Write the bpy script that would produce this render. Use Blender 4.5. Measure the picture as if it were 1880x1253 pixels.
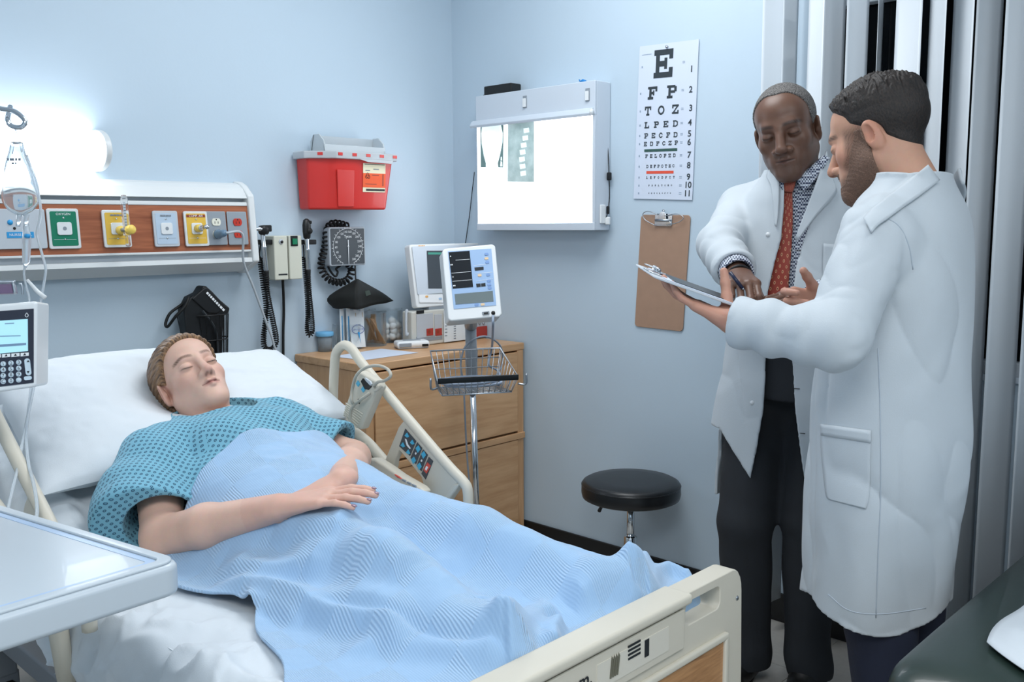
import bpy, bmesh, math, random
import numpy as np
from mathutils import Vector, Matrix
random.seed(7); RNG = np.random.default_rng(7)
for o in list(bpy.data.objects): bpy.data.objects.remove(o, do_unlink=True)
scene = bpy.context.scene
COL = scene.collection

# ------------------------------------------------------------------ camera
F = 1728.0; CX, CY = 940.0, 626.5
CAM = np.array([-2.87, -3.086, 1.36])
AZ, PT, RL = math.radians(43.64), math.radians(7.1), math.radians(0.35)
_f = np.array([math.cos(AZ)*math.cos(PT), math.sin(AZ)*math.cos(PT), -math.sin(PT)])
_r0 = np.array([math.sin(AZ), -math.cos(AZ), 0.0]); _u0 = np.cross(_r0, _f)
_r = _r0*math.cos(RL) - _u0*math.sin(RL); _u = np.cross(_r, _f)
cam_data = bpy.data.cameras.new('camera'); cam = bpy.data.objects.new('camera', cam_data); COL.objects.link(cam)
cam_data.sensor_width = 36.0; cam_data.lens = 36.0*F/1880.0; cam_data.clip_start = 0.05
cam.matrix_world = Matrix(((_r[0], _u[0], -_f[0], CAM[0]), (_r[1], _u[1], -_f[1], CAM[1]), (_r[2], _u[2], -_f[2], CAM[2]), (0, 0, 0, 1)))
scene.camera = cam

# ------------------------------------------------------------------ world, lights, exposure
w = bpy.data.worlds.new('night'); scene.world = w; w.use_nodes = True
w.node_tree.nodes['Background'].inputs[0].default_value = (0.012, 0.02, 0.035, 1)
w.node_tree.nodes['Background'].inputs[1].default_value = 0.4
def area_light(name, loc, size, power, color, rot=(0, 0, 0)):
    d = bpy.data.lights.new(name, 'AREA'); d.shape = 'RECTANGLE'; d.size, d.size_y = size
    d.energy = power; d.color = color
    o = bpy.data.objects.new(name, d); COL.objects.link(o); o.location = loc; o.rotation_euler = rot
    return o
LC = (0.96, 0.985, 1.0)
area_light('unseen_ceiling_light', (-0.95, -1.30, 2.72), (1.0, 1.0), 17, LC)
area_light('unseen_ceiling_light', (-3.3, -3.3, 2.72), (1.2, 1.2), 32, LC)  # added frontal fill above the camera, no fixture seen
area_light('unseen_ceiling_light', (-1.5, -4.0, 2.72), (1.2, 1.2), 16, LC)
scene.view_settings.view_transform = 'Standard'; scene.view_settings.look = 'None'
scene.view_settings.gamma = 1.0; scene.view_settings.use_curve_mapping = False
scene.view_settings.exposure = 0.62

# ------------------------------------------------------------------ pixel helpers
def ray(x, y): return F*_f + (x-CX)*_r - (y-CY)*_u
def on(x, y, X=None, Y=None, Z=None, D=None):
    d = ray(x, y)
    if D is not None: t = D/F
    elif X is not None: t = (X-CAM[0])/d[0]
    elif Y is not None: t = (Y-CAM[1])/d[1]
    else: t = (Z-CAM[2])/d[2]
    return CAM + t*d
def V(a): return np.array(a, float)

# ------------------------------------------------------------------ materials
def lin(c):
    if isinstance(c, str):
        c = c.lstrip('#'); c = [int(c[i:i+2], 16)/255 for i in (0, 2, 4)]
    return tuple((v/12.92 if v <= 0.04045 else ((v+0.055)/1.055)**2.4) for v in c[:3]) + (1.0,)
MATS = {}
def mat(name, color='#cccccc', rough=0.5, metal=0.0, bump=0.0, bscale=200.0, var=0.0, vscale=6.0, trans=0.0, ior=1.45,
        alpha=1.0, emit=None, estr=0.0, coat=0.0, spec=0.5, sheen=0.0, sss=0.0, detail=4.0):
    if name in MATS: return MATS[name]
    m = bpy.data.materials.new(name); m.use_nodes = True; nt = m.node_tree; b = nt.nodes['Principled BSDF']
    L = nt.links.new
    c = lin(color); b.inputs['Base Color'].default_value = c
    b.inputs['Roughness'].default_value = rough; b.inputs['Metallic'].default_value = metal
    b.inputs['IOR'].default_value = ior; b.inputs['Specular IOR Level'].default_value = spec
    b.inputs['Transmission Weight'].default_value = trans; b.inputs['Alpha'].default_value = alpha
    b.inputs['Coat Weight'].default_value = coat; b.inputs['Sheen Weight'].default_value = sheen
    if sss: b.inputs['Subsurface Weight'].default_value = sss; b.inputs['Subsurface Radius'].default_value = (0.012, 0.005, 0.003); b.inputs['Subsurface Scale'].default_value = 0.6
    if emit: b.inputs['Emission Color'].default_value = lin(emit); b.inputs['Emission Strength'].default_value = estr
    if bump or var:
        tc = nt.nodes.new('ShaderNodeTexCoord')
    if bump:
        n = nt.nodes.new('ShaderNodeTexNoise'); n.inputs['Scale'].default_value = bscale; n.inputs['Detail'].default_value = detail
        bp = nt.nodes.new('ShaderNodeBump'); bp.inputs['Strength'].default_value = min(1, bump); bp.inputs['Distance'].default_value = 0.002
        L(tc.outputs['Object'], n.inputs['Vector']); L(n.outputs['Fac'], bp.inputs['Height']); L(bp.outputs['Normal'], b.inputs['Normal'])
    if var:
        n = nt.nodes.new('ShaderNodeTexNoise'); n.inputs['Scale'].default_value = vscale; n.inputs['Detail'].default_value = 5
        mx = nt.nodes.new('ShaderNodeMix'); mx.data_type = 'RGBA'
        mx.inputs['A'].default_value = tuple(v*(1-var) for v in c[:3])+(1,); mx.inputs['B'].default_value = tuple(min(1, v*(1+var)) for v in c[:3])+(1,)
        L(tc.outputs['Object'], n.inputs['Vector']); L(n.outputs['Fac'], mx.inputs['Factor']); L(mx.outputs['Result'], b.inputs['Base Color'])
    MATS[name] = m
    return m
def wood(name, c1, c2, axis='X', scale=1.0, rough=0.4, stretch=14.0):
    if name in MATS: return MATS[name]
    m = bpy.data.materials.new(name); m.use_nodes = True; nt = m.node_tree; b = nt.nodes['Principled BSDF']; L = nt.links.new
    tc = nt.nodes.new('ShaderNodeTexCoord'); mp = nt.nodes.new('ShaderNodeMapping')
    sc = {'X': (1, stretch, stretch), 'Y': (stretch, 1, stretch), 'Z': (stretch, stretch, 1)}[axis]
    mp.inputs['Scale'].default_value = tuple(s*scale for s in sc)
    n = nt.nodes.new('ShaderNodeTexNoise'); n.inputs['Scale'].default_value = 3.0; n.inputs['Detail'].default_value = 6; n.inputs['Distortion'].default_value = 1.2
    wv = nt.nodes.new('ShaderNodeTexNoise'); wv.inputs['Scale'].default_value = 14.0; wv.inputs['Detail'].default_value = 3
    ad = nt.nodes.new('ShaderNodeMath'); ad.operation = 'MULTIPLY_ADD'; ad.inputs[1].default_value = 0.35
    cr = nt.nodes.new('ShaderNodeValToRGB'); cr.color_ramp.elements[0].position = 0.35; cr.color_ramp.elements[1].position = 0.85
    cr.color_ramp.elements[0].color = lin(c1); cr.color_ramp.elements[1].color = lin(c2)
    L(tc.outputs['Object'], mp.inputs['Vector']); L(mp.outputs['Vector'], n.inputs['Vector']); L(mp.outputs['Vector'], wv.inputs['Vector'])
    L(wv.outputs['Fac'], ad.inputs[0]); L(n.outputs['Fac'], ad.inputs[2]); L(ad.outputs[0], cr.inputs['Fac']); L(cr.outputs['Color'], b.inputs['Base Color'])
    b.inputs['Roughness'].default_value = rough
    MATS[name] = m
    return m

def cloth_mat(name, color, rough=0.75, wr=0.5, scale=7.0, weave=420.0, dist=0.012):
    """woven cloth: fine weave plus soft crumple relief"""
    if name in MATS: return MATS[name]
    m = bpy.data.materials.new(name); m.use_nodes = True; nt = m.node_tree; b = nt.nodes['Principled BSDF']; L = nt.links.new
    b.inputs['Base Color'].default_value = lin(color); b.inputs['Roughness'].default_value = rough; b.inputs['Sheen Weight'].default_value = 0.08
    tc = nt.nodes.new('ShaderNodeTexCoord'); n = nt.nodes.new('ShaderNodeTexNoise'); n.noise_type = 'RIDGED_MULTIFRACTAL'; n.inputs['Scale'].default_value = scale; n.inputs['Detail'].default_value = 2.5; n.inputs['Distortion'].default_value = 1.3
    n2 = nt.nodes.new('ShaderNodeTexNoise'); n2.inputs['Scale'].default_value = weave
    L(tc.outputs['Object'], n.inputs['Vector']); L(tc.outputs['Object'], n2.inputs['Vector'])
    b1 = nt.nodes.new('ShaderNodeBump'); b1.inputs['Strength'].default_value = wr; b1.inputs['Distance'].default_value = dist; b2 = nt.nodes.new('ShaderNodeBump'); b2.inputs['Strength'].default_value = 0.12; b2.inputs['Distance'].default_value = 0.002
    L(n.outputs['Fac'], b1.inputs['Height']); L(n2.outputs['Fac'], b2.inputs['Height']); L(b1.outputs['Normal'], b2.inputs['Normal']); L(b2.outputs['Normal'], b.inputs['Normal'])
    MATS[name] = m; return m

# ------------------------------------------------------------------ mesh builder
class MB:
    def __init__(s): s.v = []; s.f = []
    def add(s, vs, fs):
        o = len(s.v); s.v += [tuple(map(float, p)) for p in vs]; s.f += [tuple(i+o for i in f) for f in fs]; return s
    def box(s, c, size, R=None, taper=1.0):
        hx, hy, hz = [k/2 for k in size]; vs = []
        for dz in (-1, 1):
            t = taper if dz > 0 else 1.0
            for dx, dy in ((-1, -1), (1, -1), (1, 1), (-1, 1)):
                p = V((dx*hx*t, dy*hy*t, dz*hz)); vs.append(V(c)+(R@p if R is not None else p))
        return s.add(vs, [(3, 2, 1, 0), (4, 5, 6, 7), (0, 1, 5, 4), (1, 2, 6, 5), (2, 3, 7, 6), (3, 0, 4, 7)])
    def bar(s, a, b, wd, ht, up=(0, 0, 1)):
        a, b = V(a), V(b); d = b-a; L = np.linalg.norm(d); x = d/L; y = np.cross(up, x); y /= np.linalg.norm(y); z = np.cross(x, y)
        return s.box((a+b)/2, (L, wd, ht), np.array([x, y, z]).T)
    def tube(s, pts, r, n=8, closed=False, cap=True):
        pts = [V(p) for p in pts]; m = len(pts); rr = r if hasattr(r, '__len__') else [r]*m
        T = []
        for i in range(m):
            a = pts[(i-1) % m] if closed or i > 0 else pts[0]; b = pts[(i+1) % m] if closed or i < m-1 else pts[-1]
            t = b-a; l = np.linalg.norm(t); T.append(t/l if l > 1e-9 else V((0, 0, 1)))
        ref = V((0, 0, 1)) if abs(T[0][2]) < .9 else V((1, 0, 0))
        nn = np.cross(T[0], ref); nn /= np.linalg.norm(nn); vs = []
        for i in range(m):
            nn = nn - T[i]*(nn@T[i]); nn /= np.linalg.norm(nn); bb = np.cross(T[i], nn)
            for k in range(n):
                a = 2*math.pi*k/n; vs.append(pts[i]+rr[i]*(math.cos(a)*nn+math.sin(a)*bb))
        fs = []
        for i in range(m if closed else m-1):
            j = (i+1) % m
            for k in range(n):
                l = (k+1) % n; fs.append((i*n+k, i*n+l, j*n+l, j*n+k))
        if cap and not closed:
            fs.append(tuple(range(n-1, -1, -1))); fs.append(tuple((m-1)*n+k for k in range(n)))
        return s.add(vs, fs)
    def lathe(s, prof, c=(0, 0, 0), n=32, R=None, sx=1.0, sy=1.0):
        vs = []; c = V(c)
        for r, z in prof:
            for k in range(n):
                a = 2*math.pi*k/n; p = V((r*math.cos(a)*sx, r*math.sin(a)*sy, z)); vs.append(c+(R@p if R is not None else p))
        fs = []; m = len(prof)
        for i in range(m-1):
            for k in range(n):
                l = (k+1) % n; fs.append((i*n+k, i*n+l, (i+1)*n+l, (i+1)*n+k))
        if prof[0][0] > 1e-6: fs.append(tuple(range(n-1, -1, -1)))
        if prof[-1][0] > 1e-6: fs.append(tuple((m-1)*n+k for k in range(n)))
        return s.add(vs, fs)
    def prism(s, poly, d, base=None):
        """poly: list of 3D points (planar, any order), extruded by vector d"""
        p = [V(q) for q in poly]; d = V(d); n = len(p)
        nrm = sum((np.cross(p[i]-p[0], p[(i+1) % n]-p[0]) for i in range(n)), V((0, 0, 0)))
        if nrm@d < 0: p = p[::-1]
        vs = p+[q+d for q in p]
        fs = [tuple(range(n-1, -1, -1)), tuple(range(n, 2*n))]+[(i, (i+1) % n, n+(i+1) % n, n+i) for i in range(n)]
        return s.add(vs, fs)
    def grid(s, fn, nu, nv):
        vs = [fn(i/(nu-1), j/(nv-1)) for j in range(nv) for i in range(nu)]
        fs = [(j*nu+i, j*nu+i+1, (j+1)*nu+i+1, (j+1)*nu+i) for j in range(nv-1) for i in range(nu-1)]
        return s.add(vs, fs)
    def mesh(s, name):
        me = bpy.data.meshes.new(name); me.from_pydata(s.v, [], s.f); me.update(); return me
def tag(o, label=None, cat=None, group=None, kind=None):
    if label: o['label'] = label
    if cat: o['category'] = cat
    if group: o['group'] = group
    if kind: o['kind'] = kind
    return o
def link(name, me, m=None, parent=None, smooth=False, bevel=0.0, seg=2, subsurf=0, solid=0.0):
    o = bpy.data.objects.new(name, me); COL.objects.link(o)
    if m is not None: me.materials.append(m)
    if parent is not None: o.parent = parent; o.matrix_parent_inverse = Matrix.Translation(-Vector(parent.get('_loc', (0, 0, 0))))
    if smooth:
        me.polygons.foreach_set('use_smooth', [True]*len(me.polygons))
    if solid:
        md = o.modifiers.new('solid', 'SOLIDIFY'); md.thickness = solid; md.offset = 0
    if bevel:
        md = o.modifiers.new('bevel', 'BEVEL'); md.width = bevel; md.segments = seg; md.limit_method = 'ANGLE'; md.angle_limit = math.radians(40)
        me.polygons.foreach_set('use_smooth', [True]*len(me.polygons))
        wn = o.modifiers.new('wn', 'WEIGHTED_NORMAL'); wn.keep_sharp = True
    if subsurf:
        md = o.modifiers.new('sub', 'SUBSURF'); md.levels = subsurf; md.render_levels = subsurf
    return o
def B(name, mb, m, parent=None, **k): return link(name, mb.mesh(name), m, parent, **k)
def thing(name, loc, label, cat, group=None):
    o = bpy.data.objects.new(name, None); COL.objects.link(o); o.location = tuple(map(float, loc)); o.empty_display_size = 0.05
    o['_loc'] = [float(v) for v in loc]
    tag(o, label, cat, group); return o
def struct(name, mb, m, label=None, **k):
    o = B(name, mb, m, **k); o['kind'] = 'structure'
    if label: o['label'] = label
    return o
def rrect(w, h, r, n=5):
    """rounded rectangle outline, centred, list of (u,v)"""
    out = []
    for cx, cy, a0 in ((w/2-r, h/2-r, 0), (-w/2+r, h/2-r, 90), (-w/2+r, -h/2+r, 180), (w/2-r, -h/2+r, 270)):
        for k in range(n+1):
            a = math.radians(a0+90*k/n); out.append((cx+r*math.cos(a), cy+r*math.sin(a)))
    return out
def plate(mb, c, U, W, w, h, t, r=0.006, n=4):
    """rounded plate centred at c (back face), spanned by unit vectors U (width) and W (height), thickness t along U x W"""
    c, U, W = V(c), V(U), V(W); N = np.cross(U, W)
    return mb.prism([c+U*a+W*b for a, b in rrect(w, h, r, n)], N*t)
def catmull(pts, n=8, closed=False):
    P = [V(p) for p in pts]; out = []; m = len(P)
    for i in range(m if closed else m-1):
        p0 = P[(i-1) % m] if closed or i > 0 else 2*P[0]-P[1]; p1 = P[i]; p2 = P[(i+1) % m]
        p3 = P[(i+2) % m] if closed or i < m-2 else 2*P[-1]-P[-2]
        for k in range(n):
            t = k/n; out.append(0.5*((2*p1)+(-p0+p2)*t+(2*p0-5*p1+4*p2-p3)*t*t+(-p0+3*p1-3*p2+p3)*t**3))
    if not closed: out.append(P[-1])
    return out
def coil(path, R, turns, n_per=14):
    """helix of radius R around a polyline path"""
    P = catmull(path, 10); L = np.cumsum([0]+[np.linalg.norm(P[i+1]-P[i]) for i in range(len(P)-1)]); tot = L[-1]
    N = int(turns*n_per); out = []; ref = None
    for k in range(N+1):
        s = tot*k/N; i = min(np.searchsorted(L, s, side='right')-1, len(P)-2); t = (s-L[i])/max(1e-9, L[i+1]-L[i])
        p = P[i]*(1-t)+P[i+1]*t; T = P[i+1]-P[i]; T /= np.linalg.norm(T)
        if ref is None: ref = np.cross(T, (0, 0, 1) if abs(T[2]) < .9 else (1, 0, 0))
        ref = ref-T*(ref@T); ref /= np.linalg.norm(ref); b = np.cross(T, ref); a = 2*math.pi*k/n_per
        out.append(p+R*(math.cos(a)*ref+math.sin(a)*b))
    return out
def text_mesh(txt, size, origin, U, W, lift=0.0006, align='CENTER', bold=0.0):
    """flat lettering as a mesh: baseline direction U, up W"""
    cu = bpy.data.curves.new('t', 'FONT'); cu.body = txt; cu.size = size; cu.align_x = align; cu.align_y = 'CENTER'; cu.offset = bold; cu.resolution_u = 3
    to = bpy.data.objects.new('t', cu); COL.objects.link(to)
    dg = bpy.context.evaluated_depsgraph_get(); dg.update(); me = bpy.data.meshes.new_from_object(to.evaluated_get(dg))
    bpy.data.objects.remove(to, do_unlink=True); bpy.data.curves.remove(cu)
    o, U, W = V(origin), V(U), V(W); N = np.cross(U, W)
    for v in me.vertices:
        p = o+U*v.co.x+W*v.co.y+N*lift; v.co = p
    return me
def lettering(txt, size, origin, U, W, m, parent, name='lettering', **k):
    me = text_mesh(txt, size, origin, U, W, **k); me.name = name
    return link(name, me, m, parent)
def smudge_print(o, U, W, widths, h, m, parent, lift=0.0006):
    """print too small to read in the photograph: a row of short ink strokes centred on o"""
    o, U, W = V(o), V(U), V(W); N = np.cross(U, W); gap = h*0.35; x = -(sum(widths)+gap*(len(widths)-1))/2
    for w in widths:
        B('small_print', MB().prism([o+U*(x+a*w)+W*b*h/2+N*lift for a, b in ((0, -1), (1, -1), (1, 1), (0, 1))], N*0.0003), m, parent); x += w+gap
XA, YA, ZA = V((1, 0, 0)), V((0, 1, 0)), V((0, 0, 1))
# a frame on the right wall facing the room: U = to the right in the photo (-Y), W = up, normal = -X
RU, RW = V((0, -1, 0)), V((0, 0, 1))
# a frame on the head wall facing the room: U = +X, W = up, normal = U x W = -Y
HU, HW = V((1, 0, 0)), V((0, 0, 1))
# ================================================================== the setting
m_wall = mat('wall paint', '#c0d1de', 0.5, bump=0.12, bscale=90, var=0.03, vscale=2.0)
m_ceil = mat('ceiling paint', '#dfe6ec', 0.8)
m_base = mat('black vinyl base', '#17181a', 0.45)
m_sillw = mat('white sill paint', '#c9d3dd', 0.5)
XW, YW, ZC = -4.6, -5.2, 2.75
struct('wall_left', MB().box((XW/2, 0.05, ZC/2), (abs(XW)+0.2, 0.1, ZC)), m_wall, 'pale blue painted wall behind the bed')
WY0, WY1, WZ0, WZ1 = -1.66, -3.6, 0.92, 2.06
mb = MB()
mb.box((0.05, WY0/2, ZC/2), (0.1, abs(WY0), ZC))
mb.box((0.05, (WY1+YW)/2, ZC/2), (0.1, WY1-YW, ZC))
mb.box((0.05, (WY0+WY1)/2, WZ0/2), (0.1, WY0-WY1, WZ0))
mb.box((0.05, (WY0+WY1)/2, (WZ1+ZC)/2), (0.1, WY0-WY1, ZC-WZ1))
struct('wall_right', mb, m_wall, 'pale blue painted wall with eye chart and window')
struct('wall_back', MB().box((XW/2, YW-0.05, ZC/2), (abs(XW)+0.2, 0.1, ZC)), m_wall)
struct('wall_side', MB().box((XW-0.05, YW/2, ZC/2), (0.1, abs(YW), ZC)), m_wall)
struct('ceiling', MB().box((XW/2, YW/2, ZC+0.05), (abs(XW)+0.2, abs(YW)+0.2, 0.1)), m_ceil)
m_floor = mat('vinyl tile', '#b9b6b0', 0.35, var=0.12, vscale=60, spec=0.4)
m_joint = mat('tile joint', '#86837d', 0.7)
fl = struct('floor', MB().box((XW/2, YW/2, -0.055), (abs(XW)+0.2, abs(YW)+0.2, 0.1)), m_joint, 'off-white speckled vinyl tile floor')
tm = MB().box((0, 0, 0), (0.303, 0.303, 0.0045)).mesh('tile'); tm.materials.append(m_floor)
for i in range(15):
    for j in range(17):
        t = bpy.data.objects.new('tile', tm); COL.objects.link(t); t.parent = fl
        t.location = (-0.152-0.305*i, -0.152-0.305*j, -0.0025)
struct('baseboard_right', MB().box((-0.006, YW/2, 0.05), (0.012, abs(YW), 0.1)), m_base, 'black vinyl baseboard below the window wall', bevel=0.003)
struct('baseboard_left', MB().box((XW/2, -0.006, 0.05), (abs(XW), 0.012, 0.1)), m_base, 'black vinyl baseboard behind the bed', bevel=0.003)

# window with dark night outside
win = thing('window_1', (0, (WY0+WY1)/2, WZ0), 'dark night window behind the white vertical blinds', 'window'); del win['category']; win['kind'] = 'structure'
m_frame = mat('window frame white', '#c5ccd3', 0.4)
mb = MB(); yc = (WY0+WY1)/2; zc = (WZ0+WZ1)/2; wl = WY0-WY1; hz = WZ1-WZ0
for z in (WZ0+0.02, WZ1-0.02): mb.box((0.045, yc, z), (0.05, wl, 0.04))
for y in (WY0-0.02, yc, WY1+0.02): mb.box((0.045, y, zc), (0.05, 0.04, hz))
B('window_frame', mb, m_frame, win, bevel=0.004)
m_glass = mat('night pane', '#06080b', 0.06, spec=0.12)
for k in (0, 1):
    y = yc+(0.25 if k == 0 else -0.25)*wl
    B('pane', MB().box((0.06, y, zc), (0.006, wl/2-0.04, hz-0.08)), m_glass, win)
B('window_sill', MB().box((0.03, yc, WZ0-0.005), (0.09, wl, 0.02)), m_sillw, win, bevel=0.004)

# vertical blinds, each slat its own piece, standing at its own angle
m_slat = mat('blind vinyl', '#cfd6dc', 0.42, bump=0.05, bscale=40)
bl = thing('vertical_blinds', (-0.08, -2.4, 2.6), 'white vertical blinds hanging in front of the dark window', 'blinds')
slats = [(1405, 1448, 1), (1445, 1472, 1), (1485, 1513, -1), (1516, 1557, 1), (1560, 1600, 1), (1618, 1627, 1), (1645, 1693, -1), (1707, 1737, -1),
         (1750, 1788, -1), (1795, 1844, 1), (1846, 1905, 1), (1915, 1960, 1), (1968, 2030, 1), (2040, 2090, 1)]
def blind(px0, px1, sgn):
    a = on(px0, 30, X=-0.085); d = ray(px1, 30); d = d/np.linalg.norm(d[:2]); rel = CAM[:2]-a[:2]
    b_ = 2*(rel@d[:2]); c_ = rel@rel-0.089**2; disc = b_*b_-4*c_
    t = (-b_+sgn*math.sqrt(disc))/2 if disc > 0 else -b_/2
    return a[:2], CAM[:2]+t*d[:2]
for k, (p0, p1, sg) in enumerate(slats):
    a, b = blind(p0, p1, sg)
    if max(a[0], b[0]) > -0.02:
        dx = max(a[0], b[0])+0.02; a = a-V((dx, 0)); b = b-V((dx, 0))
    d = b-a; nrm = V((-d[1], d[0]))/np.linalg.norm(d)*0.0035
    zb = 0.09
    def slat(u, v, a=a, d=d, nrm=nrm): q = a+d*u+nrm*(1-(2*u-1)**2); return (q[0], q[1], zb+v*(2.56-zb))
    B('slat', MB().grid(slat, 9, 2), m_slat, bl, smooth=True, solid=0.0012)
B('headrail', MB().box((-0.07, -2.5, 2.59), (0.045, 2.1, 0.045)), m_slat, bl, bevel=0.004)
# ================================================================== on the head wall
def onp(px, py, p0, n):
    d = ray(px, py); return CAM+d*(((V(p0)-CAM)@V(n))/(d@V(n)))
m_white = mat('white enamel', '#dfe2e2', 0.35)
m_whiteg = mat('white gloss plastic', '#e6e9ea', 0.25)
m_cream = mat('cream plastic', '#d8d4c6', 0.42)
m_black = mat('black plastic', '#131415', 0.45)
m_rubber = mat('black rubber', '#0f1011', 0.6)
m_chrome = mat('chrome', '#d5d9dd', 0.14, metal=1.0)
m_steel = mat('brushed steel', '#aeb4ba', 0.32, metal=1.0)
m_lgrey = mat('light grey plastic', '#c2c9d0', 0.4)
m_mgrey = mat('mid grey plastic', '#8d959d', 0.4)
m_ink = mat('black print', '#1d2226', 0.6)
m_inkg = mat('grey print', '#7c8690', 0.6)
m_whiteprint = mat('white print', '#eef1f3', 0.5)
m_blueprint = mat('blue print', '#2e9ad6', 0.5)
m_clear = mat('clear plastic', '#f4f8fa', 0.05, trans=1.0, ior=1.2, alpha=0.75)
m_tubing = mat('clear tubing', '#e6eef4', 0.15, trans=0.6, ior=1.3)
# --- service panel
sp = thing('bedhead_service_panel', (-1.9, 0, 1.2), 'long white bedhead service panel with cherry wood strip and gas outlets', 'wall panel')
TL = math.radians(5.0); PU = V((1, 0, 0)); PW = V((0, math.sin(TL), math.cos(TL))); PN = np.cross(PU, PW)
P0 = V((-1.08, -0.1, 1.35))
def pp(x, h, out=0.0): return V((x, 0, 0))+V((0, P0[1], P0[2]))+PW*h+PN*out     # h measured along the tilted face from z=1.35
XL, XR = -2.7, -1.083
def strip(prof, m, name, x0=XL, x1=XR, **k):
    return B(name, MB().prism([V((x0, y, z)) for y, z in prof], (x1-x0, 0, 0)), m, sp, **k)
def fh(h, out=0.0): q = pp(0, h, out); return (q[1], q[2])
cov = [(0, 1.512), (-0.02, 1.511), (-0.045, 1.504), (-0.068, 1.490), (-0.082, 1.472), fh(0.105, 0.004), fh(0.105, -0.03), (0, 1.45)]
strip(cov, m_white, 'top_cover', smooth=False)
strip([fh(0.105, -0.03), fh(0.078, -0.03), fh(0.078, -0.06), fh(0.105, -0.06)], m_lgrey, 'channel')
strip([fh(0.092, 0.0), fh(0.0785, 0.001), fh(0.0785, -0.05), fh(0.092, -0.05)], m_white, 'rail', bevel=0.002)
m_cherry = wood('cherry wood', '#7a4028', '#b06a48', 'X', 1.0, 0.35)
strip([fh(0.078, -0.002), fh(-0.075, -0.002), fh(-0.075, -0.05), fh(0.078, -0.05)], m_cherry, 'wood_strip')
strip([fh(-0.075, 0.002), fh(-0.082, 0.002), fh(-0.082, -0.05), fh(-0.075, -0.05)], m_white, 'rail', bevel=0.001)
strip([fh(-0.082, -0.025), fh(-0.103, -0.025), fh(-0.103, -0.06), fh(-0.082, -0.06)], m_lgrey, 'channel')
strip([fh(-0.103, 0.002), fh(-0.118, 0.004), (-0.035, 1.196), (0, 1.196), (0, 1.25)], m_white, 'bottom_cover')
end = [(0, 1.518), (-0.03, 1.514), (-0.058, 1.502), (-0.078, 1.484), fh(0.115, 0.010), fh(-0.118, 0.012), (-0.07, 1.205), (-0.035, 1.19), (0, 1.19)]
B('end_cap', MB().prism([V((XR, y, z)) for y, z in end], (0.026, 0, 0)), m_white, sp, bevel=0.006)
# --- outlet plates
def face(px, py): return onp(px, py, P0, PN)
def fx(px): return face(px, 420)[0]
m_green = mat('oxygen green', '#0f7a5c', 0.4); m_yellow = mat('medical air yellow', '#e3b94a', 0.4); m_redo = mat('emergency red', '#c23322', 0.4)
m_plate = mat('stainless plate', '#a9b0b6', 0.35, metal=0.6); m_bluegrey = mat('vacuum pale blue', '#b9cbdc', 0.45); m_brown = mat('maroon print', '#8c3a26', 0.5)
def oplate(px, w, h, body_m, ins_m, title, tm_, header=None):
    c = face(px, 420.5); p = B('outlet_plate', plate(MB(), c, PU, PW, w, h, 0.008, 0.006), body_m, sp, bevel=0.002)
    if ins_m is not None:
        B('coloured_face', plate(MB(), c+PN*0.008, PU, PW, w*0.82, h*0.86, 0.0012, 0.004), ins_m, p)
        if header is not None: B('header', plate(MB(), c+PN*0.0092+PW*h*0.36, PU, PW, w*0.80, h*0.075, 0.0006, 0.001), header, p)
        if title: lettering(title, 0.0105, c+PN*0.0098+PW*h*0.36, PU, PW, tm_, p)
        else: smudge_print(c+PN*0.0098+PW*h*0.36, PU, PW, [0.009, 0.007, 0.010, 0.006], 0.005, tm_, p)
        for s in (1, -1): B('screw', MB().lathe([(0, 0.0028), (0.0028, 0.002), (0.0032, 0)], c+PN*0.009+PW*s*h*0.265, 12, np.array([PU, PW, PN]).T), m_chrome, p, smooth=True)
        B('socket', plate(MB(), c+PN*0.009, PU, PW, w*0.46, h*0.32, 0.004, 0.006), m_whiteg, p, bevel=0.001)
        B('socket_hole', MB().lathe([(0.004, 0.0006), (0.0058, 0.0006), (0.0058, 0)], c+PN*0.013, 16, np.array([PU, PW, PN]).T), m_mgrey, p)
        B('rule_line', plate(MB(), c+PN*0.0092-PW*h*0.27, PU, PW, w*0.7, 0.0008, 0.0004, 0.0002), tm_, p)
    return p, c
oplate(116, 0.094, 0.122, m_white, m_green, 'OXYGEN', m_whiteprint)
_, c_air = oplate(213, 0.088, 0.118, m_white, m_yellow, '', m_inkg)
oplate(303.5, 0.086, 0.118, m_lgrey, m_bluegrey, '', m_inkg)
_, c_air2 = oplate(359, 0.085, 0.118, m_white, m_yellow, 'COMP. AIR', m_whiteprint, m_brown)
def duplex(px, sock_m, n_sock):
    c = face(px, 419.5); p = B('outlet_plate', plate(MB(), c, PU, PW, 0.076, 0.116, 0.006, 0.004), m_plate, sp, bevel=0.002)
    for s in (1, -1):
        q = c+PN*0.006+PW*s*0.021
        B('socket', MB().prism([q+PU*a*0.0165*(1 if abs(b) < 0.8 else 1)+PW*b*0.0145 for a, b in [(math.cos(t), max(-.86, min(.86, math.sin(t)*1.15))) for t in np.linspace(0, 2*math.pi, 24, endpoint=False)]], PN*0.003), sock_m, p)
        for a in (-0.006, 0.006): B('slot', plate(MB(), q+PN*0.003+PU*a+PW*-0.002, PU, PW, 0.002, 0.008, 0.0004, 0.0005), m_black, p)
        B('ground_hole', plate(MB(), q+PN*0.003+PW*0.008, PU, PW, 0.0045, 0.0045, 0.0004, 0.002), m_black, p)
    return c
c_dup = duplex(396, mat('ivory socket', '#e6e4d4', 0.4), 2); duplex(435, m_redo, 2)
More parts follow.
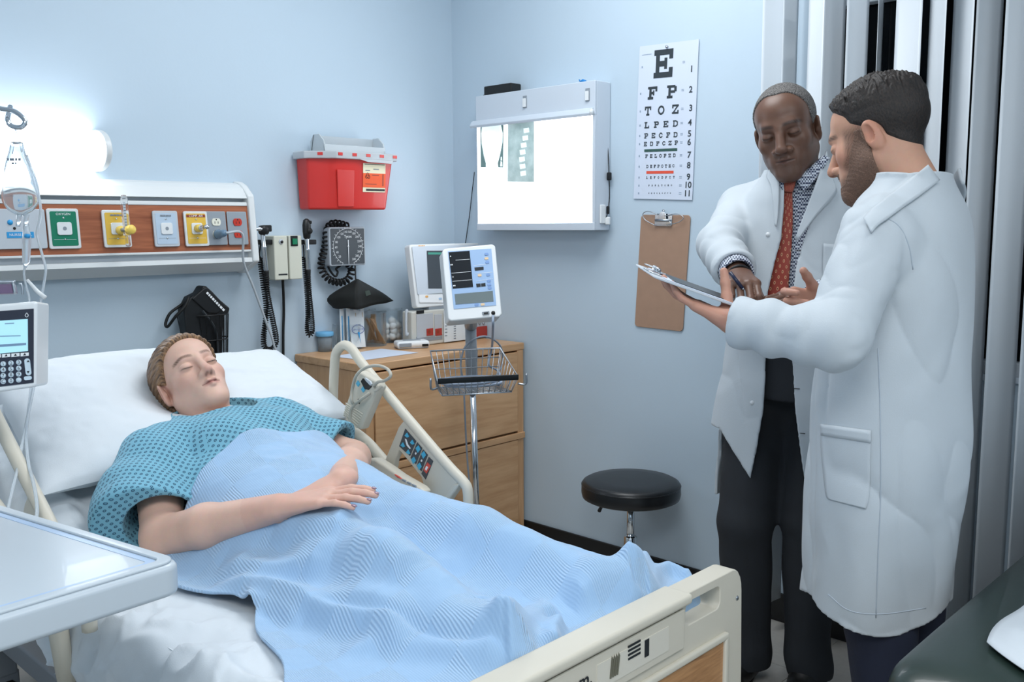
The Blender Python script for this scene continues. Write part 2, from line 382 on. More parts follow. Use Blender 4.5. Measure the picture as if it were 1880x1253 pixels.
# nurse call plate at the left
c = face(28, 421); p = B('nurse_call_plate', plate(MB(), c, PU, PW, 0.17, 0.118, 0.007, 0.006), m_lgrey, sp, bevel=0.002)
B('button', MB().lathe([(0, 0.004), (0.007, 0.003), (0.008, 0)], face(17, 409)+PN*0.007, 20, np.array([PU, PW, PN]).T), m_blueprint, p, smooth=True)
B('jack_hole', MB().lathe([(0, 0.001), (0.004, 0.001), (0.004, 0)], face(25, 420)+PN*0.007, 16, np.array([PU, PW, PN]).T), m_black, p)
B('nurse_call_sign', plate(MB(), face(36, 432)+PN*0.007, PU, PW, 0.075, 0.018, 0.0012, 0.001), m_blueprint, p)
lettering('NURSE CALL', 0.011, face(36, 432)+PN*0.0085, PU, PW, m_whiteprint, p)
# flowmeter plugged into the yellow plate
RF = np.array([PU, PW, PN]).T
fm = thing('air_flowmeter', face(218, 425), 'clear tube flowmeter with yellow knob plugged into the yellow outlet', 'flowmeter')
a = c_air+PN*0.013+PU*0.006+PW*-0.006
m_yk = mat('yellow knob', '#f0cf62', 0.35)
B('adapter', MB().lathe([(0.014, 0), (0.014, 0.012), (0.011, 0.016), (0.008, 0.018)], a, 20, RF), m_yk, fm, smooth=True)
B('stem', MB().lathe([(0.006, 0.016), (0.006, 0.05)], a, 12, RF), m_mgrey, fm, smooth=True)
B('tube', MB().lathe([(0.011, -0.02), (0.011, 0.095), (0.007, 0.105), (0.0, 0.106)], a+PN*0.05+PW*0.0, 16, np.array([PU, -PN, PW]).T), m_clear, fm, smooth=True)
B('scale_strip', plate(MB(), a+PN*0.047+PW*0.04, PU, PW, 0.007, 0.09, 0.0012, 0.001), m_lgrey, fm)
for k in range(9): B('scale_mark', plate(MB(), a+PN*0.0485+PW*(0.004+0.009*k), PU, PW, 0.006, 0.0014, 0.0006, 0.0003), m_ink, fm)
B('knob', MB().lathe([(0.006, 0), (0.0145, 0.003), (0.0145, 0.022), (0.012, 0.026), (0, 0.027)], a+PN*0.058+PW*-0.004+PU*0.002, 20, RF), m_yk, fm, smooth=True)
B('outlet_nipple', MB().lathe([(0.006, 0), (0.008, -0.03), (0.004, -0.035)], a+PN*0.05+PW*-0.02, 14, np.array([PU, -PN, PW]).T), m_clear, fm, smooth=True)
# short metal adapter on the second yellow plate
ad = thing('air_hose_adapter', c_air2+PN*0.013, 'short chrome hose adapter pushed into the yellow compressed air outlet', 'adapter')
a = c_air2+PN*0.013
B('yellow_collar', MB().lathe([(0.013, 0), (0.013, 0.02), (0.010, 0.024)], a, 20, RF), m_yk, ad, smooth=True)
B('metal_barrel', MB().lathe([(0.0085, 0.02), (0.0085, 0.036), (0.006, 0.04), (0.006, 0.055), (0.008, 0.057), (0.008, 0.066), (0.004, 0.07)], a, 16, RF), m_chrome, ad, smooth=True)
B('barrel_ring', MB().lathe([(0.009, 0.027), (0.0105, 0.029), (0.009, 0.031)], a, 16, RF), m_lgrey, ad, smooth=True)
# power cord from the cream socket to the floor behind the bed
pc = thing('outlet_power_cord', c_dup, 'grey power cord with translucent plug hanging from the cream outlet', 'cord')
m_plug = mat('translucent blue-grey plug', '#7f9fba', 0.25, trans=0.35)
a = c_dup+PN*0.009+PW*-0.021
B('plug', MB().lathe([(0.016, 0), (0.0165, 0.01), (0.014, 0.016), (0.013, 0.04), (0.010, 0.052), (0.005, 0.056)], a, 20, RF), m_plug, pc, smooth=True)
e = a+PN*0.055
cp = [e, face(428, 432)+PN*0.06, on(447, 480, Y=-0.13), on(466, 530, Y=-0.1), on(488, 590, Y=-0.08), on(503, 634, Y=-0.07), on(512, 700, Y=-0.06), V((-1.05, -0.05, 0.3))]
B('cable', MB().tube(catmull(cp, 8), 0.0042, 8), mat('grey cable', '#b9c0c6', 0.45), pc, smooth=True)

# --- wall lamp above the panel
zl, xl = 1.600, -1.575
lp = thing('wall_lamp', (-2.1, 0, zl), 'bright white tube-shaped wall lamp above the service panel', 'lamp')
prof = [(0.0, 0.062)]+[(-0.015-0.085*math.sin(t), 0.062*math.cos(t)) for t in np.linspace(0.15, math.pi-0.15, 16)]+[(0.0, -0.062)]
m_lamp = mat('lit diffuser', '#ffffff', 0.4, emit='#f2f8ff', estr=5.5)
B('diffuser', MB().prism([V((-2.75, y, zl+z)) for y, z in prof], (2.75+xl, 0, 0)), m_lamp, lp)
B('end_cap', MB().prism([V((xl, y*1.06, zl+z*1.06)) for y, z in prof], (0.02, 0, 0)), m_white, lp, bevel=0.004)

# --- sharps container
sc = thing('sharps_container', on(655, 383, Y=-0.08), 'red wall-mounted sharps bin with clear lid and orange hazard label', 'sharps bin')
m_red = mat('translucent red plastic', '#d2322c', 0.3, sss=0.0, spec=0.5, coat=0.2); m_lid = mat('frosted clear plastic', '#dfe6ea', 0.25, trans=0.35, ior=1.2)
yf = -0.15
t0, t1 = on(577, 287, Y=yf), on(725, 293, Y=yf); b0, b1 = on(584, 379, Y=yf), on(715, 383, Y=yf)
x0, x1, bx0, bx1 = t0[0]+0.012, t1[0]-0.004, b0[0]+0.01, b1[0]; zt, zb = 1.612, 1.418
ch = 0.085
outl = lambda xa, xb, y0: [(xa, 0.0), (xa, y0+ch*0.75), (xa+ch, y0), (xb-0.012, y0), (xb, y0+0.012), (xb, 0.0)]
T = [V((x, min(y, -0.012), zt)) for x, y in outl(x0, x1, yf)]; Bt = [V((x, min(y, -0.012), zb)) for x, y in outl(bx0, bx1, yf+0.012)]
n = len(T); mb = MB(); mb.add(Bt+T, [tuple(range(n-1, -1, -1)), tuple(range(n, 2*n))]+[(i, (i+1) % n, n+(i+1) % n, n+i) for i in range(n)])
B('bin', mb, m_red, sc, bevel=0.008, seg=3)
# raised front panel between chamfer and label
xm = x0+ch+0.10
B('front_rib', MB().prism([V((bx0+ch, yf+0.010, zb+0.01)), V((xm-0.02, yf+0.010, zb+0.01)), V((xm-0.02, yf-0.001, zt-0.045)), V((x0+ch, yf-0.001, zt-0.045))], (0, -0.004, 0)), m_red, sc, bevel=0.003)
rim = [V((x, y, zt-0.006)) for x, y in [(x0-0.014, -0.012), (x0-0.014, yf+ch*0.75), (x0+ch-0.008, yf-0.014), (x1+0.004, yf-0.014), (x1+0.012, yf), (x1+0.012, -0.012)]]
B('rim', MB().prism(rim, (0, 0, 0.028)), m_lid, sc, bevel=0.004)
e0, e1 = rim[2], rim[3]
for k in range(5):
    q = e0+(e1-e0)*(0.06+0.225*k)+V((0, -0.0008, 0.017)); B('latch_tab', MB().box(q, (0.02, 0.002, 0.011)), m_red, sc)
q = (rim[1]+rim[2])/2+V((0, 0, 0.017)); dv = rim[2]-rim[1]; dv /= np.linalg.norm(dv)
B('latch_tab', MB().box(q+V((dv[1], -dv[0], 0))*-0.0, (0.02, 0.002, 0.011), np.array([dv, np.cross(ZA, dv), ZA]).T), m_red, sc)
B('front_lip', MB().prism([e0+(e1-e0)*0.35+V((0, -0.001, 0.002)), e0+(e1-e0)*0.92+V((0, -0.001, 0.002)), e0+(e1-e0)*0.9+V((0, -0.001, -0.010)), e0+(e1-e0)*0.5+V((0, -0.001, -0.008))], (0, -0.003, 0)), m_lid, sc)
# clear flip-up counterbalanced tray on top
xa, xb = x0+0.055, x1-0.02; zt2 = zt+0.022
for xx in (xa, xb-0.006): B('tray_side', MB().prism([V((xx, -0.03, zt2)), V((xx, -0.125, zt2)), V((xx, -0.115, zt2+0.04)), V((xx, -0.085, zt2+0.066)), V((xx, -0.05, zt2+0.066)), V((xx, -0.03, zt2+0.04))], (0.006, 0, 0)), m_lid, sc, bevel=0.002)
B('tray_back', MB().prism([V((xa, -0.034, zt2)), V((xb, -0.034, zt2)), V((xb, -0.05, zt2+0.062)), V((xa, -0.05, zt2+0.062))], (0, -0.004, 0)), m_lid, sc)
B('tray_front', MB().box(((xa+xb)/2, -0.118, zt2+0.013), (xb-xa, 0.006, 0.026)), m_lid, sc, bevel=0.002)
# label
lx0, lx1 = on(667, 330, Y=yf)[0], on(708, 330, Y=yf)[0]; lz1, lz0 = on(690, 301, Y=yf)[2], on(690, 353, Y=yf)[2]; ly = yf-0.0005; lw = lx1-lx0; lh = lz1-lz0
tilt = lambda z: yf+0.012*(zt-z)/(zt-zb)-0.0018
def lab(name, za, zc_, m, xa_=lx0, xb_=lx1, t=0.0006): return B(name, MB().prism([V((xa_, tilt(za)-t, za)), V((xb_, tilt(za)-t, za)), V((xb_, tilt(zc_)-t, zc_)), V((xa_, tilt(zc_)-t, zc_))], (0, -0.0005, 0)), m, sc)
m_paperc = mat('cream label paper', '#ece3c4', 0.6); m_orange = mat('hazard orange', '#ef5a22', 0.5)
lab('label', lz0, lz1, m_paperc); lab('hazard_band', lz0+lh*0.16, lz0+lh*0.66, m_orange, t=0.0012)
lab('label_print', lz0+lh*0.04, lz0+lh*0.11, m_ink, lx0+lw*0.14, lx1-lw*0.02, t=0.0014)
lab('label_print', lz0+lh*0.74, lz0+lh*0.77, m_inkg, lx0+lw*0.1, lx0+lw*0.3, t=0.0014); lab('label_print', lz0+lh*0.79, lz0+lh*0.82, m_inkg, lx0+lw*0.45, lx0+lw*0.7, t=0.0014)
lab('label_print', lz0+lh*0.96, lz0+lh*0.985, m_ink, lx0+lw*0.06, lx1-lw*0.04, t=0.0014)
lab('label_print', lz0+lh*0.22, lz0+lh*0.64, m_brown, lx1-lw*0.14, lx1-lw*0.09, t=0.0016)
lab('label_print', lz0+lh*0.58, lz0+lh*0.61, m_brown, lx0+lw*0.4, lx0+lw*0.7, t=0.0016); lab('label_print', lz0+lh*0.27, lz0+lh*0.29, m_brown, lx0+lw*0.1, lx0+lw*0.6, t=0.0016)
cz = lz0+lh*0.56; cxx = lx0+lw*0.2
mb = MB()
for k in range(3):
    a = math.radians(90+120*k); q = V((cxx+0.006*math.cos(a), tilt(cz)-0.002, cz+0.006*math.sin(a)))
    mb.tube([q+V((0.0055*math.cos(t), 0, 0.0055*math.sin(t))) for t in np.linspace(a-2.4, a+2.4, 12)], 0.0011, 5)
mb.tube([V((cxx+0.005*math.cos(t), tilt(cz)-0.002, cz+0.005*math.sin(t))) for t in np.linspace(0, 2*math.pi, 14, endpoint=False)], 0.0008, 5, closed=True)
B('hazard_symbol', mb, m_ink, sc)

# --- wall transformer with two scopes
tr = thing('diagnostic_wall_unit', on(525, 514, Y=-0.05), 'cream wall unit with green switch between two scopes', 'wall unit')
m_unit = mat('unit cream', '#d3d3c4', 0.42)
yu = -0.075
def ux(px, py=475): return on(px, py, Y=yu)[0]
def uz(py, px=525): return on(px, py, Y=yu)[2]
zt_, zb_ = uz(433), uz(514)
B('housing', MB().box(((ux(504)+ux(529))/2, yu/2, (zt_+zb_)/2), (ux(529)-ux(504), -yu, zt_-zb_)), m_unit, tr, bevel=0.004)
B('housing', MB().box(((ux(531.5)+ux(555))/2, yu/2, (zt_+zb_)/2), (ux(555)-ux(531.5), -yu, zt_-zb_)), m_unit, tr, bevel=0.004)
B('middle_seam', MB().box((ux(530.2), yu/2+0.005, (zt_+zb_)/2), (0.006, -yu-0.01, zt_-zb_-0.004)), m_black, tr)
B('dial', MB().lathe([(0, 0.004), (0.007, 0.004), (0.008, 0.001), (0.010, 0)], V((ux(517), yu, uz(444))), 20, np.array([XA, ZA, -YA]).T), m_lgrey, tr, smooth=True)
B('dial_knob', MB().lathe([(0, 0.009), (0.005, 0.008), (0.005, 0)], V((ux(517), yu, uz(444))), 16, np.array([XA, ZA, -YA]).T), m_black, tr, smooth=True)
B('switch_frame', MB().box((ux(541), yu-0.001, uz(443)), (0.030, 0.004, 0.038)), m_black, tr, bevel=0.001)
B('switch', MB().box((ux(541), yu-0.005, uz(444)), (0.020, 0.006, 0.022)), mat('green switch', '#0c7a52', 0.25, coat=0.5), tr, bevel=0.001)
B('nameplate', MB().box((ux(518.5), yu-0.0006, uz(504)), (0.038, 0.001, 0.005)), m_ink, tr)
for px, s in ((484, -1), (564, 1)):
    yy = -0.06; a = on(px-10, 445, Y=yy)[0]; b = on(px+16, 445, Y=yy)[0]
    B('cradle', MB().box(((a+b)/2, -0.04, on(px, 445, Y=yy)[2]), (b-a, 0.05, 0.018)), m_black, tr, bevel=0.003)
pts = [on(519, 514, Y=-0.04), on(520.5, 545, Y=-0.02), on(521, 575, Y=-0.012), on(520, 610, Y=-0.012), on(520, 660, Y=-0.012), on(520, 760, Y=-0.012)]
B('power_cable', MB().tube(catmull(pts, 6), 0.0052, 8), m_rubber, tr, smooth=True)
def scope(name, label, top, mid, bot, kind, cord, turns, R):
    t = thing(name, bot, label, 'scope')
    d = V(top)-V(bot); L = np.linalg.norm(d); z = d/L; x = np.cross(YA, z); x /= np.linalg.norm(x); R3 = np.array([x, np.cross(z, x), z]).T
    B('handle', MB().lathe([(0.0075, 0), (0.0085, 0.004), (0.0085, L*0.62), (0.0095, L*0.64), (0.0095, L*0.68), (0.008, L*0.7), (0.009, L*0.98), (0.007, L)], bot, 20, R3), m_chrome, t, smooth=True)
    B('strain_relief', MB().lathe([(0.005, -0.05), (0.007, -0.03), (0.0085, -0.012), (0.0095, 0.0), (0.0095, 0.006)], bot, 16, R3), m_rubber, t, smooth=True)
    if kind == 'otoscope':
        c = V(top)+V((0.004, -0.002, 0.016))
        B('head', MB().lathe([(0.012, -0.018), (0.016, -0.012), (0.017, 0.004), (0.014, 0.014), (0.0, 0.016)], c, 20, None, 1.25, 1.0), m_black, t, smooth=True)
        B('eyepiece', MB().box(c+V((0.014, -0.002, 0.004)), (0.026, 0.024, 0.024)), m_black, t, bevel=0.004)
        B('speculum', MB().lathe([(0.010, 0), (0.008, 0.006), (0.004, 0.026), (0.003, 0.030)], c+V((-0.014, -0.004, 0.002)), 16, np.array([ZA, YA*1.0, -XA]).T), m_chrome, t, smooth=True)
    else:
        c = V(top)+V((0.0, -0.002, 0.036))
        B('head', MB().lathe([(0.006, -0.04), (0.014, -0.034), (0.017, -0.01), (0.017, 0.014), (0.013, 0.032), (0.004, 0.038), (0, 0.038)], c, 20, None, 1.0, 0.75), m_black, t, smooth=True)
        B('dial_wheel', MB().lathe([(0, -0.004), (0.011, -0.004), (0.011, 0.004), (0, 0.004)], c+V((0.006, -0.010, -0.008)), 18, np.array([ZA, XA, YA]).T), m_rubber, t, smooth=True)
        B('brow_rest', MB().box(c+V((0.012, -0.006, 0.024)), (0.010, 0.012, 0.012)), m_rubber, t, bevel=0.003)
    h = coil(cord, R, turns, 12)
    B('coiled_cord', MB().tube(h, 0.0027, 5), m_rubber, t, smooth=True)
    B('lead', MB().tube(catmull([cord[-1], *([on(476, 466, Y=-0.05), on(479, 448, Y=-0.05)] if kind == 'otoscope' else [on(558, 466, Y=-0.05), on(557, 450, Y=-0.05)])], 5), 0.0028, 6), m_rubber, t, smooth=True)
    return t
yo = -0.075
scope('otoscope', 'chrome-handled otoscope with silver tip resting left of the wall unit', on(482, 430, Y=yo), None, on(489, 500, Y=yo), 'otoscope',
      [on(489, 508, Y=yo), on(491, 540, Y=yo), on(501, 590, Y=-0.065), on(507, 625, Y=-0.055), on(500, 641, Y=-0.05), on(487, 640, Y=-0.05), on(484, 620, Y=-0.05), on(489, 570, Y=-0.05), on(483, 520, Y=-0.05), on(477, 472, Y=-0.05)], 78, 0.0085)
scope('ophthalmoscope', 'black-headed eye scope with chrome handle right of the wall unit', on(563, 438, Y=yo), None, on(566, 498, Y=yo), 'ophthalmoscope',
      [on(566, 506, Y=yo), on(568, 540, Y=yo), on(573, 590, Y=-0.065), on(573, 610, Y=-0.06), on(568, 616, Y=-0.058), on(564, 606, Y=-0.056), on(565, 570, Y=-0.052), on(562, 520, Y=-0.05), on(558, 472, Y=-0.05)], 70, 0.0075)

# --- blood pressure gauge
yg = -0.06; gx0, gx1 = on(604.5, 450, Y=yg)[0], on(671, 450, Y=yg)[0]; gz1, gz0 = on(640, 417, Y=yg)[2], on(640, 488, Y=yg)[2]
gc = V(((gx0+gx1)/2, yg, (gz0+gz1)/2)); gw = gx1-gx0; gh = gz1-gz0
bg = thing('blood_pressure_gauge', V((gc[0], 0, gz0)), 'square grey dial blood pressure gauge with black coiled tube', 'gauge')
B('case', plate(MB(), gc+YA*0.035, XA, ZA, gw, gh, 0.035, 0.008), mat('gauge rim grey', '#b4bcc4', 0.35), bg, bevel=0.004)
B('wall_mount', MB().box(gc+YA*0.046, (gw*0.6, 0.026, gh*0.6)), m_black, bg)
m_dial = mat('slate dial', '#4d5257', 0.35)
df = B('dial_face', plate(MB(), gc+V((0, 0.0, 0)), XA, ZA, gw*0.92, gh*0.92, 0.0015, 0.004), m_dial, bg)
r = gw*0.40; fy = -0.0022
mb = MB(); mb.tube([gc+V((r*math.cos(t), fy, r*math.sin(t))) for t in np.linspace(math.radians(-68), math.radians(248), 48)], 0.0009, 4)
for k in range(31):
    t = math.radians(-112-316*k/30); rr_ = 0.008 if k % 2 == 0 else 0.005
    mb.tube([gc+V((r*math.cos(t), fy, r*math.sin(t))), gc+V(((r+rr_)*math.cos(t), fy, (r+rr_)*math.sin(t)))], 0.0009, 4)
B('dial_ring', mb, m_whiteprint, df)
for k, nme in enumerate(range(20, 301, 20)):
    t = math.radians(-112-316*(nme/300)*0.97-4); lettering(str(nme), 0.0125, gc+V((r*0.82*math.cos(t), fy, r*0.82*math.sin(t))), XA, ZA, m_whiteprint, df, name='dial_number')
lettering('Tycos', 0.015, gc+V((0, fy, r*0.55)), XA, ZA, m_whiteprint, df, bold=0.0002)
B('needle', MB().prism([gc+V((-0.0008, fy-0.002, -r*1.0)), gc+V((0.0008, fy-0.002, -r*1.0)), gc+V((0.0018, fy-0.002, r*0.36)), gc+V((-0.0018, fy-0.002, r*0.36))], (0, -0.0008, 0)), m_whiteprint, bg)
B('needle_hub', MB().lathe([(0, 0.003), (0.003, 0.002), (0.0035, 0)], gc+V((0, fy-0.001, 0)), 14, np.array([XA, ZA, -YA]).T), m_whiteprint, bg, smooth=True)
yc_ = -0.035
path = [on(640, 416, Y=-0.03), on(622, 411, Y=-0.03), on(608, 412, Y=-0.03), on(600, 425, Y=yc_), on(597, 452, Y=yc_), on(590, 480, Y=yc_), on(592, 498, Y=yc_), on(605, 514, Y=yc_), on(624, 519, Y=yc_), on(640, 512, Y=yc_), on(645, 494, Y=-0.03), on(636, 482, Y=-0.03)]
B('coiled_tube', MB().tube(coil(path, 0.012, 30, 12), 0.0042, 6), m_rubber, bg, smooth=True)
path = [on(602, 489, Y=-0.035), on(608, 500, Y=-0.035), on(616, 508, Y=-0.035), on(620, 500, Y=-0.035), on(617, 494, Y=-0.035), on(625, 488, Y=-0.035)]
B('lead_tube', MB().tube(catmull(path, 6), 0.0042, 6), m_rubber, bg, smooth=True)

# --- black folded mask hanging below the gauge
mk = thing('face_mask', on(657, 515, Y=-0.03), 'black peaked fabric mask hanging under the blood pressure gauge', 'mask')
m_fab = mat('black fabric', '#1b1d1c', 0.75, bump=0.25, bscale=400)
ridge = [on(655, 513, Y=-0.10), on(655, 535, Y=-0.14), on(656, 568, Y=-0.15)]
left = [on(654, 514, Y=-0.07), on(602, 545, Y=-0.03), on(612, 566, Y=-0.03)]
right = [on(656, 514, Y=-0.07), on(692, 532, Y=-0.06), on(722, 552, Y=-0.035)]
def fold(A, Bb, nrow=10, ncol=10, bulge=0.015):
    a = catmull(A, 5); b = catmull(Bb, 5)
    def fn(u, v):
        i = v*(len(a)-1); k = min(int(i), len(a)-2); t = i-k; p = a[k]*(1-t)+a[k+1]*t
        i = v*(len(b)-1); k = min(int(i), len(b)-2); t = i-k; q = b[k]*(1-t)+b[k+1]*t
        return p*(1-u)+q*u+V((0, -bulge*math.sin(math.pi*u)*math.sin(math.pi*min(1, v*1.1)), 0.002*math.sin(9*u+4*v)))
    return MB().grid(fn, ncol, nrow)
B('left_panel', fold(ridge, left), m_fab, mk, smooth=True, solid=0.003)
B('right_panel', fold(ridge, [on(657, 514, Y=-0.07), on(700, 536, Y=-0.05), on(722, 553, Y=-0.03)]), m_fab, mk, smooth=True, solid=0.003)
B('hanging_cord', MB().tube([on(652, 488, Y=-0.05), on(652.5, 505, Y=-0.045), on(653, 516, Y=-0.07)], 0.0032, 6), m_rubber, mk, smooth=True)
B('valve_patch', MB().prism([on(669, 535, Y=-0.125), on(677, 533, Y=-0.12), on(680, 541, Y=-0.125), on(671, 544, Y=-0.13)], (0, -0.004, 0)), mat('dark green patch', '#2d3a33', 0.6), mk)

# --- cuff in a wire basket
kb = thing('wire_cuff_basket', on(385, 655, Y=-0.05), 'black wire wall basket behind the reclining woman', 'basket')
m_wire = mat('black wire', '#0c0d0e', 0.35)
bz1, bz0 = on(380, 578, Y=-0.06)[2], on(380, 660, Y=-0.06)[2]-0.02
bxc = (on(331, 590, Y=-0.03)[0]+on(418, 590, Y=-0.03)[0])/2; brx = (on(418, 590, Y=-0.03)[0]-on(331, 590, Y=-0.03)[0])/2
def bpt(a, v):       # a 0..pi half ring out from the wall; v 0 top .. 1 bottom
    s = 1-0.22*v; return V((bxc+0.012*v+brx*s*math.cos(a), -0.008-0.10*s*math.sin(a), bz1*(1-v)+bz0*v))
for k in range(17):
    a = math.pi*k/16; B('vertical_wire', MB().tube([bpt(a, 0), bpt(a, 1)], 0.0016, 5), m_wire, kb)
for v in (0, 0.5, 1): B('ring_wire', MB().tube([bpt(math.pi*k/20, v) for k in range(21)]+[bpt(math.pi, v), bpt(0, v)], 0.0024, 6), m_wire, kb, smooth=True)
cf = thing('arm_cuff', on(385, 600, Y=-0.06), 'black folded arm cuff with white print stuffed in the wire basket', 'cuff')
m_cuff = mat('black nylon', '#0e1114', 0.5, bump=0.3, bscale=60)
yk = -0.085
out = [(350, 546), (366, 538), (373, 526), (379, 525), (391, 536), (404, 550), (418, 562), (423, 566), (421, 574), (413, 580), (410, 610), (409, 655), (372, 655), (345, 640), (341, 600), (338, 570)]
fr = [on(x, y, Y=yk) for x, y in out]
B('cuff_body', MB().prism(fr, (0, 0.05, 0)), m_cuff, cf, bevel=0.012, seg=3)
B('cuff_flap', MB().prism([on(x, y, Y=yk-0.004) for x, y in [(352, 549), (374, 530), (381, 527), (418, 564), (398, 577), (382, 576)]], (0, 0.012, 0)), m_cuff, cf, bevel=0.005, seg=3)
A_ = on(383, 541, Y=yk-0.006); Z_ = on(408, 567, Y=yk-0.006); dU = (Z_-A_)/np.linalg.norm(Z_-A_); dW = np.cross(-YA, dU)
smudge_print((A_+Z_)/2, dU, dW, [0.008, 0.006, 0.007, 0.009, 0.006, 0.008, 0.007, 0.010, 0.009], 0.008, m_whiteprint, cf)
B('velcro_strap', MB().tube(catmull([on(372, 571, Y=yk-0.01), on(395, 605, Y=yk-0.01), on(401, 655, Y=yk-0.005)], 6), 0.004, 6), mat('charcoal strap', '#2b3035', 0.5), cf)
pth = [on(345, 556, Y=-0.06), on(346, 547, Y=-0.09), on(340, 562, Y=-0.10), on(322, 582, Y=-0.09), on(308, 600, Y=-0.06), on(304, 594, Y=-0.05), on(312, 576, Y=-0.05), on(330, 562, Y=-0.05), on(342, 553, Y=-0.06)]
B('rubber_tube', MB().tube(catmull(pth, 8), 0.005, 8), m_rubber, cf, smooth=True)
# ================================================================== on the right wall
m_paper = mat('chart paper', '#d3dceb', 0.55)
m_box = mat('lightbox white', '#ccd5df', 0.4)
# --- x-ray light box
xd = -0.095
lb = thing('xray_light_box', on(985, 422, X=-0.05), 'lit white x-ray viewing box on the right wall', 'light box')
ya, yb = -0.240, -0.868; za, zb = 1.334, 1.882
def LB(name, y0, y1, z0, z1, x0, x1, m, **k): return B(name, MB().box(((x0+x1)/2, (y0+y1)/2, (z0+z1)/2), (abs(x1-x0), abs(y1-y0), z1-z0)), m, lb, **k)
def lbz(py): return on(980, py, X=xd)[2]
zs1, zs0 = lbz(222), lbz(410)
LB('housing', ya, yb, za, zb, -0.002, xd+0.012, m_box, bevel=0.003)
LB('top_panel', ya, yb, zs1, zb, xd+0.012, xd, m_box, bevel=0.003)
LB('bottom_panel', ya, yb, za, zs0, xd+0.012, xd, m_box, bevel=0.002)
LB('side_trim', yb+0.012, yb, zs0, zs1, xd+0.012, xd+0.002, m_box)
m_screen = mat('lit viewing screen', '#ffffff', 0.4, emit='#f4f9ff', estr=2.6)
LB('screen', ya-0.002, yb+0.012, zs0, zs1, xd+0.013, xd+0.005, m_screen)
B('film_clip_bar', MB().prism([V((xd, ya+0.015, zs1+0.026)), V((xd-0.012, ya+0.015, zs1+0.02)), V((xd-0.022, ya+0.015, zs1+0.004)), V((xd-0.018, ya+0.015, zs1-0.006)), V((xd, ya+0.015, zs1-0.002))], (0, yb-ya-0.008, 0)), m_box, lb, bevel=0.002)
B('clip_end_cap', MB().lathe([(0, 0.006), (0.010, 0.005), (0.012, 0)], V((xd-0.012, yb+0.006, zs1+0.008)), 16, np.array([XA, ZA, -YA]).T), m_whiteg, lb, smooth=True)
for px, py in ((964, 187), (1079, 174)):
    c = on(px, py, X=xd); B('switch_frame', plate(MB(), c, RU, RW, 0.020, 0.046, 0.002, 0.001), m_mgrey, lb)
    B('switch', plate(MB(), c+V((-0.002, 0, -0.004)), RU, RW, 0.015, 0.034, 0.006, 0.002), m_whiteg, lb, bevel=0.001)
B('cord_cleat', MB().box((-0.05, yb-0.004, za+0.06), (0.03, 0.008, 0.07)), m_whiteg, lb, bevel=0.003)
B('cord_clip', MB().box((-0.03, yb-0.012, za+0.035), (0.014, 0.02, 0.03)), m_whiteg, lb, bevel=0.004)
# films clipped to it
def film_mat(name, kind):
    m = bpy.data.materials.new(name); m.use_nodes = True; nt = m.node_tree; b = nt.nodes['Principled BSDF']; L = nt.links.new
    tc = nt.nodes.new('ShaderNodeTexCoord'); mp = nt.nodes.new('ShaderNodeMapping')
    n = nt.nodes.new('ShaderNodeTexNoise'); n.inputs['Scale'].default_value = 25; n.inputs['Detail'].default_value = 5
    cr = nt.nodes.new('ShaderNodeValToRGB'); cr.color_ramp.elements[0].position = 0.3; cr.color_ramp.elements[1].position = 0.75
    cr.color_ramp.elements[0].color = lin('#8fa6a6' if kind else '#c9dbdb'); cr.color_ramp.elements[1].color = lin('#b4c6c6' if kind else '#e6f0f0')
    L(tc.outputs['Object'], n.inputs['Vector']); L(n.outputs['Fac'], cr.inputs['Fac']); L(cr.outputs['Color'], b.inputs['Base Color'])
    L(cr.outputs['Color'], b.inputs['Emission Color']); b.inputs['Emission Strength'].default_value = 0.35 if kind else 0.6; b.inputs['Roughness'].default_value = 0.3
    return m
xf = xd+0.0035
m_fedge = mat('film dark', '#5f7878', 0.3, emit='#5f7a79', estr=0.3); m_fbone = film_mat('skull film tone', 0); m_fneck = film_mat('neck film tone', 1)
m_vert = mat('film bone bright', '#d8e6e6', 0.3, emit='#dfeaea', estr=0.45)
def film(name, label, quad):
    t = thing(name, on(*quad[2], X=xf), label, 'x-ray film', 'films on the light box')
    return t
fA = film('xray_film', 'small front-view skull x-ray film at the left of the light box', [(882, 227), (924, 227), (882, 308)])
B('sheet', MB().prism([on(x, y, X=xf) for x, y in ((882, 229), (924.5, 226), (924, 308), (882.5, 307.5))], (-0.0008, 0, 0)), m_fedge, fA)
sk = [(886, 226), (883.5, 245), (884.5, 265), (888, 285), (892, 300), (892, 307), (915, 307.5), (914, 300), (918, 285), (922.5, 262), (923, 245), (919, 226)]
B('skull_image', MB().prism([on(x, y, X=xf-0.0009) for x, y in sk], (-0.0004, 0, 0)), m_fbone, fA)
for q in (((918, 306), (922.5, 306), (922, 297), (919, 296)), ((919, 295), (922, 295), (921.5, 288), (919.5, 288))): B('marker', MB().prism([on(x, y, X=xf-0.0012) for x, y in q], (-0.0004, 0, 0)), m_vert, fA)
fB = film('xray_film', 'larger side-view neck spine x-ray film on the light box', [(932, 225), (980, 225), (932, 335)])
B('sheet', MB().prism([on(x, y, X=xf) for x, y in ((932.5, 225), (981, 221), (981, 334.5), (932, 334))], (-0.0008, 0, 0)), m_fneck, fB)
for k in range(7):
    x, y = [(966, 240), (964, 254), (961, 267), (959, 280), (958, 293), (959, 306), (960, 319)][k]
    B('vertebra', MB().prism([on(a, b, X=xf-0.001) for a, b in ((x-5, y-4), (x+5, y-5.5), (x+6, y+3), (x-4, y+5))], (-0.0004, 0, 0)), m_vert, fB)
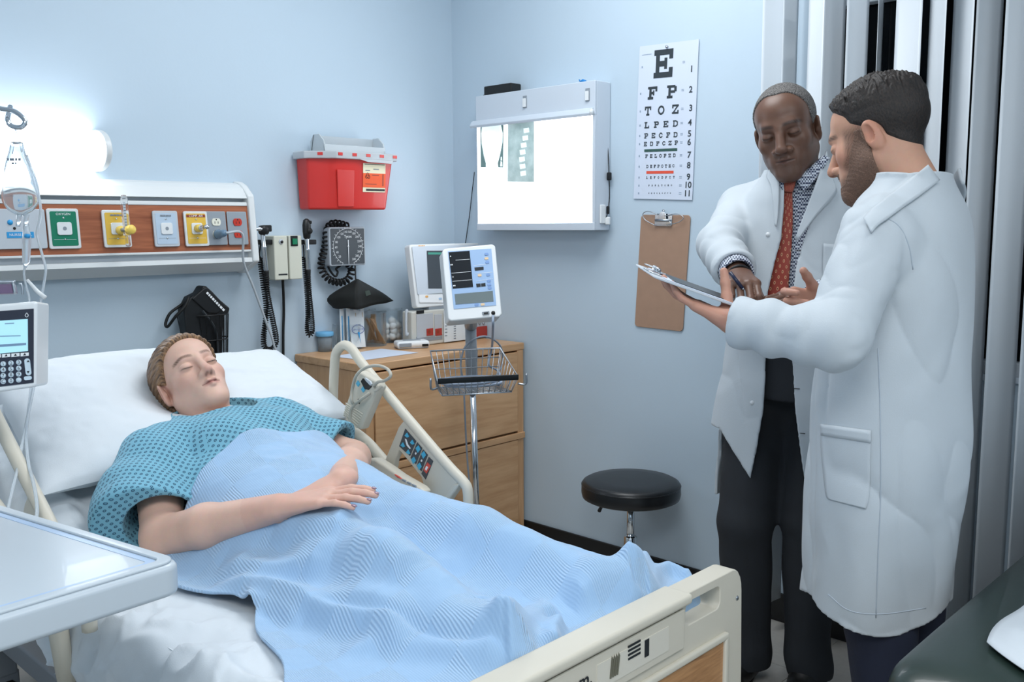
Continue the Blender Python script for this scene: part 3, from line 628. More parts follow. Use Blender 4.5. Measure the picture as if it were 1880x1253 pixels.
# cord and bits around the box
co = thing('light_box_cord', on(1117, 330, X=-0.02), 'thin black cord with inline switch hanging right of the light box', 'cord')
B('cable', MB().tube(catmull([on(1113, 235, X=-0.015), on(1117, 290, X=-0.015), on(1118, 325, X=-0.02), on(1119, 360, X=-0.02), on(1116, 388, X=-0.03), on(1113, 400, X=-0.035)], 6), 0.002, 6), m_rubber, co, smooth=True)
B('inline_switch', MB().box(on(1118.5, 324, X=-0.02), (0.014, 0.016, 0.03)), m_rubber, co, bevel=0.004)
B('plug', MB().box(on(1116, 386, X=-0.028), (0.01, 0.01, 0.03)), m_rubber, co, bevel=0.003)
co2 = thing('thin_wall_cord', on(855, 445, X=-0.005), 'thin black cord running down the corner left of the light box', 'cord')
B('cable', MB().tube(catmull([on(871, 316, X=-0.01), on(867, 350, X=-0.006), on(862, 395, X=-0.006), on(857, 430, X=-0.006), on(852, 470, X=-0.006), on(846, 560, X=-0.006)], 6), 0.0017, 6), m_rubber, co2, smooth=True)
ps = thing('power_adapter', V((-0.05, -0.36, zb)), 'black power adapter lying on top of the light box', 'adapter')
c0, c1 = on(896, 160, X=-0.06), on(946, 158, X=-0.06)
B('brick', MB().box(((-0.055, (c0[1]+c1[1])/2, zb+0.019)), (0.06, abs(c1[1]-c0[1]), 0.036)), m_black, ps, bevel=0.004)
B('cable_end', MB().tube([V((-0.05, c0[1]+0.012, zb+0.008)), V((-0.05, c0[1]+0.035, zb+0.006))], 0.005, 8), m_rubber, ps, smooth=True)
bc = thing('blue_clip', on(1056, 152, X=-0.05), 'tiny blue clip on the top edge of the light box', 'clip')
B('body', MB().tube([V((-0.06, -0.768, zb+0.004)), V((-0.06, -0.782, zb+0.010)), V((-0.06, -0.796, zb+0.006))], [0.004, 0.006, 0.004], 8), mat('bright blue plastic', '#1f7fc4', 0.4), bc, smooth=True)
B('arm', MB().tube([V((-0.06, -0.772, zb+0.006)), V((-0.06, -0.764, zb+0.015))], 0.0025, 6), MATS['bright blue plastic'], bc, smooth=True)

# --- eye chart
TLc, TRc, BLc, BRc = [on(x, y, X=-0.004) for x, y in ((1175, 85.5), (1283.5, 72), (1163.5, 365), (1271, 367.5))]
ec = thing('eye_chart', (BLc+BRc)/2, 'tall white letter eye chart pinned to the right wall', 'eye chart')
EU = TRc-TLc; EU /= np.linalg.norm(EU); EW = np.cross(V((-1, 0, 0)), EU)
EW = (TLc-BLc)/np.linalg.norm(TLc-BLc); EN = np.cross(EU, EW)
def chart(u, v):   # sheet hangs almost flat, corners lift a little
    p = (TLc*(1-u)+TRc*u)*(1-v)+(BLc*(1-u)+BRc*u)*v
    return p
B('sheet', MB().prism([TLc, TRc, BRc, BLc], V((-0.0012, 0, 0))), m_paper, ec)
def cpx(cx, cy): return on(1140+cx/3.9125, 60+cy/3.9125, X=-0.0056)
PXM = np.linalg.norm(cpx(300, 600)-cpx(300, 700))/100    # metres per crop pixel, vertical
GL = {'E': [(.4, 1.6, 0, 5), (0, 5, 4, 5), (0, 5, 0, 1), (1, 3.2, 2, 3), (2.7, 3.6, 1.5, 3.5), (4, 5, 3.2, 5), (4, 5, 0, 1.8)],
      'F': [(.7, 1.9, 0, 5), (0, 5, 4, 5), (1, 3.2, 2, 3), (2.7, 3.6, 1.5, 3.5), (4, 5, 3, 5), (0, 3, 0, .9)],
      'P': [(.7, 1.9, 0, 5), (0, 4.2, 4, 5), (3.8, 5, 2.6, 4.5), (1, 4.2, 1.9, 2.9), (0, 3, 0, .9)],
      'T': [(1.9, 3.1, 0, 5), (0, 5, 4, 5), (0, 1, 3, 5), (4, 5, 3, 5), (1.2, 3.8, 0, .9)],
      'L': [(.7, 1.9, 0, 5), (0, 5, 0, 1), (4, 5, 0, 2), (0, 3, 4.1, 5)],
      'D': [(.4, 1.6, 0, 5), (0, 3.4, 4, 5), (0, 3.4, 0, 1), (3.9, 5, 1.1, 3.9), (3.2, 4.5, 3.6, 4.6), (3.2, 4.5, .4, 1.4)],
      'Z': [(0, 5, 4, 5), (0, 5, 0, 1), (0, 1, 3, 5), (4, 5, 0, 2)], 'O': [], 'C': []}
GLY = {}
def glyph(ch, n):
    cells = []
    for j in range(n):
        for i in range(n):
            x, y = (i+.5)*5/n, (j+.5)*5/n
            s = any(a <= x <= b and c <= y <= d for a, b, c, d in GL[ch])
            if ch in 'OC':
                r_ = math.hypot(x-2.5, y-2.5); s = 1.5 <= r_ <= 2.5
                if ch == 'C' and x > 2.9 and abs(y-2.5) < 0.75: s = False
            if ch == 'Z' and abs((x-.9)/(3.4)-(y-.6)/3.8) < .17 and .5 < y < 4.5: s = True
            if s: cells.append((i, j))
    return cells
def letter(ch, cx, cy, h, m, w=None):
    n = 20 if h > 40 else (14 if h > 24 else 10); w = w or h
    c = cpx(cx, cy); vs = {}; mb = MB(); sU = w*PXM*1.0/n*1.18; sW = h*PXM/n; fs = []; lst = []
    def vid(i, j):
        if (i, j) not in vs: vs[(i, j)] = len(lst); lst.append(c+EU*(i-n/2)*sU+EW*(j-n/2)*sW+V((-0.0003, 0, 0)))
        return vs[(i, j)]
    for i, j in glyph(ch, n): fs.append((vid(i, j), vid(i+1, j), vid(i+1, j+1), vid(i, j+1)))
    mb.add(lst, fs); return B('letter', mb, m, ec)
m_cink = mat('chart ink', '#30393f', 0.6)
letter('E', 305, 222, 200, m_cink, 140)
for ch, x, y in (('F', 227, 434), ('P', 365, 424)): letter(ch, x, y, 92, m_cink, 70)
for ch, x, y in (('T', 194, 564), ('O', 289, 557), ('Z', 391, 550)): letter(ch, x, y, 66, m_cink, 48)
def row(s, x0, x1, y0, y1, h, w):
    for k, ch in enumerate(s):
        t = k/(len(s)-1); letter(ch, x0+(x1-x0)*t, y0+(y1-y0)*t, h, m_cink, w)
row('LPED', 186, 391, 665, 653, 46, 36); row('PECFD', 181, 392, 742, 733, 38, 28); row('EDFCZP', 176, 397, 801, 791, 32, 23)
row('FELOPZD', 184, 383, 888, 882, 27, 19); row('DEFPOTEC', 190, 377, 962, 957, 22, 15); row('LEFODPCT', 187, 380, 1042, 1039, 17, 12)
row('FDPLTCEO', 202, 363, 1099, 1097, 12, 9); row('PEZOLCFTD', 201, 355, 1154, 1153, 9, 7)
def cbar(x0, x1, y0, y1, h, m): B('bar', MB().prism([cpx(x0, y0-h/2), cpx(x1, y1-h/2), cpx(x1, y1+h/2), cpx(x0, y0+h/2)], (-0.0004, 0, 0)), m, ec)
cbar(168, 404, 849, 840, 20, mat('chart green', '#34564f', 0.6)); cbar(183, 378, 1005, 1002, 20, mat('chart red', '#e2563f', 0.6))
for nme, x, y in ((1, 508, 262), (2, 502, 410), (3, 502, 543), (4, 496, 647), (5, 493, 727), (6, 490, 788), (7, 490, 880), (8, 487, 955), (9, 485, 1038), (10, 481, 1096), (11, 477, 1157)):
    lettering(str(nme), 62*PXM*1.0, cpx(x, y), EU, EW, m_cink, ec, name='row_number', lift=0.0005, bold=0.0006)
m_cfaint = mat('faint print', '#93a3b6', 0.6)
for x, y in ((452, 211), (444, 412), (441, 547), (437, 650), (436, 730), (433, 789), (431, 881), (430, 957), (428, 1040), (427, 1098), (425, 1156)):
    for k in (-1, 1): B('small_print', MB().prism([cpx(x-9, y+k*5-2), cpx(x+9, y+k*5-3), cpx(x+9, y+k*5+1), cpx(x-9, y+k*5+2)], (-0.0003, 0, 0)), m_cfaint, ec)
for x, y in ((153, 248), (141, 440), (139, 567), (137, 668), (135, 743), (134, 801), (132, 888), (131, 964), (130, 1042), (129, 1100), (127, 1155)):
    B('small_print', MB().prism([cpx(x-4, y-7), cpx(x+4, y-8), cpx(x+4, y+6), cpx(x-4, y+7)], (-0.0003, 0, 0)), m_cfaint, ec)
B('small_print', MB().prism([cpx(152, 160), cpx(220, 151), cpx(220, 155), cpx(152, 164)], (-0.0003, 0, 0)), m_cfaint, ec)
B('push_pin', MB().lathe([(0, 0.007), (0.005, 0.006), (0.003, 0.002), (0.005, 0)], cpx(333, 102), 12, np.array([RU, RW, V((-1, 0, 0))]).T), m_chrome, ec, smooth=True)

# --- clipboard on the wall
m_hard = mat('brown hardboard', '#a98872', 0.65, var=0.08, vscale=30)
def clipboard_clip(parent, c, U, W, N, s=1.0, wire=True):
    c, U, W, N = map(V, (c, U, W, N)); R3 = np.array([U, W, N]).T
    B('clip_plate', plate(MB(), c+N*0.002, U, W, 0.075*s, 0.045*s, 0.0025, 0.006), m_chrome, parent, bevel=0.001)
    B('clip_jaw', MB().prism([c+N*0.004+U*a*s+W*b*s for a, b in ((-0.036, -0.020), (0.036, -0.020), (0.034, -0.008), (0.018, 0.004), (-0.018, 0.004), (-0.034, -0.008))], N*0.004), m_chrome, parent, bevel=0.001)
    B('clip_spring', MB().tube([c+N*0.010+U*(-0.03*s)-W*0.002, c+N*0.010+U*(0.03*s)-W*0.002], 0.005*s, 10), m_steel, parent, smooth=True)
    B('clip_lever', MB().prism([c+N*0.010+U*a*s+W*b*s for a, b in ((-0.018, 0.0), (0.018, 0.0), (0.014, 0.022), (0.006, 0.03), (-0.006, 0.03), (-0.014, 0.022))], N*0.0025), m_chrome, parent, bevel=0.001)
wc = thing('wall_clipboard', on(1212, 604, X=0), 'brown hardboard clipboard hanging on the wall below the eye chart', 'clipboard')
q = [on(x, y, X=-0.002) for x, y in ((1178, 395), (1268.5, 396), (1255, 607), (1166, 600))]
U = q[1]-q[0]; U /= np.linalg.norm(U); W = (q[0]-q[3])/np.linalg.norm(q[0]-q[3]); N = V((-1, 0, 0))
cc = sum(q)/4; bw = np.linalg.norm(q[1]-q[0]); bh = np.linalg.norm(q[0]-q[3])
B('board', MB().prism([cc+U*a+W*b for a, b in rrect(bw, bh, 0.014, 5)], N*0.004), m_hard, wc, bevel=0.001)
cl = on(1219, 404, X=-0.006); clipboard_clip(wc, cl, U, W, N)
B('wire_loop', MB().tube(catmull([cl+N*0.012+U*a+W*b for a, b in ((-0.03, -0.02), (-0.075, 0.0), (-0.085, 0.022), (-0.06, 0.03), (-0.02, 0.018))], 6), 0.0017, 6), m_steel, wc, smooth=True)
B('wire_loop', MB().tube(catmull([cl+N*0.012+U*a+W*b for a, b in ((0.01, 0.014), (0.06, 0.022), (0.09, 0.01), (0.07, -0.008), (0.02, -0.018))], 6), 0.0014, 6), m_steel, wc, smooth=True)
B('hanging_nail', MB().lathe([(0, 0.006), (0.006, 0.005), (0.003, 0.003), (0.003, 0)], cl+N*0.002+W*0.032, 12, np.array([RU, RW, N]).T), m_chrome, wc, smooth=True)
# ================================================================== cabinet corner
m_maple = wood('maple', '#b98c62', '#d3a97f', 'X', 0.8, 0.4, 10)
m_maplev = wood('maple vertical', '#b98c62', '#cfa47a', 'Z', 0.8, 0.4, 10)
cxl, cxr, cyf, czt = -0.845, -0.02, -0.425, 0.868
cb = thing('storage_cabinet', (-0.43, -0.21, 0), 'light maple storage cabinet in the corner behind the bed', 'cabinet')
B('body', MB().box(((cxl+cxr)/2, cyf/2+0.004, (czt-0.04)/2), (cxr-cxl-0.05, -cyf-0.02, czt-0.04)), m_maplev, cb)
B('top', MB().box(((cxl+cxr)/2, cyf/2-0.006, czt-0.015), (cxr-cxl+0.012, -cyf+0.004, 0.03)), m_maple, cb, bevel=0.004)
for x in (cxl+0.018, cxr-0.018): B('side_panel', MB().box((x, cyf/2-0.008, (czt-0.03)/2), (0.036, -cyf, czt-0.031)), m_maplev, cb, bevel=0.002)
zm = on(965, 796, Y=cyf)[2]
for z0, z1 in ((zm+0.022, czt-0.036), (0.10, zm-0.016)):
    B('drawer_front', MB().box(((cxl+cxr)/2, cyf-0.004, (z0+z1)/2), (cxr-cxl-0.08, 0.018, z1-z0)), m_maple, cb, bevel=0.002)
B('middle_rail', MB().box(((cxl+cxr)/2, cyf-0.006, zm), (cxr-cxl+0.002, 0.02, 0.026)), m_maple, cb, bevel=0.002)
B('plinth', MB().box(((cxl+cxr)/2, cyf+0.02, 0.045), (cxr-cxl-0.03, 0.02, 0.088)), m_maplev, cb)
zt = czt+0.0005
def lath(t, name, prof, c, m, n=28, **k): return B(name, MB().lathe(prof, c, n), m, t, smooth=True, **k)
# specimen cup
c = on(597, 645, Z=zt)+V((0, -0.0, 0)); c[2] = zt
sc_ = thing('specimen_cup', c, 'small clear specimen cup with sky blue lid on the cabinet', 'cup')
lath(sc_, 'cup', [(0.027, 0), (0.030, 0.062), (0.029, 0.062), (0.026, 0.002)], c, mat('frosted cup', '#c9d6df', 0.2, trans=0.7, ior=1.15))
lath(sc_, 'lid', [(0.034, 0.060), (0.035, 0.062), (0.035, 0.074), (0.033, 0.077), (0, 0.077)], c, mat('sky blue lid', '#6fb2dd', 0.4))
# applicator jar
m_jar = mat('clear acrylic', '#eef4f7', 0.04, trans=1.0, ior=1.12, alpha=0.55)
c = on(639, 642, Z=zt); c[2] = zt; c = c+V((0.02, 0.03, 0))
j1 = thing('applicator_jar', c, 'clear jar packed with wrapped swab applicators and blue oval print', 'jar')
m_wrap = mat('white paper wrap', '#dfe6ea', 0.5); m_swab = mat('swab stick tan', '#cbb79a', 0.6)
lath(j1, 'jar_wall', [(0.056, 0), (0.058, 0.004), (0.058, 0.10), (0.0565, 0.10), (0.0565, 0.006)], c, m_jar)
for k in range(9):
    a = V((-0.045+0.0115*k, -0.03+0.012*math.sin(k*2.1), 0.004)); h = 0.165+0.012*math.sin(k*1.7)
    tl = V((0.004*math.sin(k*3), 0.004, 1.0))
    p = MB(); x0 = c+a; w_ = 0.017
    p.prism([x0+V((-w_/2, 0, 0)), x0+V((w_/2, 0, 0)), x0+V((w_/2, 0, 0))+tl*h, x0+V((-w_/2, 0, 0))+tl*h], (0.0, 0.003, 0))
    pk = B('wrapped_swab', p, m_wrap, j1)
    B('swab_stick', MB().tube([x0+V((0, -0.001, 0.02)), x0+V((0, -0.001, 0))+tl*h*0.8], 0.0018, 5), m_swab if k > 4 else m_blueprint, pk)
c2 = c+V((0.012, -0.059, 0))
fp = B('front_packet', MB().prism([c2+V((-0.034, 0, 0.01)), c2+V((0.034, 0, 0.006)), c2+V((0.036, 0.02, 0.15)), c2+V((-0.03, 0.02, 0.158))], (0, 0.003, 0)), m_wrap, j1)
oc = c2+V((0.004, 0.0075, 0.078)); W_ = V((0, 0.13, 0.99))
m_navy = mat('navy print', '#2b4f9e', 0.5)
B('oval_print', MB().tube([oc+XA*0.03*math.cos(t)+W_*0.017*math.sin(t) for t in np.linspace(0, 2*math.pi, 28, endpoint=False)], 0.0011, 4, closed=True), m_navy, fp)
lettering('APPLICATORS', 0.0088, oc+V((0, -0.002, 0)), XA, V((0, 0.13, 0.991)), m_navy, fp)
B('figure_print', MB().prism([oc+V((-0.005, -0.002, -0.010)), oc+V((0.006, -0.002, -0.010)), oc+V((0.003, -0.006, -0.03)), oc+V((0.006, -0.009, -0.055)), oc+V((0.0, -0.006, -0.03))], (0, -0.0006, 0)), m_blueprint, fp)
# tongue depressor jar
c = on(688, 636, Z=zt); c[2] = zt; c = c+V((0.015, 0.03, 0))
j2 = thing('tongue_depressor_jar', c, 'clear jar of wooden tongue sticks beside the applicator jar', 'jar')
lath(j2, 'jar_wall', [(0.054, 0), (0.056, 0.004), (0.056, 0.135), (0.0545, 0.135), (0.0545, 0.006)], c, m_jar)
lath(j2, 'lid', [(0.058, 0.135), (0.058, 0.141), (0.014, 0.143), (0.014, 0.150), (0, 0.150)], c, m_jar)
m_stick = mat('birch stick', '#cda883', 0.6, var=0.08, vscale=40)
for k in range(9):
    a = c+V((0.028-0.006*k*0.4, -0.04+0.009*k, 0.008)); b = c+V((-0.038+0.012*(k % 4), -0.035+0.008*k, 0.115-0.003*(k % 3)))
    if k > 5: a, b = c+V((-0.01+0.012*(k-6), 0.02, 0.01)), c+V((0.016+0.008*(k-6), 0.025, 0.12))
    B('wooden_stick', MB().bar(a, b, 0.0022, 0.017, up=(0.0, -1, 0.0)), m_stick, j2, bevel=0.0008)
# cotton ball jar
c = on(720, 630, Z=zt); c[2] = zt; c = c+V((0.02, 0.045, 0))
j3 = thing('cotton_ball_jar', c, 'clear jar half full of white cotton balls', 'jar')
lath(j3, 'jar_wall', [(0.054, 0), (0.056, 0.004), (0.056, 0.135), (0.0545, 0.135), (0.0545, 0.006)], c, m_jar)
lath(j3, 'lid', [(0.058, 0.135), (0.058, 0.141), (0.014, 0.143), (0.0, 0.144)], c, m_jar)
m_cot = mat('cotton', '#eef0f1', 0.95, bump=0.5, bscale=120)
bmm = bmesh.new(); bmesh.ops.create_icosphere(bmm, subdivisions=2, radius=0.0165)
for v in bmm.verts: v.co *= 1+0.08*math.sin(v.co.x*300)*math.cos(v.co.y*260)
cbm = bpy.data.meshes.new('cotton_ball'); bmm.to_mesh(cbm); bmm.free(); cbm.materials.append(m_cot); cbm.polygons.foreach_set('use_smooth', [True]*len(cbm.polygons))
kk = 0
for lay in range(4):
    n_ = (7, 6, 7, 4)[lay]
    for k in range(n_):
        t = 2*math.pi*k/n_+lay*0.5; r_ = 0.034 if lay != 3 else 0.026
        o = bpy.data.objects.new('cotton_ball', cbm); COL.objects.link(o); o.location = tuple(c+V((r_*math.cos(t), r_*math.sin(t), 0.024+0.021*lay)))
        tag(o, 'white cotton ball heaped in the clear jar', 'cotton ball', 'cotton balls in the jar'); o.rotation_euler = (k, lay, kk); kk += 1
# paper sheet and finger monitor
q = [on(x, y, Z=zt+0.0005) for x, y in ((610, 655), (668, 662), (768, 648), (700, 641))]
tag(B('paper_sheet', MB().prism(q, (0, 0, 0.0008)), m_paper), 'sheet of paper lying on the cabinet top behind the bed rail', 'paper')
c = on(758, 640, Z=zt); c[2] = zt; U = on(790, 634, Z=zt)-on(727, 632, Z=zt); U[2] = 0; U /= np.linalg.norm(U)
U = V((0.9, -0.43, 0)); N_ = V((-U[1], U[0], 0))
om = thing('handheld_monitor', c, 'white and grey handheld monitor lying on the cabinet top', 'monitor')
R3 = np.array([U, N_, ZA]).T
def rb(t, name, off, size, m, bev, R=R3, c=c, **k): return B(name, MB().box(c+R@V(off), size, R), m, t, bevel=bev, seg=3, **k)
rb(om, 'body', (0, 0.02, 0.017), (0.135, 0.075, 0.028), m_whiteg, 0.012)
rb(om, 'base', (0, 0.02, 0.006), (0.125, 0.066, 0.011), m_lgrey, 0.004)
rb(om, 'screen', (0.0, 0.024, 0.0315), (0.07, 0.04, 0.002), m_mgrey, 0.001)
rb(om, 'grip', (-0.035, -0.0185, 0.016), (0.05, 0.004, 0.016), m_mgrey, 0.003); rb(om, 'port', (0.047, -0.018, 0.013), (0.026, 0.004, 0.010), m_black, 0.001)

# --- bedside ECG unit: base box with display on top
eu = thing('heart_monitor', on(840, 625, Z=zt), 'cream heart monitor with tilting display standing on the cabinet', 'monitor')
yb_ = -0.20
def EX(px, py=600, Y=yb_): return on(px, py, Y=Y)[0]
def EZ(py, px=800, Y=yb_): return on(px, py, Y=Y)[2]
z0, z1 = czt+0.001, EZ(569); x0, x1 = EX(752), EX(918)
m_bone = mat('bone plastic', '#c9c8c0', 0.4)
B('base', MB().box(((x0+x1)/2+0.006, yb_+0.03, (z0+z1)/2), (x1-x0-0.012, 0.06, z1-z0)), m_bone, eu, bevel=0.006)
def ep(name, px0, px1, py0, py1, m, out=0.003, Y=yb_-0.0): 
    a, b = on(px0, py0, Y=Y), on(px1, py1, Y=Y)
    return B(name, MB().box(((a[0]+b[0])/2, Y-out/2, (a[2]+b[2])/2), (abs(b[0]-a[0]), out, abs(b[2]-a[2]))), m, eu, bevel=0.001)
m_pan = mat('panel grey', '#b5bac0', 0.45); m_rp = mat('port red', '#a8382e', 0.45)
ep('module_face', 764, 795, 578, 618, m_pan); ep('module_face', 797, 811, 578, 618, m_pan); ep('brand_strip', 764, 778, 571, 575.5, m_black)
for a, b in ((782, 794), (798, 810)): ep('red_port', a, b, 604, 615.5, m_rp, 0.006); 
for px in (788, 804): B('port_hole', MB().lathe([(0, 0.001), (0.0075, 0.001), (0.0075, 0)], on(px, 609.5, Y=yb_-0.006), 14, np.array([XA, ZA, -YA]).T), m_brown, eu)
ep('bottom_strip', 764, 812, 619, 623, m_mgrey, 0.002)
ep('printed_strip', 814, 854, 572, 624, m_wrap, 0.004, Y=yb_-0.004)
for k in range(8): ep('strip_mark', 833, 837, 590+4.4*k, 591+4.4*k, m_inkg, 0.001, Y=yb_-0.0085); ep('strip_mark', 817, 821, 574+6*k, 575+6*k, m_inkg, 0.001, Y=yb_-0.0085)
ep('module_face', 870, 893, 578, 617, m_pan); ep('red_port', 870, 893, 601, 617, m_rp, 0.006)
for k in range(3): B('port_knob', MB().lathe([(0, 0.006), (0.005, 0.005), (0.006, 0)], on(873+7*k, 594, Y=yb_-0.003), 12, np.array([XA, ZA, -YA]).T), m_steel, eu, smooth=True)
for px in (746, 922):
    a, b = on(px, 572, Y=yb_+0.01), on(px, 614, Y=yb_+0.01)
    B('carry_handle', MB().tube(catmull([V((x0 if px < 800 else x1, a[1], a[2]-0.005)), a, b, V((x0 if px < 800 else x1, b[1], b[2]+0.004))], 5), 0.005, 8), m_lgrey, eu, smooth=True)
# display, leaning back
DT, DB = on(762, 449, Y=-0.15), on(765, 566, Y=-0.19); DR = on(907, 449, Y=-0.15)
U = XA; W = DT-DB; W[0] = 0; hh = np.linalg.norm(W); W /= hh; N = np.cross(U, W); ww = DR[0]-DT[0]
cD = DB+W*hh/2+U*ww/2; cD[1] = (DT[1]+DB[1])/2
hd = B('display_housing', MB().prism([cD+U*a+W*b for a, b in rrect(ww, hh, 0.012)], -N*0.032), m_whiteg, eu, bevel=0.004)
B('bezel', MB().prism([cD+N*0.002+U*(a+0.0)+W*(b+0.022) for a, b in rrect(ww*0.95, hh*0.76, 0.006)], N*0.002), m_box, hd)
def dpx(px, py): return onp(px, py, cD, N)
m_scr = mat('dark display', '#4a5056', 0.2)
B('screen', MB().prism([dpx(782, 461)+N*0.005, dpx(880, 461)+N*0.005, dpx(880, 530)+N*0.005, dpx(785, 530)+N*0.005], N*0.001), m_scr, hd)
B('screen_header', MB().prism([dpx(784, 464)+N*0.0062, dpx(870, 464)+N*0.0062, dpx(870, 468)+N*0.0062, dpx(784, 468)+N*0.0062], N*0.0004), mat('display teal', '#4f9e8c', 0.3), hd)
B('button_panel', MB().prism([dpx(768, 541)+N*0.003, dpx(890, 541)+N*0.003, dpx(890, 556)+N*0.003, dpx(769, 556)+N*0.003], N*0.001), m_whiteprint, hd)
B('button', plate(MB(), dpx(782, 545)+N*0.004, U, W, 0.014, 0.008, 0.002, 0.003), mat('amber button', '#e6b06a', 0.4), hd)
B('button', plate(MB(), dpx(807, 549)+N*0.004, U, W, 0.016, 0.008, 0.002, 0.003), mat('pale blue button', '#a9c6e2', 0.4), hd)
smudge_print(dpx(773, 452)+N*0.003, U, W, [0.008, 0.006, 0.008, 0.006], 0.005, MATS['amber button'], hd)
B('hinge', MB().box(cD-W*(hh/2+0.006)-N*0.02-U*ww*0.3, (0.03, 0.03, 0.02)), m_lgrey, eu, bevel=0.003)
B('tilt_foot', MB().box(cD-W*(hh/2+0.004)-N*0.025, (ww*0.7, 0.045, 0.016)), m_mgrey, eu, bevel=0.003)

# --- vital signs monitor on a rolling stand
vs = thing('vital_signs_stand', V((0, 0, 0))+on(880, 945, Y=-0.60)*V((1, 1, 0)), 'chrome rolling stand carrying a monitor and a wire basket', 'stand')
pt, pm = on(866, 600, Y=-0.60), on(876, 945, Y=-0.60); px_, py_ = pt[0], -0.60
pole_b = V((pm[0], py_, 0.10)); pole_t = V((px_, py_, on(866, 716, Y=-0.6)[2]))
B('pole', MB().tube([pole_b, pole_t], 0.013, 16), m_chrome, vs, smooth=True)
B('upper_tube', MB().tube([pole_t-V((0, 0, 0.01)), V((px_-0.006, py_, on(862, 585, Y=-0.6)[2]))], 0.021, 20), m_mgrey, vs, smooth=True)
for k in range(5):
    a = math.radians(72*k+20); e_ = pole_b*V((1, 1, 0))+V((0.24*math.cos(a), 0.24*math.sin(a), 0.075))
    if e_[1] > -0.45: e_[1] = -0.475
    B('base_leg', MB().tube([pole_b+V((0, 0, 0.005)), e_+V((0, 0, 0.012))], [0.02, 0.012], 10), m_mgrey, vs, smooth=True)
    B('caster', MB().lathe([(0, -0.011), (0.026, -0.011), (0.03, -0.006), (0.03, 0.006), (0.026, 0.011), (0, 0.011)], e_*V((1, 1, 0))+V((0, 0, 0.031)), 18, np.array([V((math.cos(a), math.sin(a), 0)), ZA, V((math.sin(a), -math.cos(a), 0))]).T), m_rubber, vs, smooth=True)
B('base_hub', MB().lathe([(0.045, 0.06), (0.05, 0.09), (0.02, 0.13), (0.015, 0.135)], pole_b*V((1, 1, 0)), 20), m_mgrey, vs, smooth=True)
# basket
bkt = thing('wire_basket', on(873, 718, Y=-0.62), 'silver wire basket with black rail hung on the monitor stand', 'basket')
F0, F1 = on(803, 700, D=2.93), on(951, 688, D=3.0)
bU = F1-F0; bU[2] = 0; bw_ = np.linalg.norm(bU); bU /= bw_; bV = V((-bU[1], bU[0], 0)); bO = F0; bzr = F0[2]
def bk(u, v, z): return bO+bU*u+bV*v+V((0, 0, z))
def wire(name, pts, r=0.0022): return B(name, MB().tube(pts, r, 6), m_steel, bkt, smooth=True)
R_t = [bk(0, 0, 0), bk(bw_, 0, 0), bk(bw_-0.012, 0.17, 0.072), bk(0.012, 0.17, 0.072)]
R_b = [bk(0.018, 0.015, -0.05), bk(bw_-0.018, 0.015, -0.05), bk(bw_-0.03, 0.165, -0.05), bk(0.03, 0.165, -0.05)]
wire('top_rim', R_t+[R_t[0]], 0.0032); wire('bottom_rim', R_b+[R_b[0]], 0.0026)
lerp = lambda a, b, t: a*(1-t)+b*t
for k in range(13):
    t = k/12; wire('grid_wire', [lerp(R_t[3], R_t[2], t), lerp(R_b[3], R_b[2], t), lerp(R_b[0], R_b[1], t), lerp(R_t[0], R_t[1], t)], 0.0017)
for k in range(7):
    t = (k+0.5)/7; wire('grid_wire', [lerp(R_t[0], R_t[3], t), lerp(R_b[0], R_b[3], t), lerp(R_b[1], R_b[2], t), lerp(R_t[1], R_t[2], t)], 0.0017)
for v in (0.25, 0.5, 0.75): wire('back_wire', [lerp(R_t[3], R_b[3], v), lerp(R_t[2], R_b[2], v)], 0.0017)
B('front_rail', MB().bar(R_t[0]-bV*0.006, R_t[1]-bV*0.006, 0.006, 0.018), mat('black chrome rail', '#1a1d20', 0.2, metal=0.3), bkt, bevel=0.002)
for s_, e in ((-1, R_t[0]), (1, R_t[1])): wire('side_hook', catmull([e+V((0, 0, -0.022)), e+bU*s_*0.022-bV*0.012+V((0, 0, -0.022)), e+bU*s_*0.024-bV*0.014+V((0, 0, 0.012))], 5), 0.0035)
# cables coiled in the basket
cbk = thing('coiled_cable', on(870, 700, Y=-0.64), 'grey sensor cable looped in the wire basket below the monitor', 'cable')
m_cab = mat('blue grey cable', '#98a5b8', 0.45)
cB = bk(bw_/2, 0.09, 0)
loop = [on(905, 580, D=3.0), on(905, 600, D=3.02), on(903, 640, Y=-0.63), on(897, 670, Y=-0.62), on(915, 682, Y=-0.63)]
for k in range(26): a = 2*math.pi*k/9; loop.append(cB+bU*(0.095+0.008*math.sin(k))*math.cos(a)+bV*0.058*math.sin(a)+V((0, 0, -0.036+0.001*k)))
B('cable', MB().tube(catmull(loop, 4), 0.0042, 8), m_cab, cbk, smooth=True)
lp_ = [on(850, 700, Y=-0.63), on(846, 665, Y=-0.64), on(858, 632, Y=-0.645), on(890, 618, Y=-0.645), on(918, 635, Y=-0.635), on(922, 668, Y=-0.62), on(905, 700, Y=-0.61)]
B('loose_loop', MB().tube(catmull(lp_, 6), 0.0036, 8), mat('mid grey cable', '#87909b', 0.45), cbk, smooth=True)
B('hanging_lead', MB().tube(catmull([on(852, 722, Y=-0.63), on(854, 770, Y=-0.63), on(857, 830, Y=-0.63), on(861, 880, Y=-0.63), on(866, 925, Y=-0.62), on(882, 946, Y=-0.62), on(885, 990, Y=-0.62)], 6), 0.0034, 8), MATS['mid grey cable'], cbk, smooth=True)
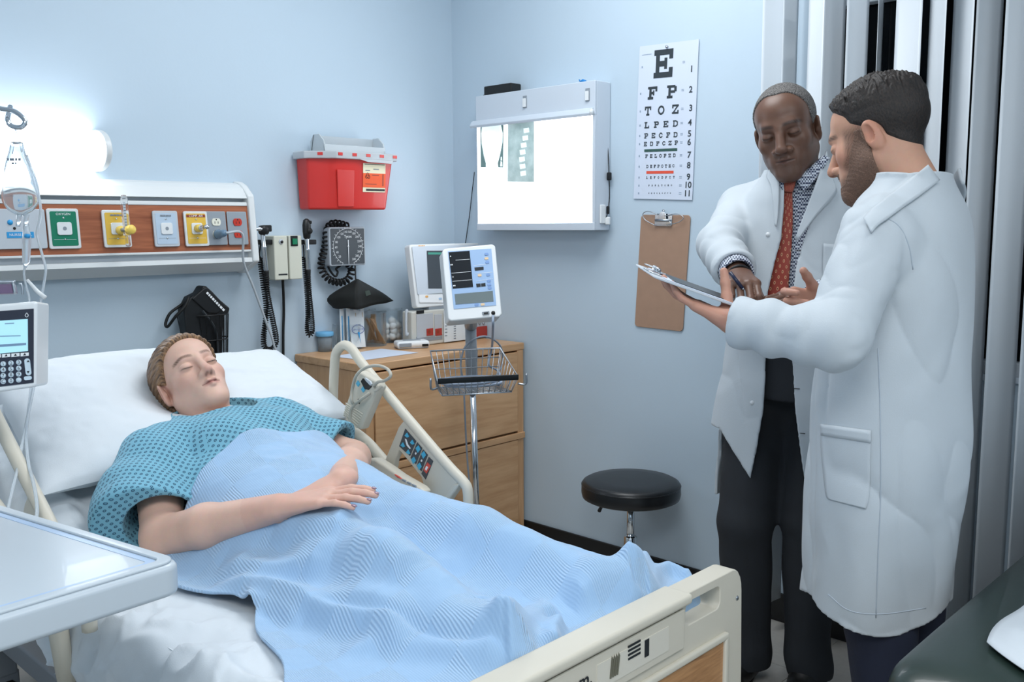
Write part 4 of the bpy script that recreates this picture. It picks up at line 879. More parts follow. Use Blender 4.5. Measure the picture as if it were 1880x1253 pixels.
# the monitor itself
vm = thing('vital_signs_monitor', on(866, 590, D=3.0), 'white patient monitor with blue key panel tilted on top of the stand', 'monitor')
TL_, TR_, BL_, BR_ = on(812.5, 456, D=3.03), on(910, 448, D=3.08), on(822, 590, D=2.97), on(922, 580, D=3.02)
U = TR_-TL_; U /= np.linalg.norm(U); W = TL_-BL_; W = W-U*(W@U); W /= np.linalg.norm(W); N = np.cross(U, W); cM = (TL_+TR_+BL_+BR_)/4; P_m = cM
ww = np.linalg.norm(TR_-TL_)*0.5+np.linalg.norm(BR_-BL_)*0.5; hh = np.linalg.norm(TL_-BL_)
def mp(px, py, o=0.0): return onp(px, py, cM+N*o, N)
def quad(name, pts, m, o, t=0.001, par=None): return B(name, MB().prism([mp(x, y, o) for x, y in pts], N*t), m, par or vm)
B('housing', MB().prism([mp(x, y) for x, y in ((812, 462), (816, 456), (905, 448), (910, 452), (922, 576), (918, 582), (828, 590), (823, 586))], -N*0.06), m_whiteg, vm, bevel=0.006)
quad('blue_panel', ((822, 462), (902, 457), (911, 561), (833, 568)), mat('key panel blue', '#9dbadd', 0.4), 0.0005)
quad('dark_screen', ((823.5, 463.5), (862, 461), (868.5, 527.5), (831, 530.5)), mat('monitor black', '#23262a', 0.15), 0.0015)
for a, b in (((836.5, 478), (862, 476.2)), ((829, 502), (864.5, 499)), ((831, 517), (866, 514))):
    B('screen_line', MB().tube([mp(*a, 0.0028), mp(*b, 0.0028)], 0.0007, 4), m_whiteprint, vm)
for k_, x, y in ((1, 827, 471), (2, 829, 486.5), (0, 831.5, 509), (2, 834, 525)):
    if k_: smudge_print(mp(x, y, 0.0026), U, W, [0.003]*k_, 0.004, m_whiteprint, vm)
    else: lettering('O', 0.007, mp(x, y, 0.0026), U, W, m_whiteprint, vm)
quad('lcd', ((834.5, 540.5), (904.5, 534.5), (906, 554), (836.5, 559.5)), mat('lcd grey', '#6d7a7c', 0.25), 0.0015)
for pts in (((871, 491.5), (887.5, 490), (888, 496), (872, 497.5)), ((874, 521.5), (882, 521), (882.5, 527), (875, 528)), ((883, 521), (891, 520), (891.5, 526), (883.5, 527))): quad('readout', pts, m_ink, 0.0015)
m_amb = mat('amber key', '#e8c9a2', 0.4); m_bkey = mat('blue key', '#7f9fd0', 0.4)
for x, y, m in ((893, 475, m_amb), (893, 467, m_bkey), (894.5, 482, m_bkey), (880.5, 506, m_amb), (896, 505, m_bkey), (897.5, 516, m_bkey), (898, 523, m_bkey), (899, 529, m_bkey), (886, 559.5, m_amb), (875, 560, m_bkey)):
    B('key', plate(MB(), mp(x, y, 0.0012), U, W, 0.013, 0.008, 0.0018, 0.003), m, vm)
for a, b in (((870, 488), (892, 486)), ((872, 502.5), (904, 500)), ((874, 517), (905, 512))): B('panel_line', MB().tube([mp(*a, 0.0018), mp(*b, 0.0018)], 0.0005, 4), m_whiteprint, vm)
quad('port', ((885, 573.5), (898, 572), (898.5, 577.5), (886, 579)), m_mgrey, 0.001, 0.003); quad('port_slot', ((888, 574.5), (896, 573.5), (896.5, 576.5), (888.5, 577.5)), m_black, 0.0042)
B('sensor_socket', MB().lathe([(0, 0.006), (0.005, 0.006), (0.007, 0)], mp(905.5, 575, 0.0), 14, np.array([U, W, N]).T), m_black, vm, smooth=True)
B('neck', MB().tube([V((px_-0.004, py_, on(862, 588, Y=-0.6)[2]-0.02)), cM-N*0.035-W*0.05], 0.024, 14), m_mgrey, vm, smooth=True)

# --- stool
st_c = V((-0.20, -1.125, 0)); zs = 0.452
so = thing('round_stool', st_c, 'round black padded stool on a chrome post by the right wall', 'stool')
m_vin = mat('black vinyl', '#15171a', 0.38, bump=0.08, bscale=160, coat=0.1)
rS = 0.177
B('seat', MB().lathe([(0, zs), (rS*0.6, zs-0.001), (rS*0.9, zs-0.006), (rS*0.975, zs-0.013), (rS, zs-0.026), (rS*1.005, zs-0.05), (rS*0.985, zs-0.066), (rS*0.92, zs-0.072), (0, zs-0.072)], st_c, 48), m_vin, so, smooth=True)
B('seat_piping', MB().tube([st_c+V((rS*0.995*math.cos(t), rS*0.995*math.sin(t), zs-0.022)) for t in np.linspace(0, 2*math.pi, 56, endpoint=False)], 0.002, 6, closed=True), m_vin, so, smooth=True)
B('seat_plate', MB().lathe([(0.07, zs-0.074), (0.07, zs-0.082), (0.02, zs-0.088)], st_c, 24), m_black, so, smooth=True)
a_ = on(1100, 939, X=st_c[0]-0.02); B('height_lever', MB().tube([st_c+V((0, 0.03, zs-0.082)), st_c+V((-0.03, 0.09, zs-0.084)), a_], [0.004, 0.004, 0.007], 8), m_black, so, smooth=True)
B('gas_lift', MB().tube([st_c+V((0, 0, 0.2)), st_c+V((0, 0, zs-0.08))], 0.014, 18), m_chrome, so, smooth=True)
zc_ = on(1154, 985, X=st_c[0])[2]
B('outer_column', MB().lathe([(0.024, 0.09), (0.024, zc_), (0.021, zc_+0.003), (0.014, zc_+0.006)], st_c, 24), m_chrome, so, smooth=True)
for k in range(5):
    a = math.radians(72*k+36); e_ = st_c+V((0.175*math.cos(a), 0.175*math.sin(a), 0.065))
    B('base_leg', MB().tube([st_c+V((0, 0, 0.10)), e_], [0.02, 0.012], 10), m_chrome, so, smooth=True)
    B('caster', MB().lathe([(0, -0.009), (0.022, -0.009), (0.026, -0.004), (0.026, 0.004), (0.022, 0.009), (0, 0.009)], e_*V((1, 1, 0))+V((0, 0, 0.027)), 16, np.array([V((math.cos(a), math.sin(a), 0)), ZA, V((math.sin(a), -math.cos(a), 0))]).T), m_rubber, so, smooth=True)
# ================================================================== the hospital bed
def prism_holes(outer, holes, d):
    """flat plate with holes: loops of 3D points, extruded by d"""
    bm = bmesh.new(); edges = []
    for lp in [outer]+holes:
        vs = [bm.verts.new(tuple(p)) for p in lp]
        for i in range(len(vs)): edges.append(bm.edges.new((vs[i], vs[(i+1) % len(vs)])))
    bmesh.ops.triangle_fill(bm, use_beauty=True, use_dissolve=False, edges=edges)
    r = bmesh.ops.extrude_face_region(bm, geom=bm.faces[:])
    bmesh.ops.translate(bm, vec=Vector(tuple(d)), verts=[g for g in r['geom'] if isinstance(g, bmesh.types.BMVert)])
    bmesh.ops.recalc_face_normals(bm, faces=bm.faces[:]); me = bpy.data.meshes.new('plate'); bm.to_mesh(me); bm.free(); return me
BXL, BXR = -2.19, -1.335; MZ = 0.66; INC = math.radians(33); PVY = -1.17
def deck(Y):
    Y = np.asarray(Y, float); s = 0.05
    t = (Y-PVY); return MZ+math.tan(INC)*0.5*(t+np.sqrt(t*t+s*s))-0.004
m_bed = mat('bed beige plastic', '#cfc9ba', 0.42, bump=0.03, bscale=300)
m_bedm = mat('bed frame grey', '#83868a', 0.45)
hb = thing('hospital_bed', (-1.76, -1.15, 0), 'beige hospital bed frame with raised head, side rails and footboard', 'bed')
# frame, legs, casters
B('base_frame', MB().box((-1.76, -1.15, 0.30), (0.70, 1.75, 0.06)), m_bedm, hb, bevel=0.008)
B('lift_column', MB().box((-1.76, -1.6, 0.39), (0.3, 0.25, 0.14)), m_bedm, hb, bevel=0.01); B('lift_column', MB().box((-1.76, -0.7, 0.39), (0.3, 0.25, 0.14)), m_bedm, hb, bevel=0.01)
B('deck_foot', MB().box((-1.76, -1.66, 0.475), (0.84, 0.96, 0.03)), m_bedm, hb, bevel=0.006)
cD_ = V((-1.76, PVY+0.27*math.cos(INC), 0.475+0.27*math.sin(INC))); RI = np.array([XA, V((0, math.cos(INC), math.sin(INC))), V((0, -math.sin(INC), math.cos(INC)))]).T
B('deck_head', MB().box(cD_, (0.84, 0.62, 0.03), RI), m_bedm, hb, bevel=0.006)
for x in (-2.05, -1.47):
    for y in (-1.95, -0.35):
        B('leg', MB().box((x, y, 0.21), (0.05, 0.06, 0.16)), m_bedm, hb, bevel=0.006)
        B('caster', MB().lathe([(0, -0.02), (0.05, -0.02), (0.06, -0.01), (0.06, 0.01), (0.05, 0.02), (0, 0.02)], (x, y, 0.061), 20, np.array([YA, ZA, XA]).T), m_rubber, hb, smooth=True)
        B('caster_fork', MB().box((x, y, 0.115), (0.06, 0.05, 0.05)), m_bedm, hb, bevel=0.005)
# headboard against the wall
hbm = prism_holes([V((x, -0.07, z)) for x, z in ((-2.19, 0.4), (-1.33, 0.4), (-1.33, 0.86), (-1.37, 0.92), (-2.15, 0.92), (-2.19, 0.86))], [[V((x, -0.07, z)) for x, z in ((-1.9, 0.80), (-1.62, 0.80), (-1.62, 0.85), (-1.9, 0.85))]], (0, -0.035, 0))
link('headboard', hbm, m_bed, hb, bevel=0.006)
# footboard
FY = -2.195; FXR, FXL, FZ = -1.292, -2.235, 0.700
def fb(px, py): return on(px, py, Y=FY)
def fo(x, z): return V((x, FY, z))
def rloop(x0, x1, z0, z1, r=0.02, n=4): return [fo((x0+x1)/2+a, (z0+z1)/2+b) for a, b in rrect(x1-x0, z1-z0, r, n)]
out = []
for k in range(6): a = math.radians(90*k/5); out.append((FXR-0.035+0.035*math.cos(a)+0.0, FZ-0.05+0.05*math.sin(a)))
out = [(FXR+0.012, 0.24), (FXR+0.006, 0.5)]+out
out += [(2*(-1.7635)-x, z) for x, z in out[::-1]]
h0, h1 = fb(1257, 1122), fb(1322, 1108)
hx0, hx1 = h0[0]+0.004, h1[0]; hz1, hz0 = fb(1290, 1092)[2], fb(1290, 1138)[2]+0.004
mir = lambda x: 2*(-1.7635)-x
me = prism_holes([fo(x, z) for x, z in out], [rloop(hx0, hx1, hz0, hz1, 0.014), rloop(mir(hx1), mir(hx0), hz0, hz1, 0.014)], (0, 0.045, 0))
fbd = link('footboard', me, m_bed, hb, bevel=0.008, seg=3)
B('top_cap', MB().box((-1.7635, FY+0.018, FZ-0.006), (0.56, 0.062, 0.02)), m_bed, fbd, bevel=0.007, seg=3)
m_oak = wood('oak inset', '#8f6440', '#bd8e62', 'X', 2.6, 0.35, 9)
wz = fb(1340, 1165)[2]
B('wood_inset', MB().box((-1.7635, FY-0.001, (wz+0.30)/2), (0.80, 0.006, wz-0.30)), m_oak, fbd)
for s in (1, -1): B('inset_border', MB().box((-1.7635+s*0.407, FY-0.004, (wz+0.30)/2), (0.014, 0.012, wz-0.29)), m_bed, fbd, bevel=0.004)
B('inset_border', MB().box((-1.7635, FY-0.004, wz+0.006), (0.826, 0.012, 0.014)), m_bed, fbd, bevel=0.004)
lp0 = fb(1255, 1190); lx1 = lp0[0]-0.006; lx0 = mir(lx1); lz1 = fb(1200, 1145)[2]; lz0 = wz+0.03
B('label_panel', MB().box(((lx0+lx1)/2, FY-0.003, (lz0+lz1)/2), (lx1-lx0, 0.006, lz1-lz0)), m_bed, fbd, bevel=0.006)
q = fb(1172, 1192); lx_ = (q[0]-0.11, q[0]+0.055)
B('label', MB().box((q[0]-0.02, FY-0.0065, (lz0+lz1)/2), (0.20, 0.001, lz1-lz0-0.03)), mat('label ivory', '#d6d1c4', 0.35), fbd)
q = fb(1181, 1188); B('label_bar', MB().box((q[0], FY-0.0075, q[2]), (0.012, 0.001, 0.03)), m_ink, fbd)
for k in range(4):
    q = fb(1160, 1179+7.5*k); B('label_print', MB().box((q[0]-0.003, FY-0.0075, q[2]), (0.034, 0.001, 0.0035)), m_ink, fbd)
q = fb(1121, 1220)
for k in range(4): B('emblem_stripe', MB().prism([V((q[0]+dx+0.006*k-0.012, FY-0.0076, q[2]+dz)) for dx, dz in ((0, -0.018), (0.004, -0.019), (0.009, 0.012), (0.005, 0.019))], (0, -0.0006, 0)), mat('emblem olive grey', '#7a7868', 0.35, metal=0.3), fbd)
q = fb(1066, 1250); lettering('Hill-Rom.', 0.034, V((q[0]-0.045, FY-0.0068, q[2]+0.001)), XA, ZA, m_ink, fbd, bold=0.0005)
B('screw', MB().lathe([(0, 0.002), (0.004, 0.0015), (0.005, 0)], fb(1360, 1095)+V((-0.014, 0, 0)), 12, np.array([XA, ZA, -YA]).T), m_steel, fbd, smooth=True)

# side rails on the raised head section: outline read off the far rail
def c6(x, y): p = on(580+x/3.48, 600+y/3.48, X=-1.305); return (p[1], p[2])
tube_o = [c6(*q) for q in ((160, 600), (118, 540), (112, 420), (122, 210), (140, 150), (185, 118), (235, 150), (290, 230), (430, 400), (640, 650), (850, 895), (940, 990), (970, 1050), (975, 1190))]
tube_l = [c6(*q) for q in ((160, 600), (230, 660), (330, 740), (445, 870), (560, 985), (690, 1085), (780, 1130))]
panel = [c6(*q) for q in ((575, 600), (640, 650), (905, 960), (925, 1000), (805, 1125), (765, 1140), (690, 1085), (705, 1010), (690, 960), (575, 815), (548, 788), (520, 850), (512, 905), (445, 885), (470, 820), (545, 640))]
foot = [c6(*q) for q in ((690, 1085), (810, 1120), (900, 1000), (940, 1000), (830, 1160), (720, 1170))]
m_ctl = mat('control dark grey', '#4b5055', 0.4); m_cblue = mat('control blue', '#4fb4d8', 0.35); m_cred = mat('call red', '#d4574a', 0.4)
def side_rail(X, s):
    """s = +1: outer face to +X (far rail), controls face the bed (-X)"""
    p3 = lambda yz, dx=0.0: V((X+dx, yz[0], yz[1]))
    r = B('side_rail', MB().tube(catmull([p3(q) for q in tube_o], 5), 0.0135, 12), m_bed, hb, smooth=True)
    B('inner_strip', MB().tube(catmull([p3(q) for q in tube_l], 5), 0.015, 10), m_bed, r, smooth=True)
    B('control_panel', MB().prism([p3(q, -0.010) for q in panel], (0.020, 0, 0)), m_bed, r, bevel=0.004)
    B('lower_panel', MB().prism([p3(q, -0.012) for q in foot], (0.024, 0, 0)), m_bed, r, bevel=0.004)
    B('pivot_arm', MB().tube([p3(tube_l[2]), p3(tube_l[2])+V((s*-0.01, -0.03, -0.16))], 0.018, 10), m_bed, r, smooth=True)
    B('pivot_arm', MB().tube([p3(tube_l[5]), p3(tube_l[5])+V((s*-0.01, -0.02, -0.16))], 0.018, 10), m_bed, r, smooth=True)
    o = -0.0105 if s > 0 else 0.0105; dn = -0.0012 if s > 0 else 0.0012
    def pl(name, pts, m, lift, t=1): return B(name, MB().prism([p3(c6(*q), o+dn*lift) for q in pts], (dn*t, 0, 0)), m, r)
    for pts in (((592, 648), (662, 728), (622, 822), (553, 760)), ((668, 735), (700, 772), (660, 875), (625, 835)), ((705, 780), (736, 815), (695, 920), (664, 885)), ((742, 828), (770, 855), (722, 972), (695, 935))): pl('button_plate', pts, m_ctl, 0)
    for cx, cy in ((603, 690), (637, 735), (577, 752), (611, 797)):
        pl('arrow_button', [(cx-13, cy+2), (cx+2, cy-17), (cx+15, cy+10), (cx+2, cy+15)], m_cblue, 1)
    pl('bed_symbol', [(592, 712), (600, 716), (612, 750), (628, 772), (624, 778), (604, 756)], m_whiteprint, 1)
    for cx, cy in ((674, 778), (645, 850), (709, 815), (682, 888)): pl('blue_button', [(cx-14, cy-6), (cx+4, cy-24), (cx+17, cy+2), (cx+0, cy+24)], m_cblue, 1)
    for cx, cy in ((660, 806), (697, 852)): pl('light_symbol', [(cx-5, cy), (cx+2, cy-9), (cx+6, cy+2), (cx, cy+9)], m_whiteprint, 1)
    pl('call_button', [(735, 862), (757, 885), (730, 935), (710, 910)], m_cred, 1); pl('call_symbol', [(731, 885), (742, 893), (731, 915), (722, 905)], m_whiteprint, 2)
    return r
side_rail(-1.305, 1)
side_rail(-2.235, -1)
# hand control hooked on the far rail
hc = thing('bed_hand_control', V((-1.33, *c6(260, 640))), 'beige bed hand control clipped on the far bed rail', 'remote')
hx = -1.345
def hp(pts, dx=0.0): return [on(580+x/3.48, 600+y/3.48, X=hx+dx) for x, y in pts]
B('body', MB().prism(hp(((268, 285), (330, 318), (385, 350), (400, 395), (378, 440), (285, 662), (245, 645), (172, 555), (205, 455))), (0.03, 0, 0)), m_bed, hc, bevel=0.006, seg=3)
B('display_window', MB().prism(hp(((298, 330), (355, 385), (335, 405), (310, 400), (285, 350)), -0.002), (0.003, 0, 0)), m_black, hc, bevel=0.001)
B('lens', MB().prism(hp(((310, 325), (345, 350), (355, 370), (345, 380), (312, 345)), -0.006), (0.006, 0, 0)), m_lgrey, hc, bevel=0.002)
for cx, cy in ((266, 365), (299, 402)): B('blue_button', MB().prism(hp(((cx-12, cy), (cx, cy-20), (cx+14, cy+2), (cx+2, cy+20)), -0.002), (0.003, 0, 0)), m_cblue, hc)
B('dark_button', MB().prism(hp(((268, 462), (282, 472), (276, 495), (262, 484)), -0.002), (0.003, 0, 0)), m_black, hc)
for k in range(7):
    t = k/6; a = (192-12*t*1.2, 490+75*t); b = (300-40*t, 560+85*t)
    B('grip_ridge', MB().tube(hp((a, b), -0.0005), 0.0018, 5), m_bed, hc)
cord = [(345, 425), (290, 465), (245, 495), (228, 470), (232, 400), (260, 310), (320, 262), (400, 250), (460, 275), (478, 315), (440, 345), (395, 355), (372, 385), (380, 410), (420, 380), (455, 330), (425, 325), (370, 375), (330, 430), (260, 480), (180, 570), (150, 610)]
B('curly_cord', MB().tube(catmull([on(580+x/3.48, 600+y/3.48, X=hx-0.012-0.010*(k % 2)) for k, (x, y) in enumerate(cord[:15])], 5), 0.0042, 8), mat('warm grey cord', '#b7b2a5', 0.45), hc, smooth=True)
B('lead_cord', MB().tube(catmull([on(580+x/3.48, 600+y/3.48, X=hx-0.014) for x, y in ((248, 495), (222, 540), (218, 620), (235, 730), (270, 800), (312, 842))], 6), 0.0042, 8), MATS['warm grey cord'], hc, smooth=True)
ch = thing('call_handset', V((-1.36, *c6(480, 960))), 'slim beige call handset lying along the far bed rail', 'remote')
B('body', MB().prism(hp(((315, 862), (335, 846), (372, 848), (440, 890), (530, 955), (660, 1030), (690, 1062), (672, 1085), (560, 1040), (430, 965), (330, 905)), -0.016), (0.03, 0, 0)), m_bed, ch, bevel=0.007, seg=3)
B('red_key', MB().prism(hp(((500, 945), (525, 958), (545, 975), (520, 965)), -0.019), (0.004, 0, 0)), m_cred, ch)
for k in range(3): B('grey_key', MB().prism(hp(((548+32*k, 975+16*k), (570+32*k, 985+16*k), (572+32*k, 996+16*k), (550+32*k, 985+16*k)), -0.019), (0.004, 0, 0)), m_mgrey, ch)

# ------------------------------------------------------------------ mattress in its white fitted sheet
def vnoise(x, y, seed=0, oct=3):
    """smooth value noise, numpy"""
    out = np.zeros_like(x, float); amp = 1.0; rs = np.random.default_rng(seed); tot = 0
    for o in range(oct):
        G = rs.random((64, 64)); xi = np.floor(x).astype(int); yi = np.floor(y).astype(int); fx_ = x-xi; fy_ = y-yi
        fx_ = fx_*fx_*(3-2*fx_); fy_ = fy_*fy_*(3-2*fy_); g = lambda a, b: G[a % 64, b % 64]
        out += amp*((g(xi, yi)*(1-fx_)+g(xi+1, yi)*fx_)*(1-fy_)+(g(xi, yi+1)*(1-fx_)+g(xi+1, yi+1)*fx_)*fy_); tot += amp
        x = x*2.03+5.1; y = y*2.03+1.7; amp *= 0.5
    return out/tot
def ridged(x, y, seed): return 1-np.abs(2*vnoise(x, y, seed, 3)-1)
def grid_obj(name, P, m, parent=None, uv=None, thick=0.0, closed_u=False):
    nv, nu = P.shape[:2]; idx = np.arange(nv*nu).reshape(nv, nu); nxt = np.roll(idx, -1, axis=1) if closed_u else None
    a = idx[:-1, :-1] if not closed_u else idx[:-1]; b = idx[:-1, 1:] if not closed_u else nxt[:-1]; c = idx[1:, 1:] if not closed_u else nxt[1:]; d = idx[1:, :-1] if not closed_u else idx[1:]
    fs = np.stack([a, b, c, d], -1).reshape(-1, 4)
    me = bpy.data.meshes.new(name); me.from_pydata(P.reshape(-1, 3).tolist(), [], fs.tolist()); me.update()
    if uv is not None:
        L = me.uv_layers.new(name='UVMap'); vi = np.empty(len(me.loops), int); me.loops.foreach_get('vertex_index', vi)
        L.data.foreach_set('uv', uv.reshape(-1, 2)[vi].astype(np.float32).ravel())
    o = link(name, me, m, parent, smooth=True)
    if thick: md = o.modifiers.new('solid', 'SOLIDIFY'); md.thickness = thick; md.offset = -1
    return o
m_sheet = cloth_mat('white cotton sheet', '#d3dae0', 0.75, 0.55, 5.0, 500, 0.014)
nY, nS = 260, 200
Ys = np.concatenate([np.linspace(-2.145, -1.30, 110), np.linspace(-1.295, -0.74, 150)]); dz = deck(Ys)
TH = 0.165; wv = BXR-BXL
sec = []                                    # cross-section: left side up, top, right side down
for k in range(nS):
    s = k/(nS-1)*(wv+2*TH)
    if s < TH: sec.append((0, s-TH))
    elif s < TH+wv: sec.append((s-TH, 0))
    else: sec.append((wv, -(s-TH-wv)))
sec = np.array(sec); rr = 0.035
xs = BXL+sec[:, 0]; hs = sec[:, 1]
# round the shoulders of the section
for i in range(nS):
    x, h = sec[i]; dx = min(x, wv-x)
    if dx < rr and h > -rr:
        vx, vh = rr-dx, h+rr; l = math.hypot(vx, vh)
        if l > rr: xs[i] = (BXL+rr-vx*rr/l) if x < wv/2 else (BXR-rr+vx*rr/l); hs[i] = -rr+vh*rr/l
Xg, Yg = np.meshgrid(xs, Ys); Hg = np.tile(hs, (nY, 1)); slope = np.gradient(dz, Ys); ny_, nz_ = -slope/np.sqrt(1+slope**2), 1/np.sqrt(1+slope**2)
wr = 0.010*(ridged(Xg*7+Yg*2.5, Yg*6-Xg*2, 3)-0.6)+0.005*(ridged(Xg*16, Yg*15+Xg*6, 5)-0.6)
lb_ = np.exp(-((Xg-BXL)/0.11)**2); wr += 0.030*lb_*(ridged(Xg*6+3+Yg*2, Yg*5+Hg*6, 8)**3-0.3)+0.016*lb_*(ridged(Xg*13+Yg*5, Yg*12-Xg*6, 9)**4-0.25)
left = np.clip(-Hg/TH, 0, 1)*(Xg < BXL+0.1); swell = left*(0.035*ridged(Yg*7+Hg*3, Hg*5+2, 11)**2+0.018*ridged(Yg*15+Hg*8, Hg*9, 12)**4)
P = np.stack([Xg-swell, Yg+(Hg+wr)*ny_[:, None], dz[:, None]+(Hg+wr)*nz_[:, None]], -1)
mt = thing('mattress', (-1.76, -1.15, 0.49), 'mattress with wrinkled white fitted sheet on the hospital bed', 'mattress')
grid_obj('fitted_sheet', P, m_sheet, mt)
core = MB(); core.box((-1.76, -1.66, 0.575), (0.82, 0.96, 0.14)); B('mattress_core', core, m_sheet, mt)

# ------------------------------------------------------------------ overbed table at the left
ZT = 0.90
c0 = on(341, 1030, Z=ZT); TLv = on(0, 928, Z=ZT)-c0; TLv /= np.linalg.norm(TLv); TSv = on(0, 1133, Z=ZT)-c0; TSv /= np.linalg.norm(TSv)
ot = thing('overbed_table', c0*V((1, 1, 0))+TLv*0.4+TSv*0.2-V((0, 0, 0)), 'white glossy overbed table in the left foreground', 'table')
m_tab = mat('white laminate', '#bcc6ce', 0.34, coat=0.12); m_groove = mat('pale blue groove', '#a9c0dc', 0.3)
def tb(a, b, z): return c0+TLv*a+TSv*b+V((0, 0, z))
def tloop(i, z, r): # inset i
    L_, S_ = 0.80, 0.42; pts = []
    for (ca, cb, a0) in ((i+r, i+r, 180), (L_-i-r, i+r, 270), (L_-i-r, S_-i-r, 0), (i+r, S_-i-r, 90)):
        for k in range(7): a = math.radians(a0+90*k/6); pts.append(tb(ca+r*math.cos(a), cb+r*math.sin(a), z))
    return pts
B('top', MB().prism(tloop(0.0, -0.046, 0.028), (0, 0, 0.046)), m_tab, ot, bevel=0.009, seg=4)
def ring(i0, i1, z0, t, r0, r1):
    A = tloop(i0, z0, r0); Bq = tloop(i1, z0, r1); n = len(A); mb = MB(); up = V((0, 0, t))
    mb.add(A+Bq+[p+up for p in A]+[p+up for p in Bq], [(i, (i+1) % n, n+(i+1) % n, n+i)[::-1] for i in range(n)]+[(2*n+i, 2*n+(i+1) % n, 3*n+(i+1) % n, 3*n+i) for i in range(n)]+[(i, (i+1) % n, 2*n+(i+1) % n, 2*n+i) for i in range(n)]+[(n+i, n+(i+1) % n, 3*n+(i+1) % n, 3*n+i)[::-1] for i in range(n)])
    return mb
B('raised_rim', ring(0.006, 0.022, -0.001, 0.005, 0.024, 0.014), m_tab, ot, bevel=0.002)
B('groove', ring(0.023, 0.034, 0.0, 0.0006, 0.014, 0.008), m_groove, ot)
B('column', MB().box(tb(0.70, 0.30, -0.046-0.38), (0.06, 0.05, 0.76)), m_lgrey, ot, bevel=0.006)
B('column_bracket', MB().box(tb(0.6, 0.28, -0.062), (0.08, 0.26, 0.03)), m_lgrey, ot, bevel=0.006)
B('base', MB().box(tb(0.42, 0.30, 0.055-ZT), (0.06, 0.72, 0.04)), m_lgrey, ot, bevel=0.01)
for a in (0.10, 0.74): B('caster', MB().lathe([(0, -0.012), (0.024, -0.012), (0.028, 0), (0.024, 0.012), (0, 0.012)], tb(a, 0.30, 0.028-ZT), 16, np.array([YA, ZA, XA]).T), m_rubber, ot, smooth=True)

# ------------------------------------------------------------------ infusion pump, drip bag and pole at the far left
ivx = thing('drip_stand', (-2.45, -0.95, 0), 'chrome drip stand with curled hook beside the service panel', 'drip stand')
hk = [(-260, 204), (-40, 198), (10, 201), (27, 205), (40, 215), (46, 225), (40, 233), (30, 234), (19, 230), (14, 221), (16, 208), (19, 196)]
HD = 2.2
B('hook', MB().tube(catmull([on(x, y, D=HD+0.02*max(0, k-9)) for k, (x, y) in enumerate(hk)], 5), 0.0058, 10), m_chrome, ivx, smooth=True)
pb = on(-260, 204, D=HD)
B('pole', MB().tube([V((pb[0], pb[1], 0.06)), V((pb[0], pb[1], pb[2]+0.003))], 0.011, 14), m_chrome, ivx, smooth=True)
for k in range(5):
    a = math.radians(72*k); B('base_leg', MB().tube([V((pb[0], pb[1], 0.1)), V((pb[0]+0.22*math.cos(a), pb[1]+0.22*math.sin(a), 0.05))], 0.012, 8), m_mgrey, ivx, smooth=True)
    B('caster', MB().lathe([(0, -0.01), (0.02, -0.01), (0.025, 0), (0.02, 0.01), (0, 0.01)], V((pb[0]+0.22*math.cos(a), pb[1]+0.22*math.sin(a), 0.026)), 14, np.array([YA, ZA, XA]).T), m_rubber, ivx, smooth=True)
bag = thing('drip_bag', on(35, 395, D=HD), 'clear fluid bag hanging from the curled chrome hook', 'drip bag')
m_bagp = mat('drip bag film', '#eaf1f5', 0.12, trans=0.85, ior=1.18); m_fluid = mat('clear fluid', '#f4f9fb', 0.02, trans=1.0, ior=1.33)
prof = [(262, 12.5), (280, 14.5), (300, 22), (325, 29.5), (350, 34), (370, 33), (385, 24), (393, 12), (397, 5)]
mbp = MB(); R_, U_ = _r, _u
vs_ = []; n = 24; pc_ = catmull([V((39, y, h)) for y, h in prof], 4)
for q in pc_:
    t_ = (q[1]-262)/135; cx = 30+8*min(1, t_*1.3); c = on(cx, q[1], D=HD); hw = q[2]/F*HD; th = 0.006+0.026*math.sin(min(1, max(0.02, t_))*math.pi)**0.8
    for k in range(n): a = 2*math.pi*k/n; vs_.append(c+_r*hw*math.cos(a)+_f*th*math.sin(a))
m_ = len(pc_); mbp.add(vs_, [(i*n+k, i*n+(k+1) % n, (i+1)*n+(k+1) % n, (i+1)*n+k) for i in range(m_-1) for k in range(n)]+[tuple(range(n)), tuple((m_-1)*n+k for k in range(n))[::-1]])
B('bag_film', mbp, m_bagp, bag, smooth=True)
lb_ = on(28, 292, D=HD-0.026)
for wds, sz, dy in (([0.004, 0.010, 0.005, 0.006], 0.006, 0), ([0.006, 0.004], 0.004, 7)): smudge_print(on(26, 293+dy, D=HD-0.028), _r, _u, wds, sz, m_inkg, bag)
for k in range(7): B('volume_mark', MB().tube([on(9, 312+8*k, D=HD-0.027), on(20 if k % 2 else 26, 312+8*k, D=HD-0.03)], 0.0004, 4), m_inkg, bag)
B('hanger_loop', MB().tube(catmull([on(20, 280, D=HD), on(27, 240, D=HD), on(29, 235, D=HD), on(32, 245, D=HD), on(41, 278, D=HD)], 5), 0.0022, 6), m_tubing, bag, smooth=True)
for x in (33, 47): B('port', MB().tube([on(x+2, 394, D=HD), on(x, 416, D=HD)], [0.006, 0.0045], 10), m_tubing, bag, smooth=True)
B('drip_chamber', MB().tube([on(48, 412, D=HD), on(49, 440, D=HD), on(48, 480, D=HD), on(46, 492, D=HD)], [0.006, 0.010, 0.0085, 0.003], 12), m_tubing, bag, smooth=True)
B('blue_valve', MB().tube([on(46, 433, D=HD-0.012), on(54, 434, D=HD-0.012)], 0.005, 10), m_blueprint, bag, smooth=True)
B('drip_tube', MB().tube(catmull([on(x, y, D=HD-0.01*max(0, (y-540)/60)) for x, y in ((46, 490), (44, 505), (49, 530), (53, 545), (55, 580))], 6), 0.0026, 7), m_tubing, bag, smooth=True)
